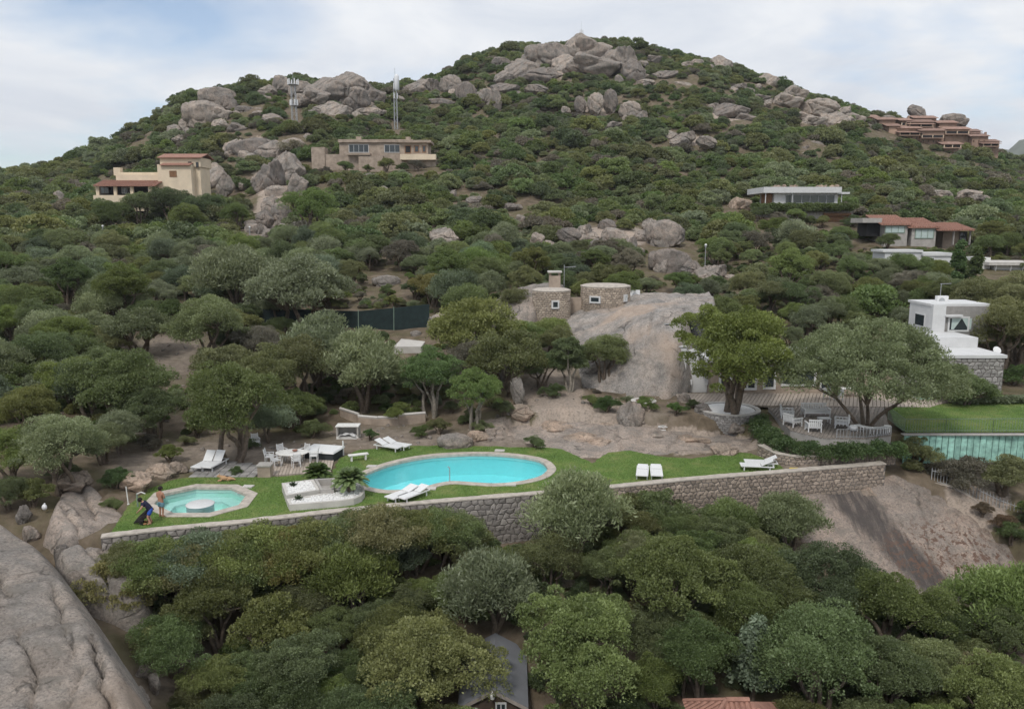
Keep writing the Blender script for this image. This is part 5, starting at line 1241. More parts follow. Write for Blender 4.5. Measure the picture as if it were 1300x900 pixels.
# teal board wall under the upper lawn
A_, B_ = plan([(1148, 552), (1420, 549)], Z0); t = thing('teal_board_wall', 'weathered teal painted board wall under the upper lawn', 'board wall', (A_[0], A_[1], -.4))
n_ = 34
for k in range(n_):
    f0, f1 = k / n_, (k + 1) / n_ - .004; p0 = A_ + (B_ - A_) * f0; p1 = A_ + (B_ - A_) * f1; zt = Z0 - .06 + rng.uniform(-.03, .02)
    MB().box((p0[0], p0[1] - .08 - rng.uniform(0, .03), -.5), (p1[0], p0[1], zt)).build('board', 'teal_boards', t)
MB().box((A_[0] - .1, A_[1] - .14, Z0 - .02), (B_[0], A_[1] + .3, Z0 + .05)).build('coping', 'concrete', t)
# railings
def railing(name, label, pts, z, hgt, step, mat, bar=.018, spikes=False, cat='railing'):
    pts = [np.array(p) for p in pts]; t = thing(name, label, cat, (pts[0][0], pts[0][1], z(pts[0])))
    for i in range(len(pts) - 1):
        a, b = pts[i], pts[i+1]; L = np.linalg.norm(b - a); za, zb = z(a), z(b); n_ = max(1, int(L / step))
        A3 = np.array([*a, za]); B3 = np.array([*b, zb]); U_ = np.array([0, 0, 1.0])
        for hh in ((hgt * .12, hgt * (.8 if spikes else .98))): MB().tube([A3 + U_ * hh, B3 + U_ * hh], bar * 1.3, 4).build('rail', mat, t)
        for k in range(n_ + 1):
            q = A3 + (B3 - A3) * k / n_; post = k % max(1, n_) == 0
            MB().tube([q, q + U_ * hgt * (.9 if spikes else .97), q + U_ * hgt * 1.02], [bar * (1.8 if post else 1), bar * (1.8 if post else 1), bar * (.3 if spikes else 1)], 4).build('post' if post else 'baluster', mat, t)
    return t
railing('terrace_railing', 'low thin grey railing along the front of the terrace deck', plan([(1062, 556), (1100, 556), (1131, 552)], Z0), lambda p: Z0 + .02, .62, .22, 'metal_grey')
railing('lawn_railing', 'thin pale green railing along the edge of the upper lawn', plan([(1127, 533), (1148, 549.5), (1200, 549.2), (1260, 549), (1340, 548.5)], Z0), lambda p: Z0 + .03, 1.02, .2, 'metal_green', .014)
FP = [(1182, 612, 53.2), (1209, 618, 52.8), (1239, 636, 51.8), (1268, 650, 51.0), (1300, 662, 50.4)]
fpw = [aty(*p) for p in FP]
fz = {tuple(np.round(p[:2], 4)): p[2] for p in fpw}
railing('spiked_fence', 'grey spiked metal fence stepping down beside the granite slope', [p[:2] for p in fpw], lambda p: fz[tuple(np.round(p[:2], 4))], 1.05, .19, 'metal_grey', .02, True, 'fence')
# rubble bank under that fence
at_, L_ = poly_frame([p[:2] - [0, .25] for p in fpw])
zf = np.array([p[2] for p in fpw]); sf = np.concatenate([[0], np.cumsum(np.linalg.norm(np.diff(np.array([p[:2] for p in fpw]), axis=0), axis=1))])
stone_wall('rubble_wall', 'rough stepped rubble wall carrying the spiked metal fence', [p[:2] - [0, .25] for p in fpw], lambda s: float(np.interp(s, sf, zf)) + .02, lambda s: float(np.interp(s, sf, zf)) - 1.1, .34, .24, .5, 'stone', .06, 150, seed=61, proud=.1)
# hedge below the terrace
def hedge(name, label, pts, wid, hh, mat, z, dens=900, seed=1, leaf=.09, cat='hedge'):
    rg = np.random.default_rng(seed); at, L = poly_frame(pts); n = int(L * 17 / max(1, wid)); cs = []; rs = []
    for i in range(n):
        p, o = at(rg.uniform(0, L)); off = rg.uniform(-.4, .4) * wid; cs.append([p[0] + o[0] * off, p[1] + o[1] * off, z + rg.uniform(.3, .8) * hh]); r = rg.uniform(.3, .5) * wid * .9; rs.append([r, r, r * .8])
    V, T = leaves(np.array(cs), np.array(rs), 260, leaf, rg, slim=.35); mid, _ = at(L / 2); t = thing(name, label, cat, (mid[0], mid[1], z))
    obj_of('foliage', np_mesh(name, V - np.array([mid[0], mid[1], z]), quads(len(V)), mat, T), t)
    b = MB()
    for k in range(int(L / .7)): p, o = at(k * .7 + .3); b.tube([(p[0], p[1], z - .3), (p[0] + rg.normal(0, .1), p[1], z + hh * .6)], [.04, .02], 5)
    b.build('stem', 'bark', t); return t
hedge('hedge', 'long dense green hedge below the front of the terrace deck', plan([(958, 545), (972, 562), (1000, 578), (1040, 584), (1090, 583)], .5), 1.5, 1.5, 'leaf_hedge', .2, seed=3)
hedge('hedge', 'shorter hedge piece closing the corner beside the teal board wall', plan([(1096, 582), (1142, 580)], .5), 1.4, 1.4, 'leaf_hedge', .2, seed=4)
hedge('hydrangea_bed', 'pale flowering hydrangea bed along the foot of the stone end wall', [(X(1222, 64), 64.6), (X(1260, 64), 64.8), (X(1330, 64), 65)], .9, .7, 'leaf_wildolive', Z0, seed=5, leaf=.1, cat='flower bed')
hedge('hedge', 'green hedge on the terrace wall of the white villa', [aty(955, 266, 169.0)[:2], aty(1086, 266, 169.0)[:2]], 2.2, 2.0, 'leaf_bright', aty(1000, 271, 169.0)[2], seed=6, leaf=.22)
# round planters
def round_planter(name, label, cpx, cpy, z, rad, hgt, smat, top, seed):
    c = atz(cpx, cpy, z + hgt); t = thing(name, label, 'planter', (c[0], c[1], z)); n = max(20, int(rad * 14))
    arc = ring_pts(c, rad, n)[::-1]
    arc = ring_pts(c, rad, n, -math.pi / 2 - math.pi, -math.pi / 2 + math.pi)
    stone_wall('x', 'x', arc, lambda s: z + hgt, lambda s: z - .5, .34, .2, .3, smat, None, 180, seed=seed, parent=t, proud=.04)
    MB().ring(ring_pts(c, rad + .06, n)[:-1], ring_pts(c, rad - .34, n)[:-1], z + hgt + .004, z + hgt + .06).build('rim', 'concrete_pale', t)
    MB().lathe((c[0], c[1], z + hgt - .06), [(rad - .34, 0), (rad - .4, .06), (rad * .4, .14), (.1, .16)], 28).build('fill', top, t); return t, c
rp, rc = round_planter('stone_planter', 'big round stone planter filled with white pebbles around the many stemmed juniper', 925, 519, .35, 2.45, 1.35, 'stone_grey', 'white_pebble', 71)
round_planter('stone_planter', 'small round brick planter beside the granite dome', 817, 509, 1.0, 1.0, 1.1, 'stone_warm', 'terracotta', 72)
FOOT.append((rc[0] - 2.5, rc[0] + 2.5, rc[1] - 2.5, rc[1] + 2.5))
# concrete plates, netting fence, clearing steps, rail
q0, q1 = atz(500, 440, 4.1), atz(546, 425, 4.1); tag(MB().box((q0[0], q0[1], 2.0), (q1[0], q1[1], 4.1)).build('concrete_platform', 'concrete_pale'), 'flat pale concrete platform under the dark netting fence', 'platform'); FOOT.append((q0[0], q1[0], q0[1], q1[1]))
t = thing('netting_fence', 'long dark green netting fence between the trees above the clearing', 'fence', aty(430, 415, 108))
nf = [(a_, b_, c_ + 4, float(hit(a_, c_)[1])) for a_, b_, c_ in [(318, 392, 410), (365, 392, 413), (410, 394, 415), (455, 395, 418), (500, 391, 418), (545, 386, 418)]]
for i in range(len(nf) - 1):
    a, b = nf[i], nf[i+1]; A0 = aty(a[0], a[2], a[3]); A1 = aty(a[0], a[1], a[3]); B0 = aty(b[0], b[2], b[3]); B1 = aty(b[0], b[1], b[3]); d = np.array([0, .05, 0])
    MB().add([A0, B0, B1, A1, A0 + d, B0 + d, B1 + d, A1 + d], [(0, 1, 2, 3), (7, 6, 5, 4), (3, 2, 6, 7), (1, 0, 4, 5)]).build('netting', 'dark_netting', t)
    MB().tube([A0 - [0, 0.05, .5], A1 + [0, -.05, .15]], .05, 6).build('post', 'metal_green', t)
def steps(name, label, base, w, n_, rise, run, dirv, mat, cat='steps'):
    t = thing(name, label, cat, base); d = np.array(dirv) / np.linalg.norm(dirv); s = np.array([-d[1], d[0]])
    for k in range(n_):
        p = np.array(base[:2]) + d * run * k; P = [p - s * w / 2, p + s * w / 2, p + s * w / 2 + d * (run + .1), p - s * w / 2 + d * (run + .1)]
        MB().prism(P, base[2] + rise * k - .5, base[2] + rise * (k + 1) - .02 * k % .03).build('step', mat, t)
    return t
q = hit(143, 446); steps('bench_steps', 'stacked pale wooden bench steps left of the gravel clearing', q, 2.6, 4, .42, .7, (-.2, 1), 'wood_deck')
q = hit(672, 545); steps('stone_steps', 'rough stone steps climbing between the pines and the granite slab', q, 2.4, 9, .24, .95, (.35, 1), 'coping')
q = hit(630, 560); steps('rock_steps', 'three short rock cut steps behind the far rim of the kidney pool', q, 1.3, 3, .22, .6, (-.2, 1), 'granite_pink')
t = thing('curved_rail_wall', 'low curved wall with a pale coping under the willowy olive tree', 'garden wall', hit(480, 545))
cr = [hit(432, 528), hit(455, 538), hit(480, 540.5), hit(505, 540), hit(540, 534)]
for i in range(len(cr) - 1):
    a, b = cr[i].copy(), cr[i+1].copy(); a[2] = b[2] = max(a[2], b[2])
    MB().add([(a[0], a[1], a[2] - 1), (b[0], b[1], a[2] - 1), (b[0], b[1] + .3, a[2] - 1), (a[0], a[1] + .3, a[2] - 1), (a[0], a[1], a[2] + .55), (b[0], b[1], a[2] + .55), (b[0], b[1] + .3, a[2] + .55), (a[0], a[1] + .3, a[2] + .55)], [(0, 1, 5, 4), (1, 2, 6, 5), (2, 3, 7, 6), (3, 0, 4, 7), (4, 5, 6, 7)]).build('wall_segment', 'stone_house', t)
    MB().tube([a + [0, .1, .64], b + [0, .1, .64]], .13, 6).build('coping', 'concrete_pale', t)
# huts in the foreground
Yh, Lh = 33.5, 5.0; hp = aty(626, 900, Yh); t = thing('wooden_hut', 'dark timber hut with long grey felt roof, gabled front and lantern at the lower edge', 'hut', (hp[0], Yh, hp[2] - 2))
xl, xr, xm_, ze, zr_ = X(580, Yh), X(668, Yh), aty(626, 872, Yh)[0], aty(588, 896, Yh)[2], aty(626, 875, Yh)[2]
MB().add([(xl, Yh, ze - 3), (xr, Yh, ze - 3), (xr, Yh, ze), (xm_, Yh, zr_), (xl, Yh, ze), (xl, Yh + Lh, ze - 3), (xr, Yh + Lh, ze - 3), (xr, Yh + Lh, ze), (xm_, Yh + Lh, zr_), (xl, Yh + Lh, ze)], [(0, 1, 2, 3, 4), (9, 8, 7, 6, 5), (1, 6, 7, 2), (5, 0, 4, 9)]).build('wall', 'wood_dark', t)
for (xa, za, xb, zb) in [(xl - .15, ze - .08, xm_, zr_), (xm_, zr_, xr + .15, ze - .08)]:
    d = np.array([0, 0, .07]); A = [np.array([xa, Yh - .12, za + .01]), np.array([xb, Yh - .12, zb + .01]), np.array([xb, Yh + Lh, zb + .01]), np.array([xa, Yh + Lh, za + .01])]
    rf = MB().add([*A, *[p + d for p in A]], [(0, 1, 2, 3), (7, 6, 5, 4), (0, 4, 5, 1), (1, 5, 6, 2), (2, 6, 7, 3), (3, 7, 4, 0)]).build('roof_slope', 'roof_felt', t)
    A = [np.array([xa, Yh - .16, za - .12]), np.array([xb, Yh - .16, zb - .12]), np.array([xb, Yh - .125, zb + .06]), np.array([xa, Yh - .125, za + .06])]
    MB().add([A[0], A[1], A[2], A[3]], [(0, 1, 2, 3)]).build('barge_board', 'wood_grey', rf)
window(629, 643, 891, 908, Yh, t, 'white_paint', 'window_glass', 1, .07, proud=.06); window(592, 606, 898, 912, Yh, t, 'white_paint', 'window_glass', 1, .07, proud=.06)
lq = aty(625, 884, Yh - .2); ln = thing('wall_lantern', 'small white wall lantern under the gable of the timber hut', 'lantern', lq)
MB().lathe(lq, [(.05, -.14), (.1, -.1), (.11, .1), (.04, .2), (.02, .28)], 8).build('shade', 'white_weathered', ln); MB().tube([lq + [0, .2, .2], lq + [0, 0, .28]], .015, 5).build('bracket', 'wood_dark', ln)
FOOT.append((xl, xr, Yh, Yh + Lh))
Yt = 30.0; ap = aty(922, 890, Yt + 1.5); t = thing('tiled_hut', 'small hut with a hipped terracotta tile roof at the lower edge', 'hut', (ap[0], Yt + 1.5, ap[2] - 3))
hw_, zz0 = 2.6, ap[2] - 1.0; x0_, x1_ = ap[0] - 1.5, ap[0] + 2.7; ra, rb_ = ap, ap + np.array([1.0, 0, 0])
roof = MB().add([(x0_, Yt, zz0), (x1_, Yt, zz0), (x1_, Yt + 3, zz0), (x0_, Yt + 3, zz0), ra, rb_], [(0, 1, 5, 4), (1, 2, 5), (2, 3, 4, 5), (3, 0, 4)]).build('roof', 'terracotta', t)
for k in range(18):
    x = x0_ + .12 + k * .225
    f = min(1, (x - x0_) / (ra[0] - x0_), (x1_ - x) / (x1_ - rb_[0])); a = np.array([x, Yt - .04, zz0 + .03]); b = np.array([x, Yt + 1.5 * f, zz0 + (ap[2] - zz0) * f + .03])
    MB().tube([a, (a + b) / 2, b], .085, 6).build('tile_row', 'terracotta', roof)
for k in range(12):
    y = Yt + .15 + k * .245; f = 1 - abs(y - Yt - 1.5) / 1.5; a = np.array([x0_ - .04, y, zz0 + .03]); b = np.array([x0_ + (ra[0] - x0_) * f, y, zz0 + (ap[2] - zz0) * f + .03])
    MB().tube([a, (a + b) / 2, b], .085, 6).build('tile_row', 'terracotta', roof)
for e in ((x0_, Yt, zz0), (x0_, Yt + 3, zz0)): MB().tube([np.array(e) + [0, 0, .06], ra + [0, 0, .08]], .11, 6).build('hip_tile', 'terracotta', roof)
MB().tube([ra + [0, 0, .08], rb_ + [0, 0, .08]], .12, 6).build('ridge_tile', 'terracotta', roof)
MB().box((x0_ + .3, Yt + .3, zz0 - 3), (x1_ - .3, Yt + 2.7, zz0 - .01)).build('wall', 'stone_house', t); FOOT.append((x0_, x1_, Yt, Yt + 3))
Ys = 36.5; hs = thing('stone_hut', 'low dark stone hut with a doorway half hidden under the big rounded tree', 'hut', aty(760, 900, Ys)); 
for (a, b) in [(712, 738), (752, 800)]: hbox('wall', a, b, 872, 930, Ys, .4, 'stone_house', hs)
hbox('roof', 705, 806, 866, 872, Ys - .4, 3, 'wood_dark', hs); hbox('back_wall', 712, 800, 873, 930, Ys + 2.4, .3, 'dark_interior', hs)
hbox('door_post', 742, 746, 873, 930, Ys, .15, 'wood_grey', hs); FOOT.append((X(705, Ys), X(806, Ys), Ys - .4, Ys + 2.7))

# ------------------------------------------------------------------ garden furniture
def place(o, p, rz): o.location = tuple(map(float, p)); o.rotation_euler = (0, 0, rz); return o
def lounger(label, p, rz, back=35, kind='slat', group=None, tilt=0.0):
    """local: foot end at -x, head at +x, ground at 0"""
    t = thing('sun_lounger', label, 'sun lounger', (0, 0, 0), group); L, W, H = 1.28, .33, .30
    f = MB()
    for s in (-1, 1): f.box((-1.0, s * W - .025, H - .05), (.95, s * W + .025, H + .01))
    f.box((-1.0, -W + .025, H - .05), (-.95, W - .025, H + .005)).box((.9, -W + .025, H - .05), (.95, W - .025, H + .005)); f.build('frame', 'white_plastic', t, local=True)
    for x in (-.8, .7):
        for s in (-1, 1): MB().box((x - .03, s * (W - .03) - .025, 0), (x + .03, s * (W - .03) + .025, H - .051)).build('leg', 'white_plastic', t, local=True)
    b = MB(); n = 11
    for k in range(n):
        x = -.95 + k * 1.15 / n; b.box((x, -W + .03, H - .01), (x + .092, W - .03, H + .025))
    b.build('seat_slats', 'white_plastic', t, local=True)
    a = R(back); bk = MB()
    for k in range(7):
        d0, d1 = k * .75 / 7, k * .75 / 7 + .095
        bk.add([(.22 + math.cos(a) * d, s * (W - .03), H + .02 + math.sin(a) * d + e) for d in (d0, d1) for s in (-1, 1) for e in (0, .03)], [(0, 2, 6, 4), (1, 5, 7, 3), (0, 4, 5, 1), (2, 3, 7, 6), (0, 1, 3, 2), (4, 6, 7, 5)])
    bk.build('backrest', 'white_plastic', t, local=True)
    if back > 15: MB().tube([(.75, 0, H - .04), (.22 + math.cos(a) * .55, 0, H + math.sin(a) * .55)], .02, 5).build('prop', 'white_plastic', t, local=True)
    place(t, p, rz); t.scale = (1.12, 1.12, 1.12); return t
LZ = .05
lounger('white lounger with raised back on the paving, next to the dry bank', atz(261, 593, .06), R(78), 48, group=None)
lounger('white lounger with raised back on the paving, next to the tall juniper trunk', atz(273.5, 593, .06), R(78), 48)
lounger('white lounger on the grass behind the pool, on the bench side of its pair', atz(493, 570.5, LZ), R(152), 22)
lounger('white lounger on the grass behind the pool, on the boulder side of its pair', atz(503.5, 568.5, LZ), R(152), 22)
lounger('white lounger at the pool bend, the one nearer the palm planter', atz(511, 632, LZ), R(52), 14)
lounger('white lounger at the pool bend, the one farther from the palm planter', atz(525, 632, LZ), R(52), 14)
lounger('flat white lounger on the lawn tongue, on the pool side of its pair', atz(815.5, 603, LZ), R(79), 4)
lounger('flat white lounger on the lawn tongue, on the terrace side of its pair', atz(833, 603, LZ), R(82), 4)
lounger('white lounger in the lawn corner, the rear one of two beside the low wall', atz(966, 591.5, LZ), R(-8), 26)
lounger('white lounger in the lawn corner, the front one of two beside the low wall', atz(961, 596, LZ), R(-8), 26)
p = atz(455, 584, LZ); t = thing('garden_bench', 'small white backless bench on the grass by the hot tub', 'bench', p)
M = Matrix.Translation(p) @ Matrix.Rotation(R(24), 4, 'Z')
MB().box((-.7, -.2, .38), (.7, .2, .45)).xform(M).build('seat', 'white_weathered', t)
for x in (-.5, .5): MB().box((x - .06, -.16, 0), (x + .06, .16, .379)).xform(M).build('leg', 'white_weathered', t)
# paving for the tilted loungers and timber deck for the table
pv = plan([(236, 606.5), (334, 605), (336, 592), (300, 586), (252, 588)]); P0 = bpy.data.objects.new('paved_patio', None); COL.objects.link(P0); P0.location = (*pv.mean(0), 0); tag(P0, kind='structure')
lo, hi = pv.min(0), pv.max(0)
for i in range(int((hi[0] - lo[0]) / .55) + 1):
    for j in range(int((hi[1] - lo[1]) / .45) + 1):
        x, y = lo[0] + i * .55, lo[1] + j * .45; c4 = [np.array((x + .02 + rng.uniform(0, .03), y + .02)), np.array((x + .53, y + .02 + rng.uniform(0, .03))), np.array((x + .53, y + .43)), np.array((x + .02, y + .43))]
        if inside(pv, np.array([x + .27]), np.array([y + .22]))[0]: MB().prism(c4, -.1, .06 + rng.uniform(-.012, .012)).build('paver', 'stone_grey', P0)
DK = plan([(339, 604.5), (352, 577), (398, 572), (425, 580), (420, 600)])
boards('dining_deck', DK, -.06, .08, .22, R(100), 'wood_deck', .025)
# round dining table and chairs
p = atz(371, 587, .085); p[2] = .085; t = thing('dining_table', 'oval weathered wooden dining table on the timber deck', 'table', p)
o = MB().lathe((0, 0, 0), [(.95, .70), (.98, .72), (.98, .745), (.93, .76)], 28); o.v = [(x * 1.15, y * .85, z) for x, y, z in o.v]; o.xform(Matrix.Translation(p)).build('table_top', 'white_weathered', t)
for a in (.6, 2.5, 3.75, 5.7): MB().tube([p + [math.cos(a) * .75, math.sin(a) * .6, 0], p + [math.cos(a) * .6, math.sin(a) * .5, .70]], .045, 6).build('leg', 'white_weathered', t)
b_ = MB().lathe(p + [0.2, 0.1, .76], [(.05, 0), (.14, .04), (.2, .12), (.19, .13), (.1, .05)], 14).build('fruit_bowl', 'terracotta'); tag(b_, 'small terracotta bowl on the oval dining table', 'bowl')
def dining_chair(label, p, rz):
    t = thing('dining_chair', label, 'chair', (0, 0, 0)); s = MB().box((-.24, -.24, .42), (.24, .24, .46)); s.build('seat', 'white_plastic', t, local=True)
    for k in range(5):
        z = .52 + k * .085; MB().box((-.255 - (z - .46) * .18, -.2, z), (-.235 - (z - .46) * .18, .2, z + .06)).build('back_slat', 'white_plastic', t, local=True)
    for s_ in (-1, 1):
        MB().tube([(-.22, s_ * .23, 0), (-.22, s_ * .23, .44), (-.33, s_ * .22, .97)], .024, 6).build('leg', 'white_plastic', t, local=True); MB().tube([(.23, s_ * .23, 0), (.22, s_ * .23, .64)], .024, 6).build('leg', 'white_plastic', t, local=True)
        MB().box((-.26, s_ * .25 - .03, .64), (.26, s_ * .25 + .03, .67)).build('armrest', 'white_plastic', t, local=True)
    place(t, p, rz); t.scale = (1.08,) * 3
cp = p.copy()
for lab, ax, ay in [('white garden chair at the table end nearest the tilted loungers', -1.55, -.1), ('white garden chair on the table side facing the trees, loungers end', -.95, .95), ('white garden chair on the table side facing the pool, loungers end', -.85, -.95),
                    ('white garden chair on the table side facing the pool, hot tub end', .55, -1.0), ('white garden chair on the table side facing the trees, hot tub end', .6, .95), ('white garden chair at the table end next to the hot tub', 1.5, .15)]:
    q = cp + [ax, ay, 0]; dining_chair(lab, q, math.atan2(-ay, -ax))
q = hit(325, 568); dining_chair('white garden chair standing alone in the shade behind the tilted loungers', q, R(-60))
for i_, (a, b, l_) in enumerate([(172, 541, 'longer pale log lying on the bank behind the lawn'), (178, 553, 'shorter pale log lying below the longer one')]):
    q = hit(a, b); tag(MB().tube([q + [-1.0 + .3 * i_, .1, .1], q + [0, 0, .16], q + [1.0 - .2 * i_, -.1, .2]], [.12, .11, .09], 8).build('log', 'bark_pale', None, True), l_, 'log')
q = hit(57, 650); tag(MB().sphere(q + [0, 0, .3], .15, 10, 7, (1, .8, 1.2)).sphere(q + [.03, 0, .5], .05, 8, 5).build('white_bag', 'white_plastic', None, True), 'small white bag hanging in the bush by the square grey boulder', 'bag')
# hot tub
p = atz(411, 580, .0); t = thing('hot_tub', 'dark sided square hot tub under a white cover', 'hot tub', p)
M = Matrix.Translation(p) @ Matrix.Rotation(R(-14), 4, 'Z'); MB().box((-1.15, -.85, -.1), (1.15, .85, .55)).xform(M).build('cabinet', 'tub_dark', t)
c_ = MB(); c_.add([(-1.25, -.95, .552), (1.25, -.95, .552), (1.25, .95, .552), (-1.25, .95, .552), (-1.2, -.9, .66), (1.2, -.9, .66), (1.2, .9, .66), (-1.2, .9, .66)], [(4, 5, 6, 7), (0, 1, 5, 4), (1, 2, 6, 5), (2, 3, 7, 6), (3, 0, 4, 7), (3, 2, 1, 0)]); c_.xform(M).build('cover', 'white_plastic', t)
MB().tube([M @ Vector((1.2, .7, 0)), M @ Vector((1.2, .7, 1.1))], .05, 6).build('cover_lifter', 'white_plastic', t)
# grill niche with white cover
p = hit(441, 558); t = thing('grill_shelter', 'small pale framed box shelter holding a white sheet by the tree trunk', 'shelter', p)
MB().box(p + [-.85, 0, .0], p + [.85, .9, .25]).build('plinth', 'white_weathered', t)
for s_ in (-1, 1): MB().box(p + [s_ * .8 - .06, 0, .251], p + [s_ * .8 + .06, .9, 1.0]).build('side', 'concrete', t)
MB().box(p + [-.74, .82, .251], p + [.74, .9, 1.0]).build('back', 'concrete', t); MB().box(p + [-.9, -.05, 1.001], p + [.9, .95, 1.07]).build('top', 'white_weathered', t)
sh = MB(); sh.add([tuple(p + [x * .65, -.15 + y * .45, .27 + .16 * (1 - x * x) + .05 * math.sin(7 * x + 3 * y)]) for y in np.linspace(0, 1.5, 5) for x in np.linspace(-1, 1, 9)], [(j * 9 + i, j * 9 + i + 1, j * 9 + i + 10, j * 9 + i + 9) for j in range(4) for i in range(8)]); sh.build('sheet', 'white_plastic', t, True)
p = atz(337, 604, .05); t = thing('stone_pedestal', 'square stone pedestal with flat cap beside the paved patio', 'pedestal', p)
MB().box(p + [-.42, -.3, -.1], p + [.42, .4, .72]).build('block', 'stone_house', t); MB().box(p + [-.48, -.36, .721], p + [.48, .46, .82]).build('cap', 'concrete', t)
# ------------------------------------------------------------------ white pebble planter with cycads
t = thing('stepped_planter', 'low L shaped stone planter filled with white pebbles and two small palms', 'planter', atz(405, 635, 0))
A0 = [atz(a, b, .55)[:2] for a, b in [(357.5, 613), (398, 608), (406, 621.5), (363, 628.5)]]
B0 = [atz(a, b, .42)[:2] for a, b in [(363.5, 633), (392, 629), (423, 623.5), (428, 614), (440, 611.5), (453, 612), (461, 616), (463, 623), (459, 629), (449, 633), (430, 635.5), (400, 638), (367.5, 640.5)]]
C0 = [atz(a, b, .60)[:2] for a, b in [(399, 608), (425, 607), (424, 622), (407, 622)]]
for P_, zt in ((A0, .55), (B0, .42)):
    P_ = np.array(P_); o_in = offset_poly(P_, -.18)
    MB().ring(P_, o_in, -.1, zt).build('kerb', 'concrete_pale', t); MB().prism(offset_poly(P_, -.17), -.1, zt - .05).build('pebble_fill', 'white_pebble', t)
    lo, hi = P_.min(0), P_.max(0); pe = MB(); n_ = 0
    while n_ < 420:
        q = rng.uniform(lo, hi)
        if inside(o_in, q[:1], q[1:])[0]: pe.sphere((q[0], q[1], zt - .03), rng.uniform(.04, .075), 6, 4, (1, 1, .7)); n_ += 1
    tag(pe.build('pebbles', 'white_pebble', t), kind='stuff')
MB().ring(C0, offset_poly(np.array(C0), -.15), -.1, .62).build('basin_wall', 'concrete', t); MB().prism(offset_poly(np.array(C0), -.14), -.1, .2).build('basin_floor', 'concrete', t)
def frond_plant(name, label, p, trunk_h, n, L, mat, cat='palm', leaf=.22, droop=.7):
    t = thing(name, label, cat, p); rg = np.random.default_rng(int(abs(p[0]) * 100) % 9999); V = []; T = []; stems = MB()
    if trunk_h > 0: MB().tube([p - [0, 0, .2], p + [0.02, 0, trunk_h * .5], p + [0, 0, trunk_h + .08]], [.24, .2, .17], 10).build('trunk', 'bark', t)
    for k in range(n):
        a = 2.4 * k; el = R(72 - 75 * (k / n)); pts = []
        for s in np.linspace(0, 1, 9):
            r = L * s; z = math.sin(el) * r - droop * L * s * s * .55; pts.append(np.array(p) + [math.cos(a) * math.cos(el) * r, math.sin(a) * math.cos(el) * r, trunk_h + z])
        stems.tube(pts, list(np.linspace(.018, .005, 9)), 4)
        for i in range(1, 9):
            d = unit(pts[i] - pts[i-1]); sd = unit(np.cross(d, [0, 0, 1.0]))
            for f in (0, .2, .4, .6, .8):
                b0 = pts[i-1] + (pts[i] - pts[i-1]) * f; ll = leaf * (1 - abs(i / 8 - .45) * .8) * 1.3
                for s_ in (-1, 1):
                    tip = b0 + sd * s_ * ll + d * ll * .5 + np.array([0, 0, .05]); w_ = d * .03
                    V += [b0 - w_, tip - w_ * .2, tip + w_ * .2, b0 + w_]; T += [rg.uniform(.1, .9)] * 4
    V = np.array(V); obj_of('fronds', np_mesh(name, V - np.array(p), quads(len(V)), mat, np.array(T)), t); stems.build('frond_stem', mat, t); return t
frond_plant('cycad_palm', 'small palm at the back corner of the pebble planter', atz(403, 607, .25), .35, 46, 1.05, 'leaf_palm')
frond_plant('cycad_palm', 'small palm with a thick trunk in the rounded end of the pebble planter', atz(445, 623, .38), .72, 52, 1.2, 'leaf_palm')
frond_plant('agave', 'small spiky rosette in the upper tray of the pebble planter', atz(372, 617, .5), 0, 14, .3, 'leaf_bluegreen', 'agave', .05, .2); frond_plant('agave', 'small spiky rosette in the lower tray of the pebble planter', atz(379, 634, .38), 0, 14, .3, 'leaf_bluegreen', 'agave', .05, .2)
frond_plant('palm_tree', 'young palm half hidden in the scrub under the broad yellow green juniper', hit(428, 885), .8, 30, 2.2, 'leaf_hedge', 'palm', .35)
frond_plant('palm_tree', 'feathery palm standing in the trees below the cream villa', hit(42, 310), 2.2, 34, 3.0, 'leaf_bright', 'palm', .45); frond_plant('palm_tree', 'tuft of young palm leaves below the bright spreading tree', hit(152, 540), .5, 26, 1.6, 'leaf_bright', 'palm', .3)
# ------------------------------------------------------------------ terrace furniture
def armchair(label, px, py, rz, w=.82, name='garden_armchair', cat='armchair', d=.8):
    p = atz(px, py, Z0 + .03); t = thing(name, label, cat, p); M = Matrix.Translation(p) @ Matrix.Rotation(rz, 4, 'Z'); hw = w / 2; hd = d / 2
    MB().box((-hd + .05, -hw + .06, .3), (hd, hw - .06, .40)).xform(M).build('seat', 'white_plastic', t); MB().box((-hd + .1, -hw + .08, .401), (hd - .02, hw - .08, .52)).xform(M).build('cushion', 'white_paint', t)
    n_ = max(5, int(w / .13))
    for k in range(n_): y = -hw + (k + .5) * w / n_; MB().box((-hd - .06, y - .03, .42), (-hd + .02, y + .03, .88)).xform(M).build('back_slat', 'white_plastic', t)
    MB().box((-hd - .07, -hw, .881), (-hd + .03, hw, .95)).xform(M).build('top_rail', 'white_plastic', t)
    for s_ in (-1, 1):
        MB().box((-hd, s_ * hw - .05, .62), (hd + .02, s_ * hw + .05, .67)).xform(M).build('armrest', 'white_plastic', t)
        for x in (-hd + .03, hd - .03): MB().box((x - .035, s_ * (hw - .03) - .03, 0), (x + .035, s_ * (hw - .03) + .03, .619)).xform(M).build('leg', 'white_plastic', t)
        for k in range(4): x = -hd + .15 + k * (d - .25) / 3; MB().box((x - .025, s_ * (hw - .02) - .012, .2), (x + .025, s_ * (hw - .02) + .012, .619)).xform(M).build('side_slat', 'white_plastic', t)
    return t
armchair('white slatted armchair on the deck next to the round stone planter', 999, 530, R(-15), 1.0, d=.95); armchair('white slatted armchair angled in front of the planter side chair', 1006, 540, R(28), 1.0, d=.95)
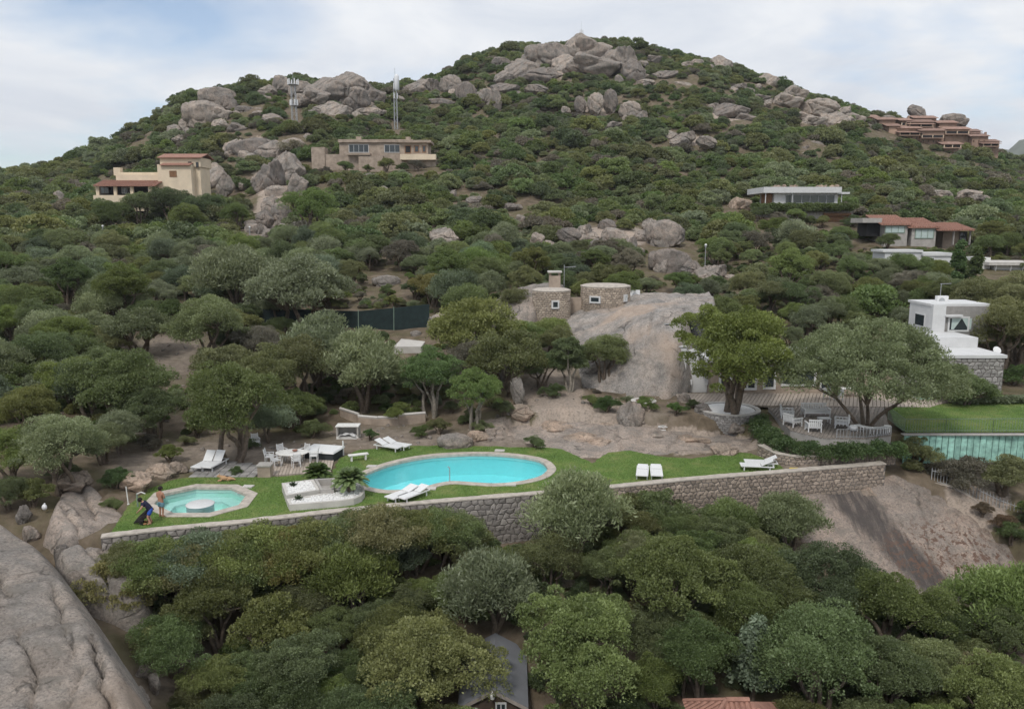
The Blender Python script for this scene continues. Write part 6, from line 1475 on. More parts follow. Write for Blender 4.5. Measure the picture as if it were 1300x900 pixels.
armchair('wide white garden sofa at the back of the deck', 1035, 528, R(-92), 2.0, 'garden_sofa', 'sofa', .95); armchair('white slatted armchair with its back to the hedge', 1032, 547, R(86), .95, d=.9); armchair('white slatted armchair beside the olive trunk', 1068, 542, R(160), 1.0, d=.95)
p = atz(1046, 537, Z0 + .03); t = thing('coffee_table', 'low white coffee table between the sofa and the armchairs', 'table', p); MB().box(p + [-.45, -.3, .36], p + [.45, .3, .41]).build('table_top', 'white_plastic', t)
for a, b in ((-.38, -.24), (.38, -.24), (.38, .24), (-.38, .24)): MB().box(p + [a - .03, b - .03, 0], p + [a + .03, b + .03, .359]).build('leg', 'white_plastic', t)
for k, (a, b, lab) in enumerate([(1049, 506, 'white chair at the small table by the glass door'), (1064, 508, 'white chair turned to the house beside the small table')]):
    p = atz(a, b, Z0 + .07); t = thing('terrace_chair', lab, 'chair', p); M = Matrix.Translation(p) @ Matrix.Rotation(R(100 if k else 70), 4, 'Z')
    MB().box((-.28, -.28, .42), (.28, .28, .47)).xform(M).build('seat', 'white_plastic', t); MB().box((-.32, -.28, .471), (-.26, .28, 1.0)).xform(M).build('backrest', 'white_plastic', t)
    for x, y in ((-.25, -.25), (.25, -.25), (.25, .25), (-.25, .25)): MB().box((x - .03, y - .03, 0), (x + .03, y + .03, .419)).xform(M).build('leg', 'white_plastic', t)
p = atz(1078, 503, Z0 + .07); t = thing('terrace_table', 'small pale table beside the trunk of the great olive', 'table', p); MB().box(p + [-.8, -.5, .70], p + [.8, .5, .76]).build('table_top', 'white_weathered', t)
for a, b in ((-.7, -.4), (.7, -.4), (.7, .4), (-.7, .4)): MB().box(p + [a - .04, b - .04, 0], p + [a + .04, b + .04, .699]).build('leg', 'white_weathered', t)
p = atz(886, 492, Z0 + .07); t = thing('terrace_table', 'white table under the tree in front of the white wall', 'table', p); MB().box(p + [-.75, -.45, .70], p + [.75, .45, .76]).build('table_top', 'white_plastic', t)
for a, b in ((-.65, -.35), (.65, -.35), (.65, .35), (-.65, .35)): MB().box(p + [a - .03, b - .03, 0], p + [a + .03, b + .03, .699]).build('leg', 'white_plastic', t)
for a, b, lab in ((874, 494, 'white chair at the white wall side of the table under the tree'), (899, 494, 'white chair at the house side of the table under the tree')):
    p = atz(a, b, Z0 + .07); t = thing('terrace_chair', lab, 'chair', p); MB().box(p + [-.25, -.25, .42], p + [.25, .25, .47]).build('seat', 'white_plastic', t); MB().box(p + [-.25, -.29, .471], p + [.25, -.24, .95]).build('backrest', 'white_plastic', t)
    for x, y in ((-.22, -.22), (.22, -.22), (.22, .22), (-.22, .22)): MB().box(p + [x - .025, y - .025, 0], p + [x + .025, y + .025, .419]).build('leg', 'white_plastic', t)
c = atz(1105, 545, Z0 + .03); t = thing('curved_tree_bench', 'curved white slatted bench ringing the foot of the olive tree', 'bench', c)
arc = ring_pts(c, 1.35, 15, math.pi * 1.05, math.pi * 1.9)
for k in range(15): a, b = np.array(arc[k]), np.array(arc[k+1]); m_ = (a + b) / 2; d = (m_ - c[:2]) / 1.35; MB().prism([a - d * .02, b - d * .02 - (b - a) * .12, b - (b - a) * .12 - d * .45, a - d * .45], Z0 + .40, Z0 + .46).build('seat_slat', 'white_plastic', t); MB().tube([(*(m_ - d * .05), Z0), (*(m_ - d * .05), Z0 + .40)], .03, 5).build('leg', 'white_plastic', t)
p = atz(1083, 547, Z0 + .03); tag(MB().lathe(p, [(.12, 0), (.26, .1), (.3, .3), (.24, .42), (.2, .42), (.2, .3)], 14).build('plant_pot', 'white_plastic', None, True), 'round white pot on the deck next to the curved bench', 'plant pot')
p = atz(1015, 603, .05); p[1] += .9; tag(MB().prism([(p[0] - .4, p[1] - .12), (p[0] + .4, p[1] - .12), (p[0] + .3, p[1] + .2), (p[0] - .3, p[1] + .2)], .0, .22).build('yellow_box', 'yellow_plastic'), 'small yellow plastic box at the foot of the low wall', 'box')
# pipe outlet by the planter, tap by the octagonal pool
p = hit(842, 546); t = thing('wire_basket', 'small white wire basket lying on the granite slab', 'basket', p)
for z in (.05, .3): MB().tube([p + [math.cos(a) * .42, math.sin(a) * .25, z] for a in np.linspace(0, 6.2832, 13)], .03, 5, False).build('ring', 'white_plastic', t)
for a in np.linspace(0, 5.5, 8): MB().tube([p + [math.cos(a) * .42, math.sin(a) * .25, .05], p + [math.cos(a) * .42, math.sin(a) * .25, .3]], .015, 4).build('wire', 'white_plastic', t)
p = atz(175, 643, .03); t = thing('garden_tap', 'slim dark garden tap with a pale spout behind the man in blue shorts', 'tap', p); MB().tube([p, p + [0, 0, .8]], .05, 6).build('post', 'metal_green', t); MB().tube([p + [0, 0, .78], p + [.25, 0, .9], p + [.5, 0, .8]], [.04, .04, .03], 6).build('spout', 'white_weathered', t)
p = atz(163, 640, .03); tag(MB().tube([p, p + [-.06, 0, 1.1]], .035, 6).lathe(p, [(.08, 0), (.06, .04)], 8).build('marker_post', 'white_weathered'), 'thin pale post at the lawn edge beside the small bright shrub', 'post')
# ------------------------------------------------------------------ lamp globes, masts
for a, b, lab in [(895, 338, 'globe lamp among the boulders left of the white villa'), (132, 308, 'globe lamp in the trees below the cream villa'), (318, 310, 'globe lamp beside the low flat roof under the rocky gully'), (562, 357, 'globe lamp post near the golden brown tree')]:
    p = hit(a, b); 
    if p is None: continue
    t = thing('garden_lamp', 'white ' + lab, 'lamp', p); MB().tube([p, p + [0, 0, 3.0]], .07, 6).build('post', 'metal_grey', t); MB().sphere(p + [0, 0, 3.25], .2, 12, 8).build('globe', 'white_plastic', t, True); MB().lathe(p + [0, 0, 2.95], [(.16, 0), (.16, .05), (.1, .1)], 10).build('collar', 'metal_grey', t)
p = hit(335, 318); t = thing('pump_house', 'low shed with flat grey roof below the rocky gully', 'shed', p); MB().box(p + [-3, 0, -.5], p + [3.2, 3, 1.9]).build('wall', 'dark_interior', t); MB().box(p + [-3.4, -.6, 1.901], p + [3.6, 3.3, 2.1]).build('roof', 'concrete_pale', t)
def lattice(name, label, px, pyb, pyt, Y, w0, w1, plats, mat='metal_grey', ants=6):
    b = aty(px, pyb, Y); tp = aty(px, pyt, Y); H = tp[2] - b[2]; t = thing(name, label, 'mast', b); legs = []
    for sx, sy in ((-1, -1), (1, -1), (1, 1), (-1, 1)):
        q0 = b + [sx * w0, sy * w0, -4]; q1 = b + [sx * w1, sy * w1, H]; legs.append((q0, q1)); MB().tube([q0, q1], .11, 5).build('leg', mat, t)
    n_ = int(H / 1.6)
    for k in range(n_):
        f0, f1 = k / n_, (k + 1) / n_; m = MB()
        for i in range(4):
            A, B = legs[i], legs[(i+1) % 4]; a0 = A[0] + (A[1] - A[0]) * f0; b1 = B[0] + (B[1] - B[0]) * f1; m.tube([a0, b1], .05, 4)
        m.build('brace', mat, t)
    for z, r in plats:
        q = b + [0, 0, H * z]; MB().lathe(q, [(r, 0), (r, .18)], 12).build('platform', mat, t)
        for k in range(ants):
            a = k * 6.283 / ants; MB().box(q + [math.cos(a) * r - .16, math.sin(a) * r - .12, .1], q + [math.cos(a) * r + .16, math.sin(a) * r + .12, 1.9]).build('antenna_panel', 'metal_white', t)
    MB().tube([b + [0, 0, H], b + [0, 0, H + 3.5]], .06, 5).build('spike', mat, t); return t
lattice('lattice_mast', 'grey lattice telecom mast with two crowded antenna platforms on the rocky knoll', 374, 152, 106, float(hit(374, 151)[1]) - 4, .8, .6, [(.38, 1.2), (.95, 1.7)])
lattice('slim_mast', 'slim tall telecom mast with a white head above the stone villa', 503, 168, 100, 276, .55, .4, [(.62, .7), (.80, .7)], 'metal_grey', 3)
q = aty(503.5, 104, 276); MB().lathe(q, [(.5, -3.0), (.85, -2.6), (.85, 1.6), (.4, 2.4)], 14).build('head', 'metal_white', bpy.data.objects['slim_mast'], True)
lattice('summit_mast', 'small white antenna on the very top of the hill', 738, 52, 38, 372, .25, .2, [(.55, .7)], 'metal_white', 4)
# ------------------------------------------------------------------ people and dogs
def skin_body(name, verts, edges, radii, mat, parent, root=0, sub=2):
    me = bpy.data.meshes.new(name); o0 = world_of(parent); me.from_pydata([tuple(Vector(v) - o0) for v in verts], edges, []); me.update(); me.materials.append(MATS[mat])
    o = obj_of(name, me, parent); md = o.modifiers.new('skin', 'SKIN'); md.use_smooth_shade = True
    for i, r in enumerate(radii): me.skin_vertices[0].data[i].radius = (r, r) if not hasattr(r, '__len__') else r
    for i in range(len(verts)): me.skin_vertices[0].data[i].use_root = (i == root)
    sd_ = o.modifiers.new('sub', 'SUBSURF'); sd_.levels = sub; sd_.render_levels = sub; return o
def hand(b, w, d, side, mat, par):
    d = unit(np.array(d)); sd = unit(np.cross(d, [0, 0, 1.0]) + 1e-6)
    pm = w + d * .09
    for k in range(4):
        o = pm + sd * (k - 1.5) * .021; L = [.07, .08, .075, .06][k]; b.tube([o - d * .05, o + d * L * .6, o + d * L + np.array([0, 0, -.02])], [.011, .010, .007], 5)
    b.tube([w + sd * side * .02 + d * .02, w + sd * side * .055 + d * .06, w + sd * side * .06 + d * .1], [.013, .011, .008], 5)
    b.tube([w, w + d * .05, pm], [.024, .036, .036], 7)
def human(label, P, base, rz, skin, shorts, shirt, hairmat):
    """P: joint dict in local metres (x right of the body, y forward, z up)"""
    M = Matrix.Translation(base) @ Matrix.Rotation(rz, 4, 'Z'); J = {k: np.array(M @ Vector(v)) for k, v in P.items()}; t = thing('person', label, 'person', base)
    order = ['pelvis', 'waist', 'chest', 'neck', 'headb', 'headc', 'headt', 'shl', 'ell', 'wrl', 'shr', 'elr', 'wrr', 'hipl', 'knl', 'anl', 'tol', 'hipr', 'knr', 'anr', 'tor', 'hel', 'her']
    rad = dict(pelvis=(.155, .12), waist=(.14, .11), chest=(.165, .12), neck=.06, headb=.075, headc=.10, headt=.075, shl=.075, ell=.047, wrl=.032, shr=.075, elr=.047, wrr=.032, hipl=.095, knl=.062, anl=.042, tol=.035, hipr=.095, knr=.062, anr=.042, tor=.035, hel=.036, her=.036)
    E = [('pelvis', 'waist'), ('waist', 'chest'), ('chest', 'neck'), ('neck', 'headb'), ('headb', 'headc'), ('headc', 'headt'), ('chest', 'shl'), ('shl', 'ell'), ('ell', 'wrl'), ('chest', 'shr'), ('shr', 'elr'), ('elr', 'wrr'), ('pelvis', 'hipl'), ('hipl', 'knl'), ('knl', 'anl'), ('anl', 'tol'), ('anl', 'hel'), ('pelvis', 'hipr'), ('hipr', 'knr'), ('knr', 'anr'), ('anr', 'tor'), ('anr', 'her')]
    ix = {k: i for i, k in enumerate(order)}
    body = skin_body('body', [J[k] for k in order], [(ix[a], ix[b]) for a, b in E], [rad[k] for k in order], skin, t)
    hb = MB()
    for s_, w, e in ((1, 'wrl', 'ell'), (-1, 'wrr', 'elr')): hand(hb, J[w], J[w] - J[e], s_, skin, t)
    hb.build('hands', skin, t, True)
    fw = unit(np.array(M.to_3x3() @ Vector(P['look']))) if 'look' in P else np.array(M.to_3x3() @ Vector((0, 1, 0))); rt = unit(np.cross(fw, [0, 0, 1.0])); hc = J['headc']
    fc = MB(); fc.tube([hc + fw * .085 + [0, 0, .03], hc + fw * .125 - [0, 0, .015], hc + fw * .09 - [0, 0, .02]], [.012, .018, .012], 5)
    for s_ in (-1, 1): fc.sphere(hc + rt * s_ * .1, .026, 6, 5, (.6, 1, 1.4))
    fc.build('nose_and_ears', skin, t, True); ey = MB()
    for s_ in (-1, 1): ey.sphere(hc + fw * .093 + rt * s_ * .034 + [0, 0, .025], .012, 6, 5)
    ey.tube([hc + fw * .093 - rt * .025 - [0, 0, .055], hc + fw * .093 + rt * .025 - [0, 0, .055]], .006, 4); ey.build('eyes_and_mouth', hairmat, t)
    hr = MB(); rg = np.random.default_rng(5)
    for k in range(90):
        d = unit(rg.normal(size=3) + np.array([0, 0, .55]) - fw * .45); hr.sphere(hc + np.array([0, 0, .02]) + d * .105, rg.uniform(.03, .05), 6, 4)
    hr.build('hair', hairmat, t, True)
    s = skin_body('shorts', [J['pelvis'] + (J['waist'] - J['pelvis']) * .35, J['pelvis'], J['hipl'], J['hipl'] + (J['knl'] - J['hipl']) * .75, J['hipr'], J['hipr'] + (J['knr'] - J['hipr']) * .75], [(0, 1), (1, 2), (2, 3), (1, 4), (4, 5)], [(.165, .135), (.185, .15), .12, .125, .12, .125], shorts, t)
    if shirt: skin_body('shirt', [J['pelvis'] + (J['waist'] - J['pelvis']) * .2, J['waist'], J['chest'], J['chest'] + (J['neck'] - J['chest']) * .55, J['shl'], J['shl'] + (J['ell'] - J['shl']) * .6, J['shr'], J['shr'] + (J['elr'] - J['shr']) * .6], [(0, 1), (1, 2), (2, 3), (2, 4), (4, 5), (2, 6), (6, 7)], [(.18, .145), (.17, .14), (.19, .15), .09, .10, .085, .10, .085], shirt, t, root=1)
    return t
stand = dict(pelvis=(0, 0, .95), waist=(0, .01, 1.12), chest=(0, .0, 1.36), neck=(0, .0, 1.53), headb=(0, .03, 1.60), headc=(0, .04, 1.69), headt=(0, .03, 1.77), shl=(-.19, -.01, 1.44), ell=(-.26, .03, 1.17), wrl=(-.08, .22, 1.12), shr=(.19, -.01, 1.44), elr=(.26, .03, 1.17), wrr=(.08, .22, 1.10),
             hipl=(-.095, 0, .90), knl=(-.10, .03, .50), anl=(-.10, -.02, .09), tol=(-.11, .16, .04), hel=(-.10, -.07, .05), hipr=(.095, 0, .90), knr=(.10, .03, .50), anr=(.10, -.02, .09), tor=(.11, .16, .04), her=(.10, -.07, .05), look=(0, 1, -.1))
p = atz(205.5, 656.5, .07); human('bare chested person with dark curly hair and grey blue shorts standing on the pool rim', stand, p, R(-20), 'skin_tan', 'cloth_teal', None, 'hair')
bend = dict(pelvis=(0, -.10, .86), waist=(0, .02, 1.02), chest=(0, .20, 1.20), neck=(0, .32, 1.33), headb=(0, .37, 1.38), headc=(0, .43, 1.43), headt=(0, .47, 1.50), shl=(-.19, .22, 1.27), ell=(-.27, .34, 1.02), wrl=(-.14, .52, .84), shr=(.19, .22, 1.27), elr=(.27, .34, 1.02), wrr=(.12, .52, .82),
            hipl=(-.10, -.10, .82), knl=(-.13, .08, .45), anl=(-.12, -.05, .09), tol=(-.15, .13, .04), hel=(-.12, -.10, .05), hipr=(.10, -.10, .82), knr=(.14, .06, .45), anr=(.15, -.06, .09), tor=(.19, .12, .04), her=(.15, -.11, .05), look=(0, 1, -.6))
pm = atz(190.5, 665, .03); human('person in dark top and bright blue shorts bending over a black and tan dog', bend, pm, R(105), 'skin', 'cloth_blue', 'cloth_navy', 'hair')
def dog(label, base, rz, J, E, rad, mat, extra, scale=1.0):
    M = Matrix.Translation(base) @ Matrix.Rotation(rz, 4, 'Z') @ Matrix.Scale(scale, 4); t = thing('dog', label, 'dog', base); ks = list(J); ix = {k: i for i, k in enumerate(ks)}
    skin_body('body', [np.array(M @ Vector(J[k])) for k in ks], [(ix[a], ix[b]) for a, b in E], [rad[k] if not hasattr(rad[k], '__len__') else rad[k] for k in ks], mat, t)
    for nm, m_, fn in extra: b = MB(); fn(b); b.xform(M); b.build(nm, m_, t, True)
    return t
sit = dict(rump=(-.28, 0, .20), loin=(-.12, 0, .36), chest=(.10, 0, .50), neck=(.18, 0, .66), head=(.24, 0, .76), muz=(.40, 0, .72), tail=(-.52, .05, .06), fl1=(.14, -.11, .36), fl2=(.16, -.11, .16), fl3=(.20, -.11, .03), fr1=(.14, .11, .36), fr2=(.16, .11, .16), fr3=(.20, .11, .03), hl1=(-.10, -.17, .22), hl2=(-.22, -.18, .08), hl3=(-.02, -.18, .03), hr1=(-.10, .17, .22), hr2=(-.22, .18, .08), hr3=(-.02, .18, .03))
sE = [('rump', 'loin'), ('loin', 'chest'), ('chest', 'neck'), ('neck', 'head'), ('head', 'muz'), ('rump', 'tail'), ('chest', 'fl1'), ('fl1', 'fl2'), ('fl2', 'fl3'), ('chest', 'fr1'), ('fr1', 'fr2'), ('fr2', 'fr3'), ('rump', 'hl1'), ('hl1', 'hl2'), ('hl2', 'hl3'), ('rump', 'hr1'), ('hr1', 'hr2'), ('hr2', 'hr3')]
sR = dict(rump=.16, loin=.16, chest=.17, neck=.11, head=.105, muz=.05, tail=.025, fl1=.06, fl2=.045, fl3=.04, fr1=.06, fr2=.045, fr3=.04, hl1=.10, hl2=.06, hl3=.04, hr1=.10, hr2=.06, hr3=.04)
def ears(b):
    for s_ in (-1, 1): b.tube([(.20, s_ * .08, .84), (.19, s_ * .13, .80), (.21, s_ * .135, .72)], [.03, .04, .015], 6)
def tanpatch(b):
    for s_ in (-1, 1): b.sphere((.19, s_ * .11, .10), .058, 8, 6, (1, 1, 1.9)); b.sphere((0.0, s_ * .18, .05), .06, 8, 6, (1.6, 1, .8))
    b.sphere((.22, 0, .46), .10, 8, 6, (.8, 1.2, .8)); b.sphere((.39, 0, .69), .052, 8, 6)
pd = atz(184.5, 664.5, .03); dog('black and tan dog sitting on the lawn in front of the bending person', pd, R(20), sit, sE, sR, 'dog_black', [('ears', 'dog_black', ears), ('tan_markings', 'dog_tan', tanpatch)], 1.15)
lie = dict(rump=(-.34, 0, .17), loin=(-.10, 0, .18), chest=(.18, 0, .20), neck=(.32, 0, .31), head=(.40, 0, .38), muz=(.55, 0, .34), tail=(-.70, .09, .05), fl1=(.20, -.09, .12), fl2=(.30, -.09, .05), fl3=(.50, -.09, .035), fr1=(.20, .09, .12), fr2=(.30, .09, .05), fr3=(.50, .09, .035), hl1=(-.26, -.16, .13), hl2=(-.12, -.13, .06), hl3=(-.30, -.13, .035), hr1=(-.26, .16, .13), hr2=(-.12, .13, .06), hr3=(-.30, .13, .035))
lR = dict(sR); lR.update(rump=.15, loin=.15, chest=.17, neck=.10)
def ears2(b):
    for s_ in (-1, 1): b.tube([(.36, s_ * .06, .46), (.35, s_ * .075, .54)], [.035, .008], 6)
def saddle(b): b.sphere((-.05, 0, .24), .14, 10, 7, (1.7, .85, .75))
pd = atz(286, 610, .03); dog('fawn dog with dark saddle lying on the grass behind the octagonal pool', pd, R(192), lie, sE, lR, 'dog_fawn', [('ears', 'dog_fawn', ears2), ('saddle_patch', 'dog_black', saddle)], .95)
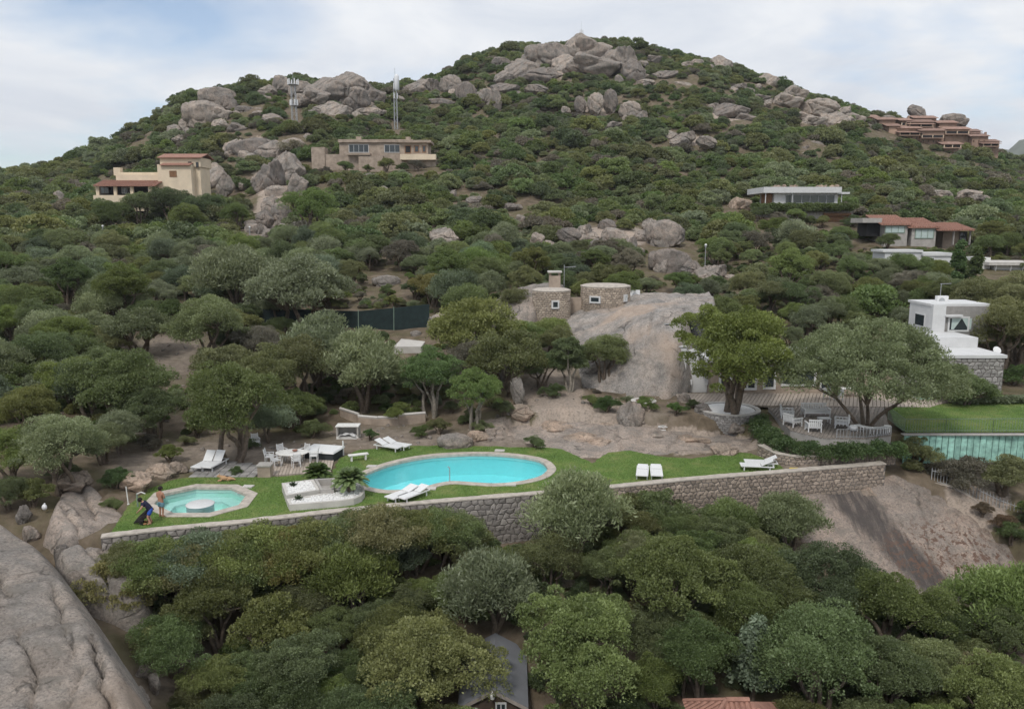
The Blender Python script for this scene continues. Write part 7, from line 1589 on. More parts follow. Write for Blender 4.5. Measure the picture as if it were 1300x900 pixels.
# ---- the trees and shrubs that can be told apart
LOW = 'below the long retaining wall'
for row in [
 # kind, cx, cy, w, mat, name, label, cat
 ('mastic_a', 140, 748, 110, 'leaf_yellow', 'mastic_shrub', 'yellow green shrub with pale flowers at the edge of the foreground granite dome', 'shrub'),
 ('mastic_b', 205, 738, 105, 'leaf_olivegreen', 'mastic_shrub', 'olive green shrub under the broken granite ledge', 'shrub'),
 ('mastic_c', 232, 700, 62, 'leaf_juniper', 'mastic_shrub', 'small dark shrub against the left end of the long retaining wall', 'shrub'),
 ('mastic_a', 292, 712, 95, 'leaf_bright', 'mastic_shrub', 'bright green shrub close under the long wall below the octagonal pool', 'shrub'),
 ('olive_a', 338, 690, 84, 'leaf_bluegreen', 'rosemary_bush', 'grey green feathery bush leaning on the long wall below the planter', 'shrub'),
 ('mastic_b', 318, 752, 120, 'leaf_bright', 'mastic_shrub', 'broad bright green shrub in front of the grey green feathery bush', 'shrub'),
 ('mastic_a', 225, 795, 120, 'leaf_olivegreen', 'mastic_shrub', 'broad olive shrub above the bare red hollow', 'shrub'),
 ('mastic_c', 352, 800, 150, 'leaf_olivegreen', 'mastic_shrub', 'wide yellowish shrub above the clump of young palms', 'shrub'),
 ('olive_b', 448, 742, 125, 'leaf_juniper', 'broom_bush', 'dense upright brush like green bush left of the blue green myrtle', 'shrub'),
 ('mastic_a', 468, 672, 88, 'leaf_bluegreen', 'myrtle_shrub', 'blue green shrub against the wall below the two loungers by the pool bend', 'shrub'),
 ('mastic_c', 512, 708, 92, 'leaf_bluegreen', 'myrtle_shrub', 'tall blue green shrub with glossy leaves below the wall', 'shrub'),
 ('mastic_a', 548, 672, 80, 'leaf_olivegreen', 'mastic_shrub', 'olive shrub rising against the middle of the long wall', 'shrub'),
 ('mastic_b', 594, 684, 86, 'leaf_olivegreen', 'mastic_shrub', 'yellowish shrub just left of the bare stretch of wall', 'shrub'),
 ('dense_a', 536, 838, 225, 'leaf_olivegreen', 'juniper_tree', 'broad yellow green juniper crown beside the grey hut roof', 'tree'),
 ('olive_b', 627, 752, 150, 'leaf_wildolive', 'wild_olive_tree', 'soft grey green olive tree directly above the grey hut roof', 'tree'),
 ('olive_b', 735, 652, 150, 'leaf_wildolive', 'wild_olive_tree', 'grey olive tree rising above the wall right of the bare stonework', 'tree'),
 ('mastic_a', 742, 606, 48, 'leaf_wildolive', 'flowering_shrub', 'white flowering shrub on the lawn edge above the grey olive tree', 'shrub'),
 ('mastic_c', 795, 655, 84, 'leaf_olivegreen', 'mastic_shrub', 'olive bush between the grey olive tree and the bright brushy shrub', 'shrub'),
 ('mastic_a', 840, 655, 118, 'leaf_bright', 'mastic_shrub', 'bright green brushy shrub below the wall under the pair of upright loungers', 'shrub'),
 ('olive_a', 930, 662, 84, 'leaf_bright', 'broom_bush', 'light green broom bush in front of the brown rubble wall', 'shrub'),
 ('olive_c', 1003, 660, 104, 'leaf_wildolive', 'broom_bush', 'grey green broom bush at the head of the streaked granite slope', 'shrub'),
 ('dense_b', 738, 828, 228, 'leaf_bright', 'juniper_tree', 'big rounded bright green tree hiding the stone hut next to the grey hut roof', 'tree'),
 ('dense_a', 855, 735, 210, 'leaf_juniper', 'juniper_tree', 'wide dark juniper crown in the middle of the lower grove', 'tree'),
 ('juniper_b', 700, 712, 110, 'leaf_olivegreen', 'juniper_tree', 'olive juniper between the two grey olive trees', 'tree'),
 ('juniper_c', 960, 742, 165, 'leaf_juniper', 'juniper_tree', 'flat topped juniper below the two broom bushes', 'tree'),
 ('juniper_a', 1050, 735, 150, 'leaf_dark', 'juniper_tree', 'deep green juniper reaching up to the foot of the streaked granite slope', 'tree'),
 ('juniper_b', 1040, 838, 205, 'leaf_dark', 'juniper_tree', 'large dark juniper above the terracotta hut roof', 'tree'),
 ('tall_a', 958, 835, 78, 'leaf_bluegreen', 'cypress_tree', 'drooping blue green cypress behind the terracotta hut roof', 'tree'),
 ('juniper_d', 885, 830, 130, 'leaf_dark', 'juniper_tree', 'dark tree with bare trunks right of the bright rounded tree', 'tree'),
 ('juniper_a', 1130, 775, 160, 'leaf_juniper', 'juniper_tree', 'green juniper under the lower end of the granite slope', 'tree'),
 ('olive_a', 1275, 768, 150, 'leaf_bright', 'wild_olive_tree', 'pale feathery tree beside the foot of the rust flecked granite', 'tree'),
 ('juniper_c', 1185, 850, 150, 'leaf_juniper', 'juniper_tree', 'mid green juniper below the pale feathery tree', 'tree'),
 ('mastic_a', 1240, 868, 150, 'leaf_yellow', 'mastic_shrub', 'yellow tipped shrub below the pale feathery tree', 'shrub'),
 ('juniper_b', 75, 565, 140, 'leaf_wildolive', 'juniper_tree', 'wide soft green tree over the rocky bank left of the lawn', 'tree'),
 ('juniper_a', 130, 560, 80, 'leaf_wildolive', 'juniper_tree', 'smaller soft green tree touching the wide one on the rocky bank', 'tree'),
 ('mastic_c', 42, 625, 58, 'leaf_olivegreen', 'mastic_shrub', 'round yellowish bush on top of the grey boulders left of the pink hump', 'shrub'),
 ('mastic_a', 150, 608, 52, 'leaf_hedge', 'oleander_shrub', 'clipped dark green shrub on the sandy bank left of the pool lawn', 'shrub'),
 ('mastic_b', 143, 632, 38, 'leaf_bright', 'mastic_shrub', 'small bright shrub at the lawn edge beside the pink granite hump', 'shrub'),
 ('mastic_a', 82, 597, 44, 'leaf_dark', 'mastic_shrub', 'dark low bush under the wide soft green tree', 'shrub'),
 ('juniper_b', 295, 515, 165, 'leaf_juniper', 'juniper_tree', 'tall dense juniper shading the two tilted loungers', 'tree'),
 ('juniper_b', 385, 465, 120, 'leaf_olivegreen', 'juniper_tree', 'olive juniper behind the tall dense juniper', 'tree'),
 ('juniper_d', 345, 480, 105, 'leaf_olivegreen', 'juniper_tree', 'brownish juniper right behind the tall dense juniper', 'tree'),
 ('olive_b', 460, 468, 125, 'leaf_wildolive', 'wild_olive_tree', 'pale willowy olive tree above the curved white rail', 'tree'),
 ('olive_b', 405, 445, 120, 'leaf_wildolive', 'wild_olive_tree', 'pale olive tree behind the hot tub', 'tree'),
 ('juniper_d', 548, 478, 92, 'leaf_hedge', 'strawberry_tree', 'dark green glossy tree with slim trunks above the lounger pair by the boulder', 'tree'),
 ('juniper_d', 600, 502, 84, 'leaf_bright', 'strawberry_tree', 'light green slim tree beside the boulder behind the kidney pool', 'tree'),
 ('spread_b', 605, 405, 120, 'leaf_olivegreen', 'pine_tree', 'leaning open crowned pine in front of the round stone tower', 'tree'),
 ('spread_b', 642, 440, 105, 'leaf_olivegreen', 'pine_tree', 'open crowned pine over the stone steps', 'tree'),
 ('round_a', 722, 456, 74, 'leaf_bright', 'round_crowned_tree', 'neat light green tree with pale twin trunks on the granite slab', 'tree'),
 ('juniper_b', 768, 450, 82, 'leaf_juniper', 'juniper_tree', 'darker tree behind the neat light green one', 'tree'),
 ('juniper_c', 700, 420, 70, 'leaf_juniper', 'juniper_tree', 'low juniper below the window of the round stone tower', 'tree'),
 ('juniper_c', 550, 366, 68, 'leaf_yellow', 'juniper_tree', 'golden brown rounded tree by the dark netting fence', 'tree'),
 ('spread_a', 175, 410, 92, 'leaf_wildolive', 'olive_tree', 'umbrella shaped olive tree with dark forked trunk on the gravel clearing', 'tree'),
 ('spread_c', 108, 412, 82, 'leaf_wildolive', 'olive_tree', 'flat olive tree beside the wooden bench steps', 'tree'),
 ('juniper_a', 150, 490, 145, 'leaf_bright', 'juniper_tree', 'bright green spreading tree below the gravel clearing', 'tree'),
 ('juniper_b', 268, 415, 120, 'leaf_juniper', 'juniper_tree', 'rounded green tree right of the gravel clearing', 'tree'),
 ('dense_b', 935, 452, 200, 'leaf_juniper', 'juniper_tree', 'many stemmed juniper growing from the round stone planter', 'tree'),
 ('spread_c', 1225, 488, 74, 'leaf_bright', 'olive_tree', 'small crooked tree on the upper lawn by the stone end wall', 'tree'),
 ('juniper_b', 1245, 385, 100, 'leaf_olivegreen', 'pine_tree', 'brownish pine behind the upper block of the white house', 'tree'),
 ('tall_b', 1217, 340, 32, 'leaf_hedge', 'fir_tree', 'dark pointed fir in front of the small white house', 'tree'),
 ('tall_b', 1238, 346, 30, 'leaf_dark', 'fir_tree', 'second dark pointed fir beside the small white house', 'tree'),
 ('mastic_b', 680, 562, 36, 'leaf_bright', 'flowering_shrub', 'small white flecked shrub at the lawn edge behind the kidney pool', 'shrub'),
 ('mastic_a', 770, 511, 40, 'leaf_hedge', 'rosemary_bush', 'dark low bush left of the round brick planter', 'shrub'),
 ('mastic_c', 858, 521, 27, 'leaf_hedge', 'rosemary_bush', 'small clipped round bush on the rock bank below the white wall', 'shrub'),
 ('mastic_a', 880, 516, 22, 'leaf_dark', 'rosemary_bush', 'darker little bush behind the small clipped round bush', 'shrub'),
 ('mastic_a', 1165, 575, 72, 'leaf_olivegreen', 'mastic_shrub', 'brown green shrub at the corner of the teal board wall', 'shrub'),
 ('mastic_b', 1222, 602, 96, 'leaf_dry', 'mastic_shrub', 'brownish shrub in front of the teal board wall', 'shrub'),
 ('mastic_c', 1275, 605, 84, 'leaf_olivegreen', 'mastic_shrub', 'large olive brown shrub under the far end of the teal wall', 'shrub'),
 ('mastic_a', 1288, 665, 50, 'leaf_dark', 'mastic_shrub', 'dark bush beyond the end of the spiked metal fence', 'shrub'),
 ('mastic_b', 1272, 672, 40, 'leaf_rust', 'dry_shrub', 'rust coloured dry bush at the foot of the spiked metal fence', 'shrub'),
 ('mastic_c', 1248, 655, 28, 'leaf_rust', 'dry_shrub', 'small orange brown bush on the rubble below the fence', 'shrub'),
 ('juniper_a', 15, 395, 46, 'leaf_bright', 'carob_tree', 'very bright green rounded tree beside the pale path at the left edge', 'tree'),
 ('spread_b', 380, 350, 130, 'leaf_wildolive', 'olive_tree', 'soft pale green tree above the dark netting fence', 'tree'),
 ('olive_c', 300, 355, 120, 'leaf_wildolive', 'olive_tree', 'silvery green tree uphill of the gravel clearing', 'tree'),
] + [('juniper_b', x_, y_, w_, m_, 'holm_oak', 'dark tall tree in front of the cream villa ' + l_, 'tree') for x_, y_, w_, m_, l_ in [(215, 255, 66, 'leaf_dark', 'below its square tower'), (262, 262, 60, 'leaf_dark', 'on the gully side'), (178, 262, 56, 'leaf_juniper', 'under its porch'), (140, 268, 56, 'leaf_dark', 'under the porch end'), (235, 280, 60, 'leaf_juniper', 'in the second row under the tower'), (300, 275, 46, 'leaf_dark', 'nearest the rocky gully'), (395, 275, 80, 'leaf_bright', 'across the rocky gully')]] + [
 ('juniper_a', 1292, 430, 100, 'leaf_dark', 'juniper_tree', 'dark tree behind the stone end wall of the main house', 'tree'), ('juniper_d', 1290, 385, 90, 'leaf_olivegreen', 'juniper_tree', 'brownish tall tree uphill of the satellite dish', 'tree'), ('mastic_a', 1288, 478, 50, 'leaf_hedge', 'mastic_shrub', 'dark clipped shrub by the corner of the stone end wall', 'shrub'),
 ('juniper_a', 985, 292, 46, 'leaf_juniper', 'juniper_tree', 'green tree under the terrace of the white villa', 'tree'), ('olive_a', 1012, 300, 54, 'leaf_wildolive', 'wild_olive_tree', 'grey green tree under the base wall of the white villa', 'tree'), ('juniper_c', 1070, 300, 44, 'leaf_bright', 'juniper_tree', 'light green tree under the brown gate of the white villa', 'tree'), ('juniper_c', 1128, 306, 36, 'leaf_juniper', 'juniper_tree', 'green tree hiding the foot of the tiled house', 'tree'),
 ('juniper_c', 1192, 344, 50, 'leaf_juniper', 'juniper_tree', 'mid green tree under the stepped end of the white bungalow roof', 'tree'), ('mastic_a', 722, 368, 26, 'leaf_bright', 'mastic_shrub', 'bright bush growing between the two round stone towers', 'shrub'), ('mastic_b', 727, 400, 26, 'leaf_olivegreen', 'mastic_shrub', 'olive bush in the gap at the foot of the two towers', 'shrub'), ('mastic_a', 815, 388, 24, 'leaf_bright', 'mastic_shrub', 'light bush behind the flat roof of the wider tower', 'shrub'), ('juniper_b', 655, 385, 60, 'leaf_olivegreen', 'juniper_tree', 'olive tree pressed against the granite shoulder by the towers', 'tree'),
] + [(k_, x_, y_, w_, m_, 'mastic_shrub', l_, 'shrub') for k_, x_, y_, w_, m_, l_ in [('mastic_a', 702, 498, 34, 'leaf_dark', 'dark shrub beside the stone steps'), ('mastic_b', 752, 508, 30, 'leaf_juniper', 'low green shrub at the foot of the neat light green tree'), ('mastic_c', 640, 532, 34, 'leaf_bright', 'light shrub at the bottom of the stone steps'), ('mastic_a', 612, 542, 30, 'leaf_juniper', 'green shrub behind the wide pool boulder'), ('mastic_b', 535, 548, 36, 'leaf_bright', 'bright low shrub at the end of the curved rail wall'), ('mastic_c', 505, 525, 44, 'leaf_juniper', 'green shrub above the curved rail wall'), ('mastic_a', 300, 598, 20, 'leaf_hedge', 'small dark shrub next to the tilted loungers'), ('mastic_b', 318, 566, 30, 'leaf_dark', 'dark shrub behind the tilted loungers'), ('mastic_c', 215, 575, 36, 'leaf_juniper', 'green shrub on the dry bank behind the tilted loungers'), ('mastic_a', 190, 560, 34, 'leaf_dry', 'half dry shrub on the bank behind the lawn'), ('mastic_b', 236, 560, 30, 'leaf_olivegreen', 'olive shrub on the bank behind the lawn'), ('mastic_c', 470, 552, 24, 'leaf_hedge', 'small dark shrub in front of the curved rail wall')]] + [
 ('juniper_a', 12, 575, 105, 'leaf_juniper', 'juniper_tree', 'green tree beside the wide soft green tree on the rocky bank', 'tree'), ('juniper_c', 8, 625, 70, 'leaf_bright', 'juniper_tree', 'low light green tree behind the square grey boulder', 'tree'), ('juniper_b', 35, 520, 90, 'leaf_olivegreen', 'juniper_tree', 'olive tree uphill of the wide soft green tree', 'tree'), ('olive_b', 150, 545, 70, 'leaf_wildolive', 'wild_olive_tree', 'pale tree on the dry bank above the clipped dark shrub', 'tree'),
 ('juniper_a', 1150, 340, 62, 'leaf_bright', 'juniper_tree', 'light green tree in front of the long white roof', 'tree')]:
    kind, cx, cy_, w, mat, nm, lab, cat = row[:8]; tree_at(kind, cx, cy_, w, mat, nm, lab, cat, bark='bark_pale' if nm in ('round_crowned_tree', 'strawberry_tree') else None)
plant('juniper_b', 'pine_tree', 'brown green pine overhanging the roof beside the upper block', 'tree', (aty(1266, 450, 76)[0], 75.8, 2.2), 1.6, 'leaf_olivegreen', 2.0)
plant('great', 'olive_tree', 'great spreading olive tree shading the terrace furniture', 'tree', atz(1098, 541, TERR_Z), 1.0, 'leaf_wildolive', 1.0)
for i_, px_ in enumerate(range(172, 600, 24)):
    x = np.interp(px_, [p[0] for p in WALL_PX], WALL[:, 0]); y = float(wall_y(np.array([x]))[0]) - rng.uniform(1.2, 1.9); z = float(ground_z(x, y)); x = (px_ - 650) / FPX * y * 1.06
    lim = np.interp(px_, [130, 200, 300, 420, 470, 570, 604], [694, 685, 677, 662, 648, 644, 656]) + rng.uniform(0, 6); k_ = ['mastic_a', 'mastic_b', 'mastic_c'][i_ % 3]
    zt = aty(px_, lim, y)[2]; sc = max(.35, (zt - z) / PROTO[k_].H)
    m_ = ['leaf_olivegreen', 'leaf_juniper', 'leaf_bluegreen', 'leaf_bright', 'leaf_yellow'][(i_ * 3) % 5]; w_ = ['olive', 'mid green', 'blue green', 'light green', 'yellowish'][(i_ * 3) % 5]
    n_ = ['under the octagonal pool', 'between the two pools', 'under the pebble planter', 'under the kidney pool'][0 if px_ < 290 else 1 if px_ < 355 else 2 if px_ < 465 else 3]
    if sc > 1.25: k_ = ['juniper_a', 'juniper_c', 'dense_a'][i_ % 3]; sc = max(.35, (zt - z) / PROTO[k_].H)
    plant(k_, 'mastic_shrub', w_ + ' shrub growing right against the long grey wall ' + n_, 'shrub', (x, y, z), sc, m_, rng.uniform(0, 6), 'shrubs along the foot of the long wall')
for hn_, Y_, L_ in [('stone villa', 221.5, [(400, .9), (415, 1.1), (440, 1.3), (468, 1.0), (492, 1.3), (512, 1.1), (530, 1.2)]), ('white villa', 165.5, [(968, 1.2), (990, 1.0), (1012, 1.3), (1030, 1.1), (1046, .9), (1084, 1.2)]), ('cream villa', 183.5, [(130, 1.2), (150, 1.0), (205, 1.3), (228, 1.1), (250, 1.3)])]:
    for i_, (px_, s_) in enumerate(L_):
        x = aty(px_, 250, Y_)[0]; k_ = ['juniper_a', 'mastic_a', 'juniper_c', 'mastic_c'][i_ % 4]; m_ = ['leaf_dark', 'leaf_juniper', 'leaf_dry', 'leaf_olivegreen', 'leaf_bright'][(i_ * 2) % 5]; w_ = ['dark green', 'mid green', 'half dry', 'olive', 'light green'][(i_ * 2) % 5]
        plant(k_, 'evergreen_shrub', w_ + ' shrub number standing at the foot of the '.replace('number ', '') + hn_ + [' under its first windows', ' near its corner', ' beside its base wall', ' under its middle', ' below its terrace', ' toward its far end', ' at its very end'][i_], 'shrub', (x, Y_, float(ground_z(x, Y_))), s_ * (1.0 if 'mastic' in k_ else .72), m_, i_ * 1.3, 'shrubs at the foot of the hillside villas')
NAMED = len(PLACED)
# ------------------------------------------------------------------ filling the groves and the hillside
PROT = [  # photo rectangles that must stay in view: x0,y0,x1,y1, distance of what they show
 (172, 425, 243, 478, 96), (400, 394, 545, 412, 112), (632, 345, 806, 408, 88), (770, 385, 905, 500, 75), (850, 445, 1062, 500, 70), (1150, 385, 1275, 498, 76),
 (978, 508, 1135, 560, 64), (1128, 518, 1300, 582, 62), (245, 572, 440, 612, 66), (650, 490, 700, 565, 68), (640, 530, 985, 592, 66), (502, 426, 542, 438, 88),
 (1122, 317, 1208, 330, 118), (1246, 328, 1300, 356, 124), (1097, 274, 1235, 314, 145), (970, 234, 1082, 290, 175), (122, 197, 255, 236, 196), (396, 177, 552, 214, 232),
 (1105, 148, 1262, 174, 328), (366, 118, 384, 150, 320), (497, 120, 508, 164, 290), (1180, 600, 1272, 655, 56), (160, 612, 240, 690, 60), (60, 600, 170, 690, 50),
 (0, 660, 60, 900, 40), (0, 720, 120, 900, 36), (100, 830, 165, 900, 32), (590, 800, 650, 900, 40.5), (890, 880, 1000, 900, 40), (1020, 612, 1290, 735, 54),
 (435, 530, 530, 556, 66), (165, 870, 205, 900, 34), (470, 345, 508, 362, 130), (822, 278, 880, 345, 150)]
PROT = np.array(PROT + PROTB, float)
NOBUILD = [LAWN, TERRACE] + PATCHES
TOPLIM = np.array([(60, 700), (130, 695), (200, 688), (300, 680), (420, 664), (470, 648), (570, 642), (604, 652), (626, 690), (684, 690), (702, 600), (778, 600), (800, 648), (870, 640), (900, 632), (1000, 634), (1045, 668), (1120, 730), (1230, 770), (1300, 750)], float)
def shows(x, y, z, r, h):
    """True when a plant of radius r and height h there would cover something that must stay in view"""
    cx, top = proj(x, y, z + h); _, bot = proj(x, y - r * .5, z); w = r * FPX / y * .85
    a = (PROT[:, 0] < cx + w) & (PROT[:, 2] > cx - w) & (PROT[:, 1] < bot) & (PROT[:, 3] > top + 2) & (PROT[:, 4] > y - .5)
    if a.any(): return True
    if y < float(wall_y(np.array([x]))[0]) and 60 < cx < 1300 and top < np.interp(cx, TOPLIM[:, 0], TOPLIM[:, 1]): return True
    return False
def blocked(x, y, m=.2):
    for P in NOBUILD:
        if x < P[:, 0].min() - m or x > P[:, 0].max() + m or y < P[:, 1].min() - m or y > P[:, 1].max() + m: continue
        if inside(P, np.array([x]), np.array([y]))[0] or seg_dist(P, np.array([x]), np.array([y]))[0] < m: return True
    for f in FOOT:
        if f[0] - m < x < f[1] + m and f[2] - m < y < f[3] + m: return True
    return False
ZONES = [  # (test, kinds+weights, mats+weights, radius range, name, cat, label pattern, group, wanted)
 ('low', ['juniper_a', 'juniper_b', 'juniper_c', 'dense_a', 'dense_b', 'juniper_d'], (1.4, 2.7), 'juniper_tree', 'tree', 'juniper in the lower grove under the retaining wall', 'junipers of the lower grove', 120),
 ('low', ['mastic_a', 'mastic_b', 'mastic_c'], (.8, 1.5), 'mastic_shrub', 'shrub', 'shrub filling the lower grove under the retaining wall', 'shrubs of the lower grove', 120),
 ('left', ['juniper_a', 'juniper_b', 'juniper_c', 'juniper_d', 'dense_a', 'spread_c'], (1.9, 3.9), 'juniper_tree', 'tree', 'juniper in the wood behind the octagonal pool', 'junipers of the wood behind the pools', 120),
 ('left', ['olive_a', 'olive_b', 'olive_c', 'spread_a'], (1.9, 3.4), 'wild_olive_tree', 'tree', 'wild olive in the wood behind the octagonal pool', 'olives of the wood behind the pools', 110),
 ('left', ['mastic_a', 'mastic_b', 'mastic_c'], (.7, 1.4), 'mastic_shrub', 'shrub', 'shrub in the wood behind the octagonal pool', 'shrubs of the wood behind the pools', 110),
 ('right', ['juniper_a', 'juniper_b', 'juniper_c', 'juniper_d', 'dense_b'], (1.8, 3.5), 'juniper_tree', 'tree', 'juniper in the wood behind the white house', 'junipers of the wood behind the house', 100),
 ('right', ['olive_a', 'olive_b', 'olive_c', 'spread_b'], (1.5, 2.6), 'wild_olive_tree', 'tree', 'wild olive in the wood behind the white house', 'olives of the wood behind the house', 30),
 ('right', ['mastic_a', 'mastic_b', 'mastic_c'], (.8, 1.5), 'mastic_shrub', 'shrub', 'shrub in the wood behind the white house', 'shrubs of the wood behind the house', 80),
]
def cap16(t): w = t.split(); return ' '.join(w[len(w) - 16:] if len(w) > 16 else w)
MATWORD = {'leaf_juniper': 'mid green', 'leaf_dark': 'dark green', 'leaf_olivegreen': 'yellowish olive', 'leaf_wildolive': 'pale grey green', 'leaf_bright': 'light green', 'leaf_dry': 'half dry', 'leaf_bluegreen': 'blue green'}
LM = [(aty(px, py, Y)[0], Y, nm) for px, py, Y, nm in [(190, 240, 192, 'cream villa'), (480, 210, 228, 'stone villa'), (1020, 270, 172, 'white villa'), (1165, 300, 140, 'tiled house'), (1165, 330, 116, 'white bungalow'), (1275, 350, 118, 'small white house'),
   (1200, 440, 76, 'upper block of the main house'), (345, 240, 200, 'rocky gully'), (850, 310, 140, 'big split boulders'), (770, 390, 88, 'round stone towers'), (430, 400, 97, 'netting fence'), (210, 450, 86, 'gravel clearing'), (145, 437, 90, 'wooden bench steps'), (525, 432, 90, 'concrete platform'),
   (490, 355, 120, 'pale domed boulder'), (550, 366, 115, 'golden brown tree'), (1217, 340, 112, 'dark firs'), (1012, 371, 100, 'pointed boulder'), (480, 540, 64, 'curved rail wall'), (270, 590, 58, 'tilted loungers'), (100, 640, 45, 'pink granite hump'), (625, 840, 37, 'grey hut roof'), (922, 880, 32, 'terracotta hut roof'),
   (748, 822, 40, 'bright rounded tree'), (625, 755, 42, 'soft grey olive'), (735, 655, 46, 'grey olive by the wall'), (1003, 660, 49, 'broom bushes'), (1100, 720, 46, 'streaked granite slope'), (525, 838, 38, 'broad yellow green juniper'), (1275, 768, 44, 'pale feathery tree'), (448, 742, 42, 'brush like bush'), (140, 748, 36, 'yellow green shrub by the dome'),
   (300, 720, 41, 'octagonal pool wall'), (566, 302, 150, 'mid slope rocks'), (75, 250, 190, 'lone slope boulder'), (15, 395, 105, 'very bright carob tree'), (42, 310, 140, 'feathery palm'), (335, 318, 150, 'grey roofed shed'), (700, 300, 150, 'low rock scatter'), (930, 384, 95, 'top of the granite dome'), (720, 453, 62, 'twin trunked tree'), (1290, 620, 52, 'teal board wall')]]
LMX = np.array([(a, b) for a, b, _ in LM])
def where(x, y):
    d = np.hypot(LMX[:, 0] - x, LMX[:, 1] - y); i = int(np.argmin(d)); dy_ = y - LMX[i, 1]
    rel = 'uphill of' if dy_ > .45 * d[i] else ('downhill of' if dy_ < -.45 * d[i] else 'beside')
    if d[i] < 4: rel = 'close to'
    return rel + ' the ' + LM[i][2]
FORM = {'juniper_a': 'rounded', 'juniper_b': 'tall', 'juniper_c': 'flat', 'juniper_d': 'upright', 'dense_a': 'dense', 'round_a': 'round', 'dense_b': 'lumpy', 'mastic_a': 'rounded', 'mastic_b': 'low', 'mastic_c': 'upright', 'olive_a': 'feathery', 'olive_b': 'tall', 'olive_c': 'flat', 'spread_a': 'spreading', 'spread_b': 'umbrella', 'spread_c': 'spreading'}
def near_ok(x, y, r, f):
    A = np.array(PLACED); return not ((A[:, 0] - x) ** 2 + (A[:, 1] - y) ** 2 < (f * (A[:, 2] + r)) ** 2).any()
def zone_pt(zone):
    if zone == 'low':
        px, y = rng.uniform(40, 1330), rng.uniform(24, 55); x = (px - 650) / FPX * y * 1.05
        if y > wall_y(np.array([x]))[0] - 1.0: return None
        if px < 175 and y > 26: return None
    else:
        px, y = rng.uniform(-40, 640) if zone == 'left' else rng.uniform(640, 1340), math.sqrt(rng.uniform(54 ** 2, 140 ** 2)); x = (px - 650) / FPX * y
        if y < wall_y(np.array([x]))[0] + 1: return None
    return x, y
for (zone, kinds, rr, nm, cat, lab, grp, want) in ZONES:
    got = 0; tries = 0
    while got < want and tries < 2600:
        tries += 1; q = zone_pt(zone)
        if q is None: continue
        x, y = q; r = rng.uniform(*rr); f = .40 if 'tree' in nm else .38
        if blocked(x, y, min(r * .6, 1.0)) or not near_ok(x, y, r, f): continue
        kind = kinds[rng.integers(len(kinds))]; p = PROTO[kind]; sc = r / p.R; z = float(ground_z(x, y))
        if shows(x, y, z, r, p.H * sc): continue
        if 'olive' in nm: mat = ['leaf_wildolive', 'leaf_wildolive', 'leaf_bright', 'leaf_bluegreen'][rng.integers(4)]
        elif zone == 'low': mat = ['leaf_juniper', 'leaf_olivegreen', 'leaf_dark', 'leaf_juniper', 'leaf_olivegreen', 'leaf_bright'][rng.integers(6)]
        else: mat = ['leaf_juniper', 'leaf_olivegreen', 'leaf_dark', 'leaf_bright', 'leaf_wildolive', 'leaf_dry', 'leaf_juniper', 'leaf_bright', 'leaf_olivegreen'][rng.integers(9)]
        nm2 = nm if nm != 'juniper_tree' else ('evergreen_tree' if kind in ('juniper_b', 'juniper_d') else 'round_crowned_tree' if 'dense' in kind else nm)
        plant(kind, nm2, cap16(' '.join([('big' if r > .66 * rr[1] + .34 * rr[0] else 'small' if r < .66 * rr[0] + .34 * rr[1] else 'medium'), FORM[kind], MATWORD[mat], nm2.replace('juniper_tree', 'juniper').replace('olive_tree', 'olive').replace('wild_', '').replace('_shrub', '').replace('_', ' '), where(x, y)])), cat, (x, y, z), sc, mat, rng.uniform(0, 6.28), MATWORD[mat] + ' ' + nm2.replace('_', ' ') + 's of the groves'); got += 1
# ---- hillside scrub: the biggest ones singly, the rest as one mass
HP = []
for y0 in np.arange(96, 425, 2.9):
    step = 2.9; half = .72 * y0 + 6
    for x0 in np.arange(-half, half, step):
        HP.append((x0 + rng.uniform(-1.2, 1.2), y0 + rng.uniform(-1.2, 1.2)))
HP = np.array(HP); hx, hy = HP[:, 0], HP[:, 1]
hz = np.array([ground_z(a, b) for a, b in HP])
hpx, hpy = proj(hx, hy, hz)
ok = (hpx > -60) & (hpx < 1360)
big = fbm(hx, hy, .03, 21); sml = fbm(hx, hy, .09, 33)
rocky = np.zeros(len(hx))
for e in ROCKY: rocky = np.maximum(rocky, ell(hpx, hpy, *e))
dens = .80 + .32 * sml - .62 * rocky
for (cx, cy_, rx, ry, k) in [(640, 262, 120, 26, .5), (340, 275, 50, 50, .7), (1000, 290, 60, 20, .3), (850, 320, 90, 30, .4), (130, 600, 30, 20, .3), (950, 265, 40, 20, .5)]: dens -= k * ell(hpx, hpy, cx, cy_, rx, ry)
ok &= rng.uniform(0, 1, len(hx)) < dens
# drop the far side of the ridge
sc_ = np.clip(np.exp(.12 + .36 * rng.normal(size=len(hx)) + .32 * big), .5, 2.9) * np.where(hy > 270, .92, 1.0)
keep = []
A = np.array(PLACED)
for i in np.nonzero(ok)[0]:
    x, y, z, s = hx[i], hy[i], hz[i], sc_[i]
    if y < 145:
        if ((A[:, 0] - x) ** 2 + (A[:, 1] - y) ** 2 < (.75 * A[:, 2] + s) ** 2).any(): continue
        if blocked(x, y, .5): continue
    if y > 150 and any(f[0] - 1 < x < f[1] + 1 and f[2] - 1 < y < f[3] + 1 for f in FOOT): continue
    if shows(x, y, z, 2 * s, 2.4 * s): continue
    keep.append(i)
keep = np.array(keep)
kindi = rng.integers(0, 9, len(keep))
app = sc_[keep] / hy[keep]                      # apparent size
order = np.argsort(-app); single = order[:280]; mass = order[280:]
SCRUBWORD = ['rounded mid green', 'rounded dark green', 'low olive brown', 'domed dark green', 'light green', 'pale grey green', 'grey half dry', 'domed mid green', 'tall olive brown']
first = {}
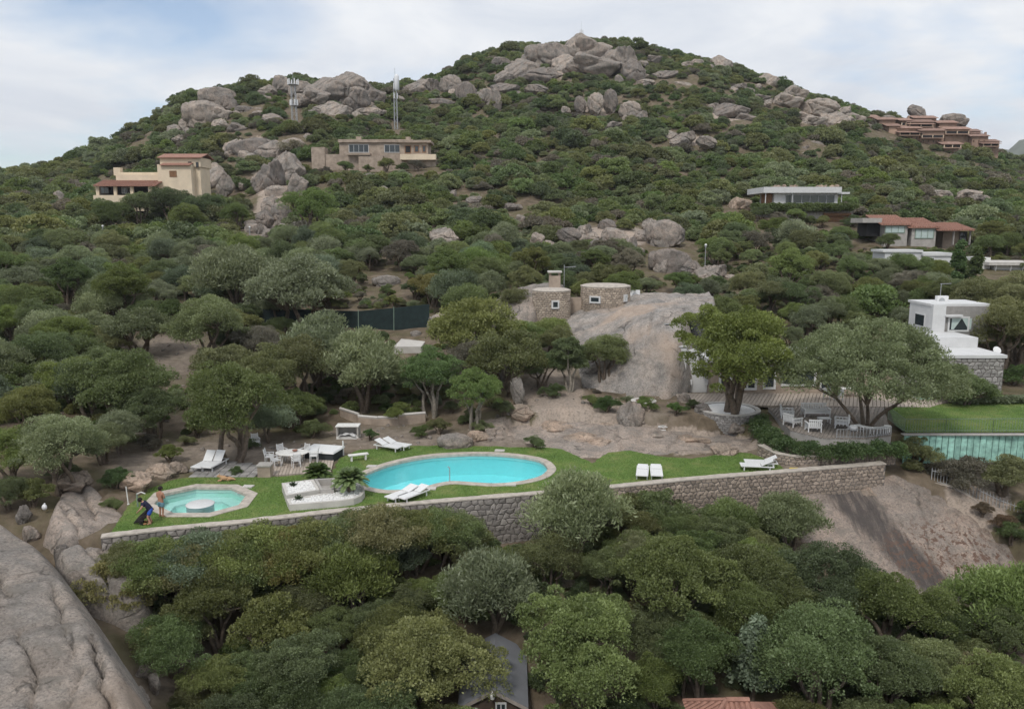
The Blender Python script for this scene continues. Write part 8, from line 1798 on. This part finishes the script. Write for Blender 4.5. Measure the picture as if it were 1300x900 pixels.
for j in single:
    i = keep[j]; k = int(kindi[j]); s = float(sc_[i])
    side = 'above the pine wood' if hx[i] < 0 else 'above the white house wood'
    o = plant('scrub_%d' % k, 'maquis_shrub', ('broad ' if s > 1.15 else '') + SCRUBWORD[k] + ' maquis shrub ' + where(hx[i], hy[i]), 'shrub', (hx[i], hy[i], hz[i] - .15), s, None, rng.uniform(0, 6.28), SCRUBWORD[k] + ' shrubs on the lower hillside', parts=False)
    first.setdefault(k, o)
def scatter(name, label, cat, P, S, K, refs):
    me = bpy.data.meshes.new(name); me.from_pydata([tuple(map(float, p)) for p in P], [], [])
    for nme, typ, arr in (('scl', 'FLOAT', S), ('rot', 'FLOAT', rng.uniform(0, 6.28, len(P))), ('pick', 'INT', K)):
        a = me.attributes.new(nme, typ, 'POINT'); a.data.foreach_set('value', np.ascontiguousarray(arr, np.float32 if typ == 'FLOAT' else np.int32))
    o = obj_of(name, me); ng = bpy.data.node_groups.new(name + '_nodes', 'GeometryNodeTree')
    ng.interface.new_socket('Geometry', in_out='INPUT', socket_type='NodeSocketGeometry'); ng.interface.new_socket('Geometry', in_out='OUTPUT', socket_type='NodeSocketGeometry')
    N = ng.nodes.new; gi = N('NodeGroupInput'); go = N('NodeGroupOutput'); io = N('GeometryNodeInstanceOnPoints'); jn = N('GeometryNodeJoinGeometry')
    for r in refs[::-1]:
        oi = N('GeometryNodeObjectInfo'); oi.transform_space = 'ORIGINAL'; oi.inputs['Object'].default_value = r; oi.inputs['As Instance'].default_value = True
        ng.links.new(oi.outputs['Geometry'], jn.inputs[0])
    def attr(nme, typ):
        a = N('GeometryNodeInputNamedAttribute'); a.data_type = typ; a.inputs['Name'].default_value = nme; return a.outputs['Attribute']
    cx = N('ShaderNodeCombineXYZ'); ng.links.new(attr('rot', 'FLOAT'), cx.inputs[2])
    ng.links.new(gi.outputs[0], io.inputs['Points']); ng.links.new(jn.outputs[0], io.inputs['Instance']); io.inputs['Pick Instance'].default_value = True
    ng.links.new(attr('pick', 'INT'), io.inputs['Instance Index']); ng.links.new(cx.outputs[0], io.inputs['Rotation'])
    ng.links.new(attr('scl', 'FLOAT'), io.inputs['Scale']); ng.links.new(io.outputs[0], go.inputs[0])
    md = o.modifiers.new('scatter', 'NODES'); md.node_group = ng
    return tag(o, label, cat, kind='stuff')
refs = [first[k] if k in first else first[sorted(first)[0]] for k in range(9)]
mi = keep[mass]
scatter('hillside_scrub', 'dense green maquis scrub covering the whole hillside', 'scrub', np.stack([hx[mi], hy[mi], hz[mi] - .2], -1), sc_[mi], kindi[mass], refs)
# undergrowth in the groves
U = []; US = []; A = np.array(PLACED)
for t in range(5200):
    zone = 'low' if t % 3 == 0 else ('left' if t % 3 == 1 else 'right'); q = zone_pt(zone)
    if q is None: continue
    x, y = q; s = rng.uniform(.18, .46)
    if y > 100 and rng.uniform() < .4: continue
    if blocked(x, y, .3): continue
    z = float(ground_z(x, y)); px_, py_ = proj(x, y, z)
    if any(ell(px_, py_, *e) > .25 for e in ROCKY + SANDY): continue
    if shows(x, y, z, 1.6 * s, 2.0 * s): continue
    U.append((x, y, z - .05)); US.append(s)
scatter('undergrowth', 'low tangled undergrowth between the trees', 'undergrowth', U, np.array(US), rng.integers(0, 9, len(U)), refs)

GV = []; GS = []
for t in range(9000):
    q = zone_pt('left' if t % 2 else 'right')
    if q is None or q[1] > 100: continue
    x, y = q; z = float(ground_z(x, y)); px_, py_ = proj(x, y, z)
    if inside(LAWN, np.array([x]), np.array([y]))[0] or blocked(x, y, .0) and not any(inside(P, np.array([x]), np.array([y]))[0] for P in PATCHES): continue
    if max(ell(px_, py_, *e) for e in SANDY + ROCKY) < .15 and rng.uniform() < .6: continue
    if any(inside(P, np.array([x]), np.array([y]))[0] for P in PATCHES + [TERRACE] + PADS): continue
    GV.append((x, y, z)); GS.append(.04 + .22 * rng.uniform() ** 5)
GREF = [o for o in COL.objects if o.name.startswith('granite_boulder')][:6]
scatter('loose_stones', 'loose stones scattered over the dry sandy ground', 'stones', GV, np.array(GS), rng.integers(0, 6, len(GV)), GREF)
# ------------------------------------------------------------------ thin sea haze
m = new_mat('haze'); g = NT(m)
pv_ = g.n('ShaderNodeVolumePrincipled', {'Color': (.86, .90, .95, 1), 'Density': HAZE_DENSITY, 'Anisotropy': .2})
o_ = g.n('ShaderNodeOutputMaterial'); g.link(pv_.outputs[0], o_.inputs['Volume'])
hz_ = MB().box((-4100, -1100, -13), (4100, 4100, 470)).build('haze', 'haze'); tag(hz_, 'thin pale haze in the air over the whole hillside', kind='stuff')
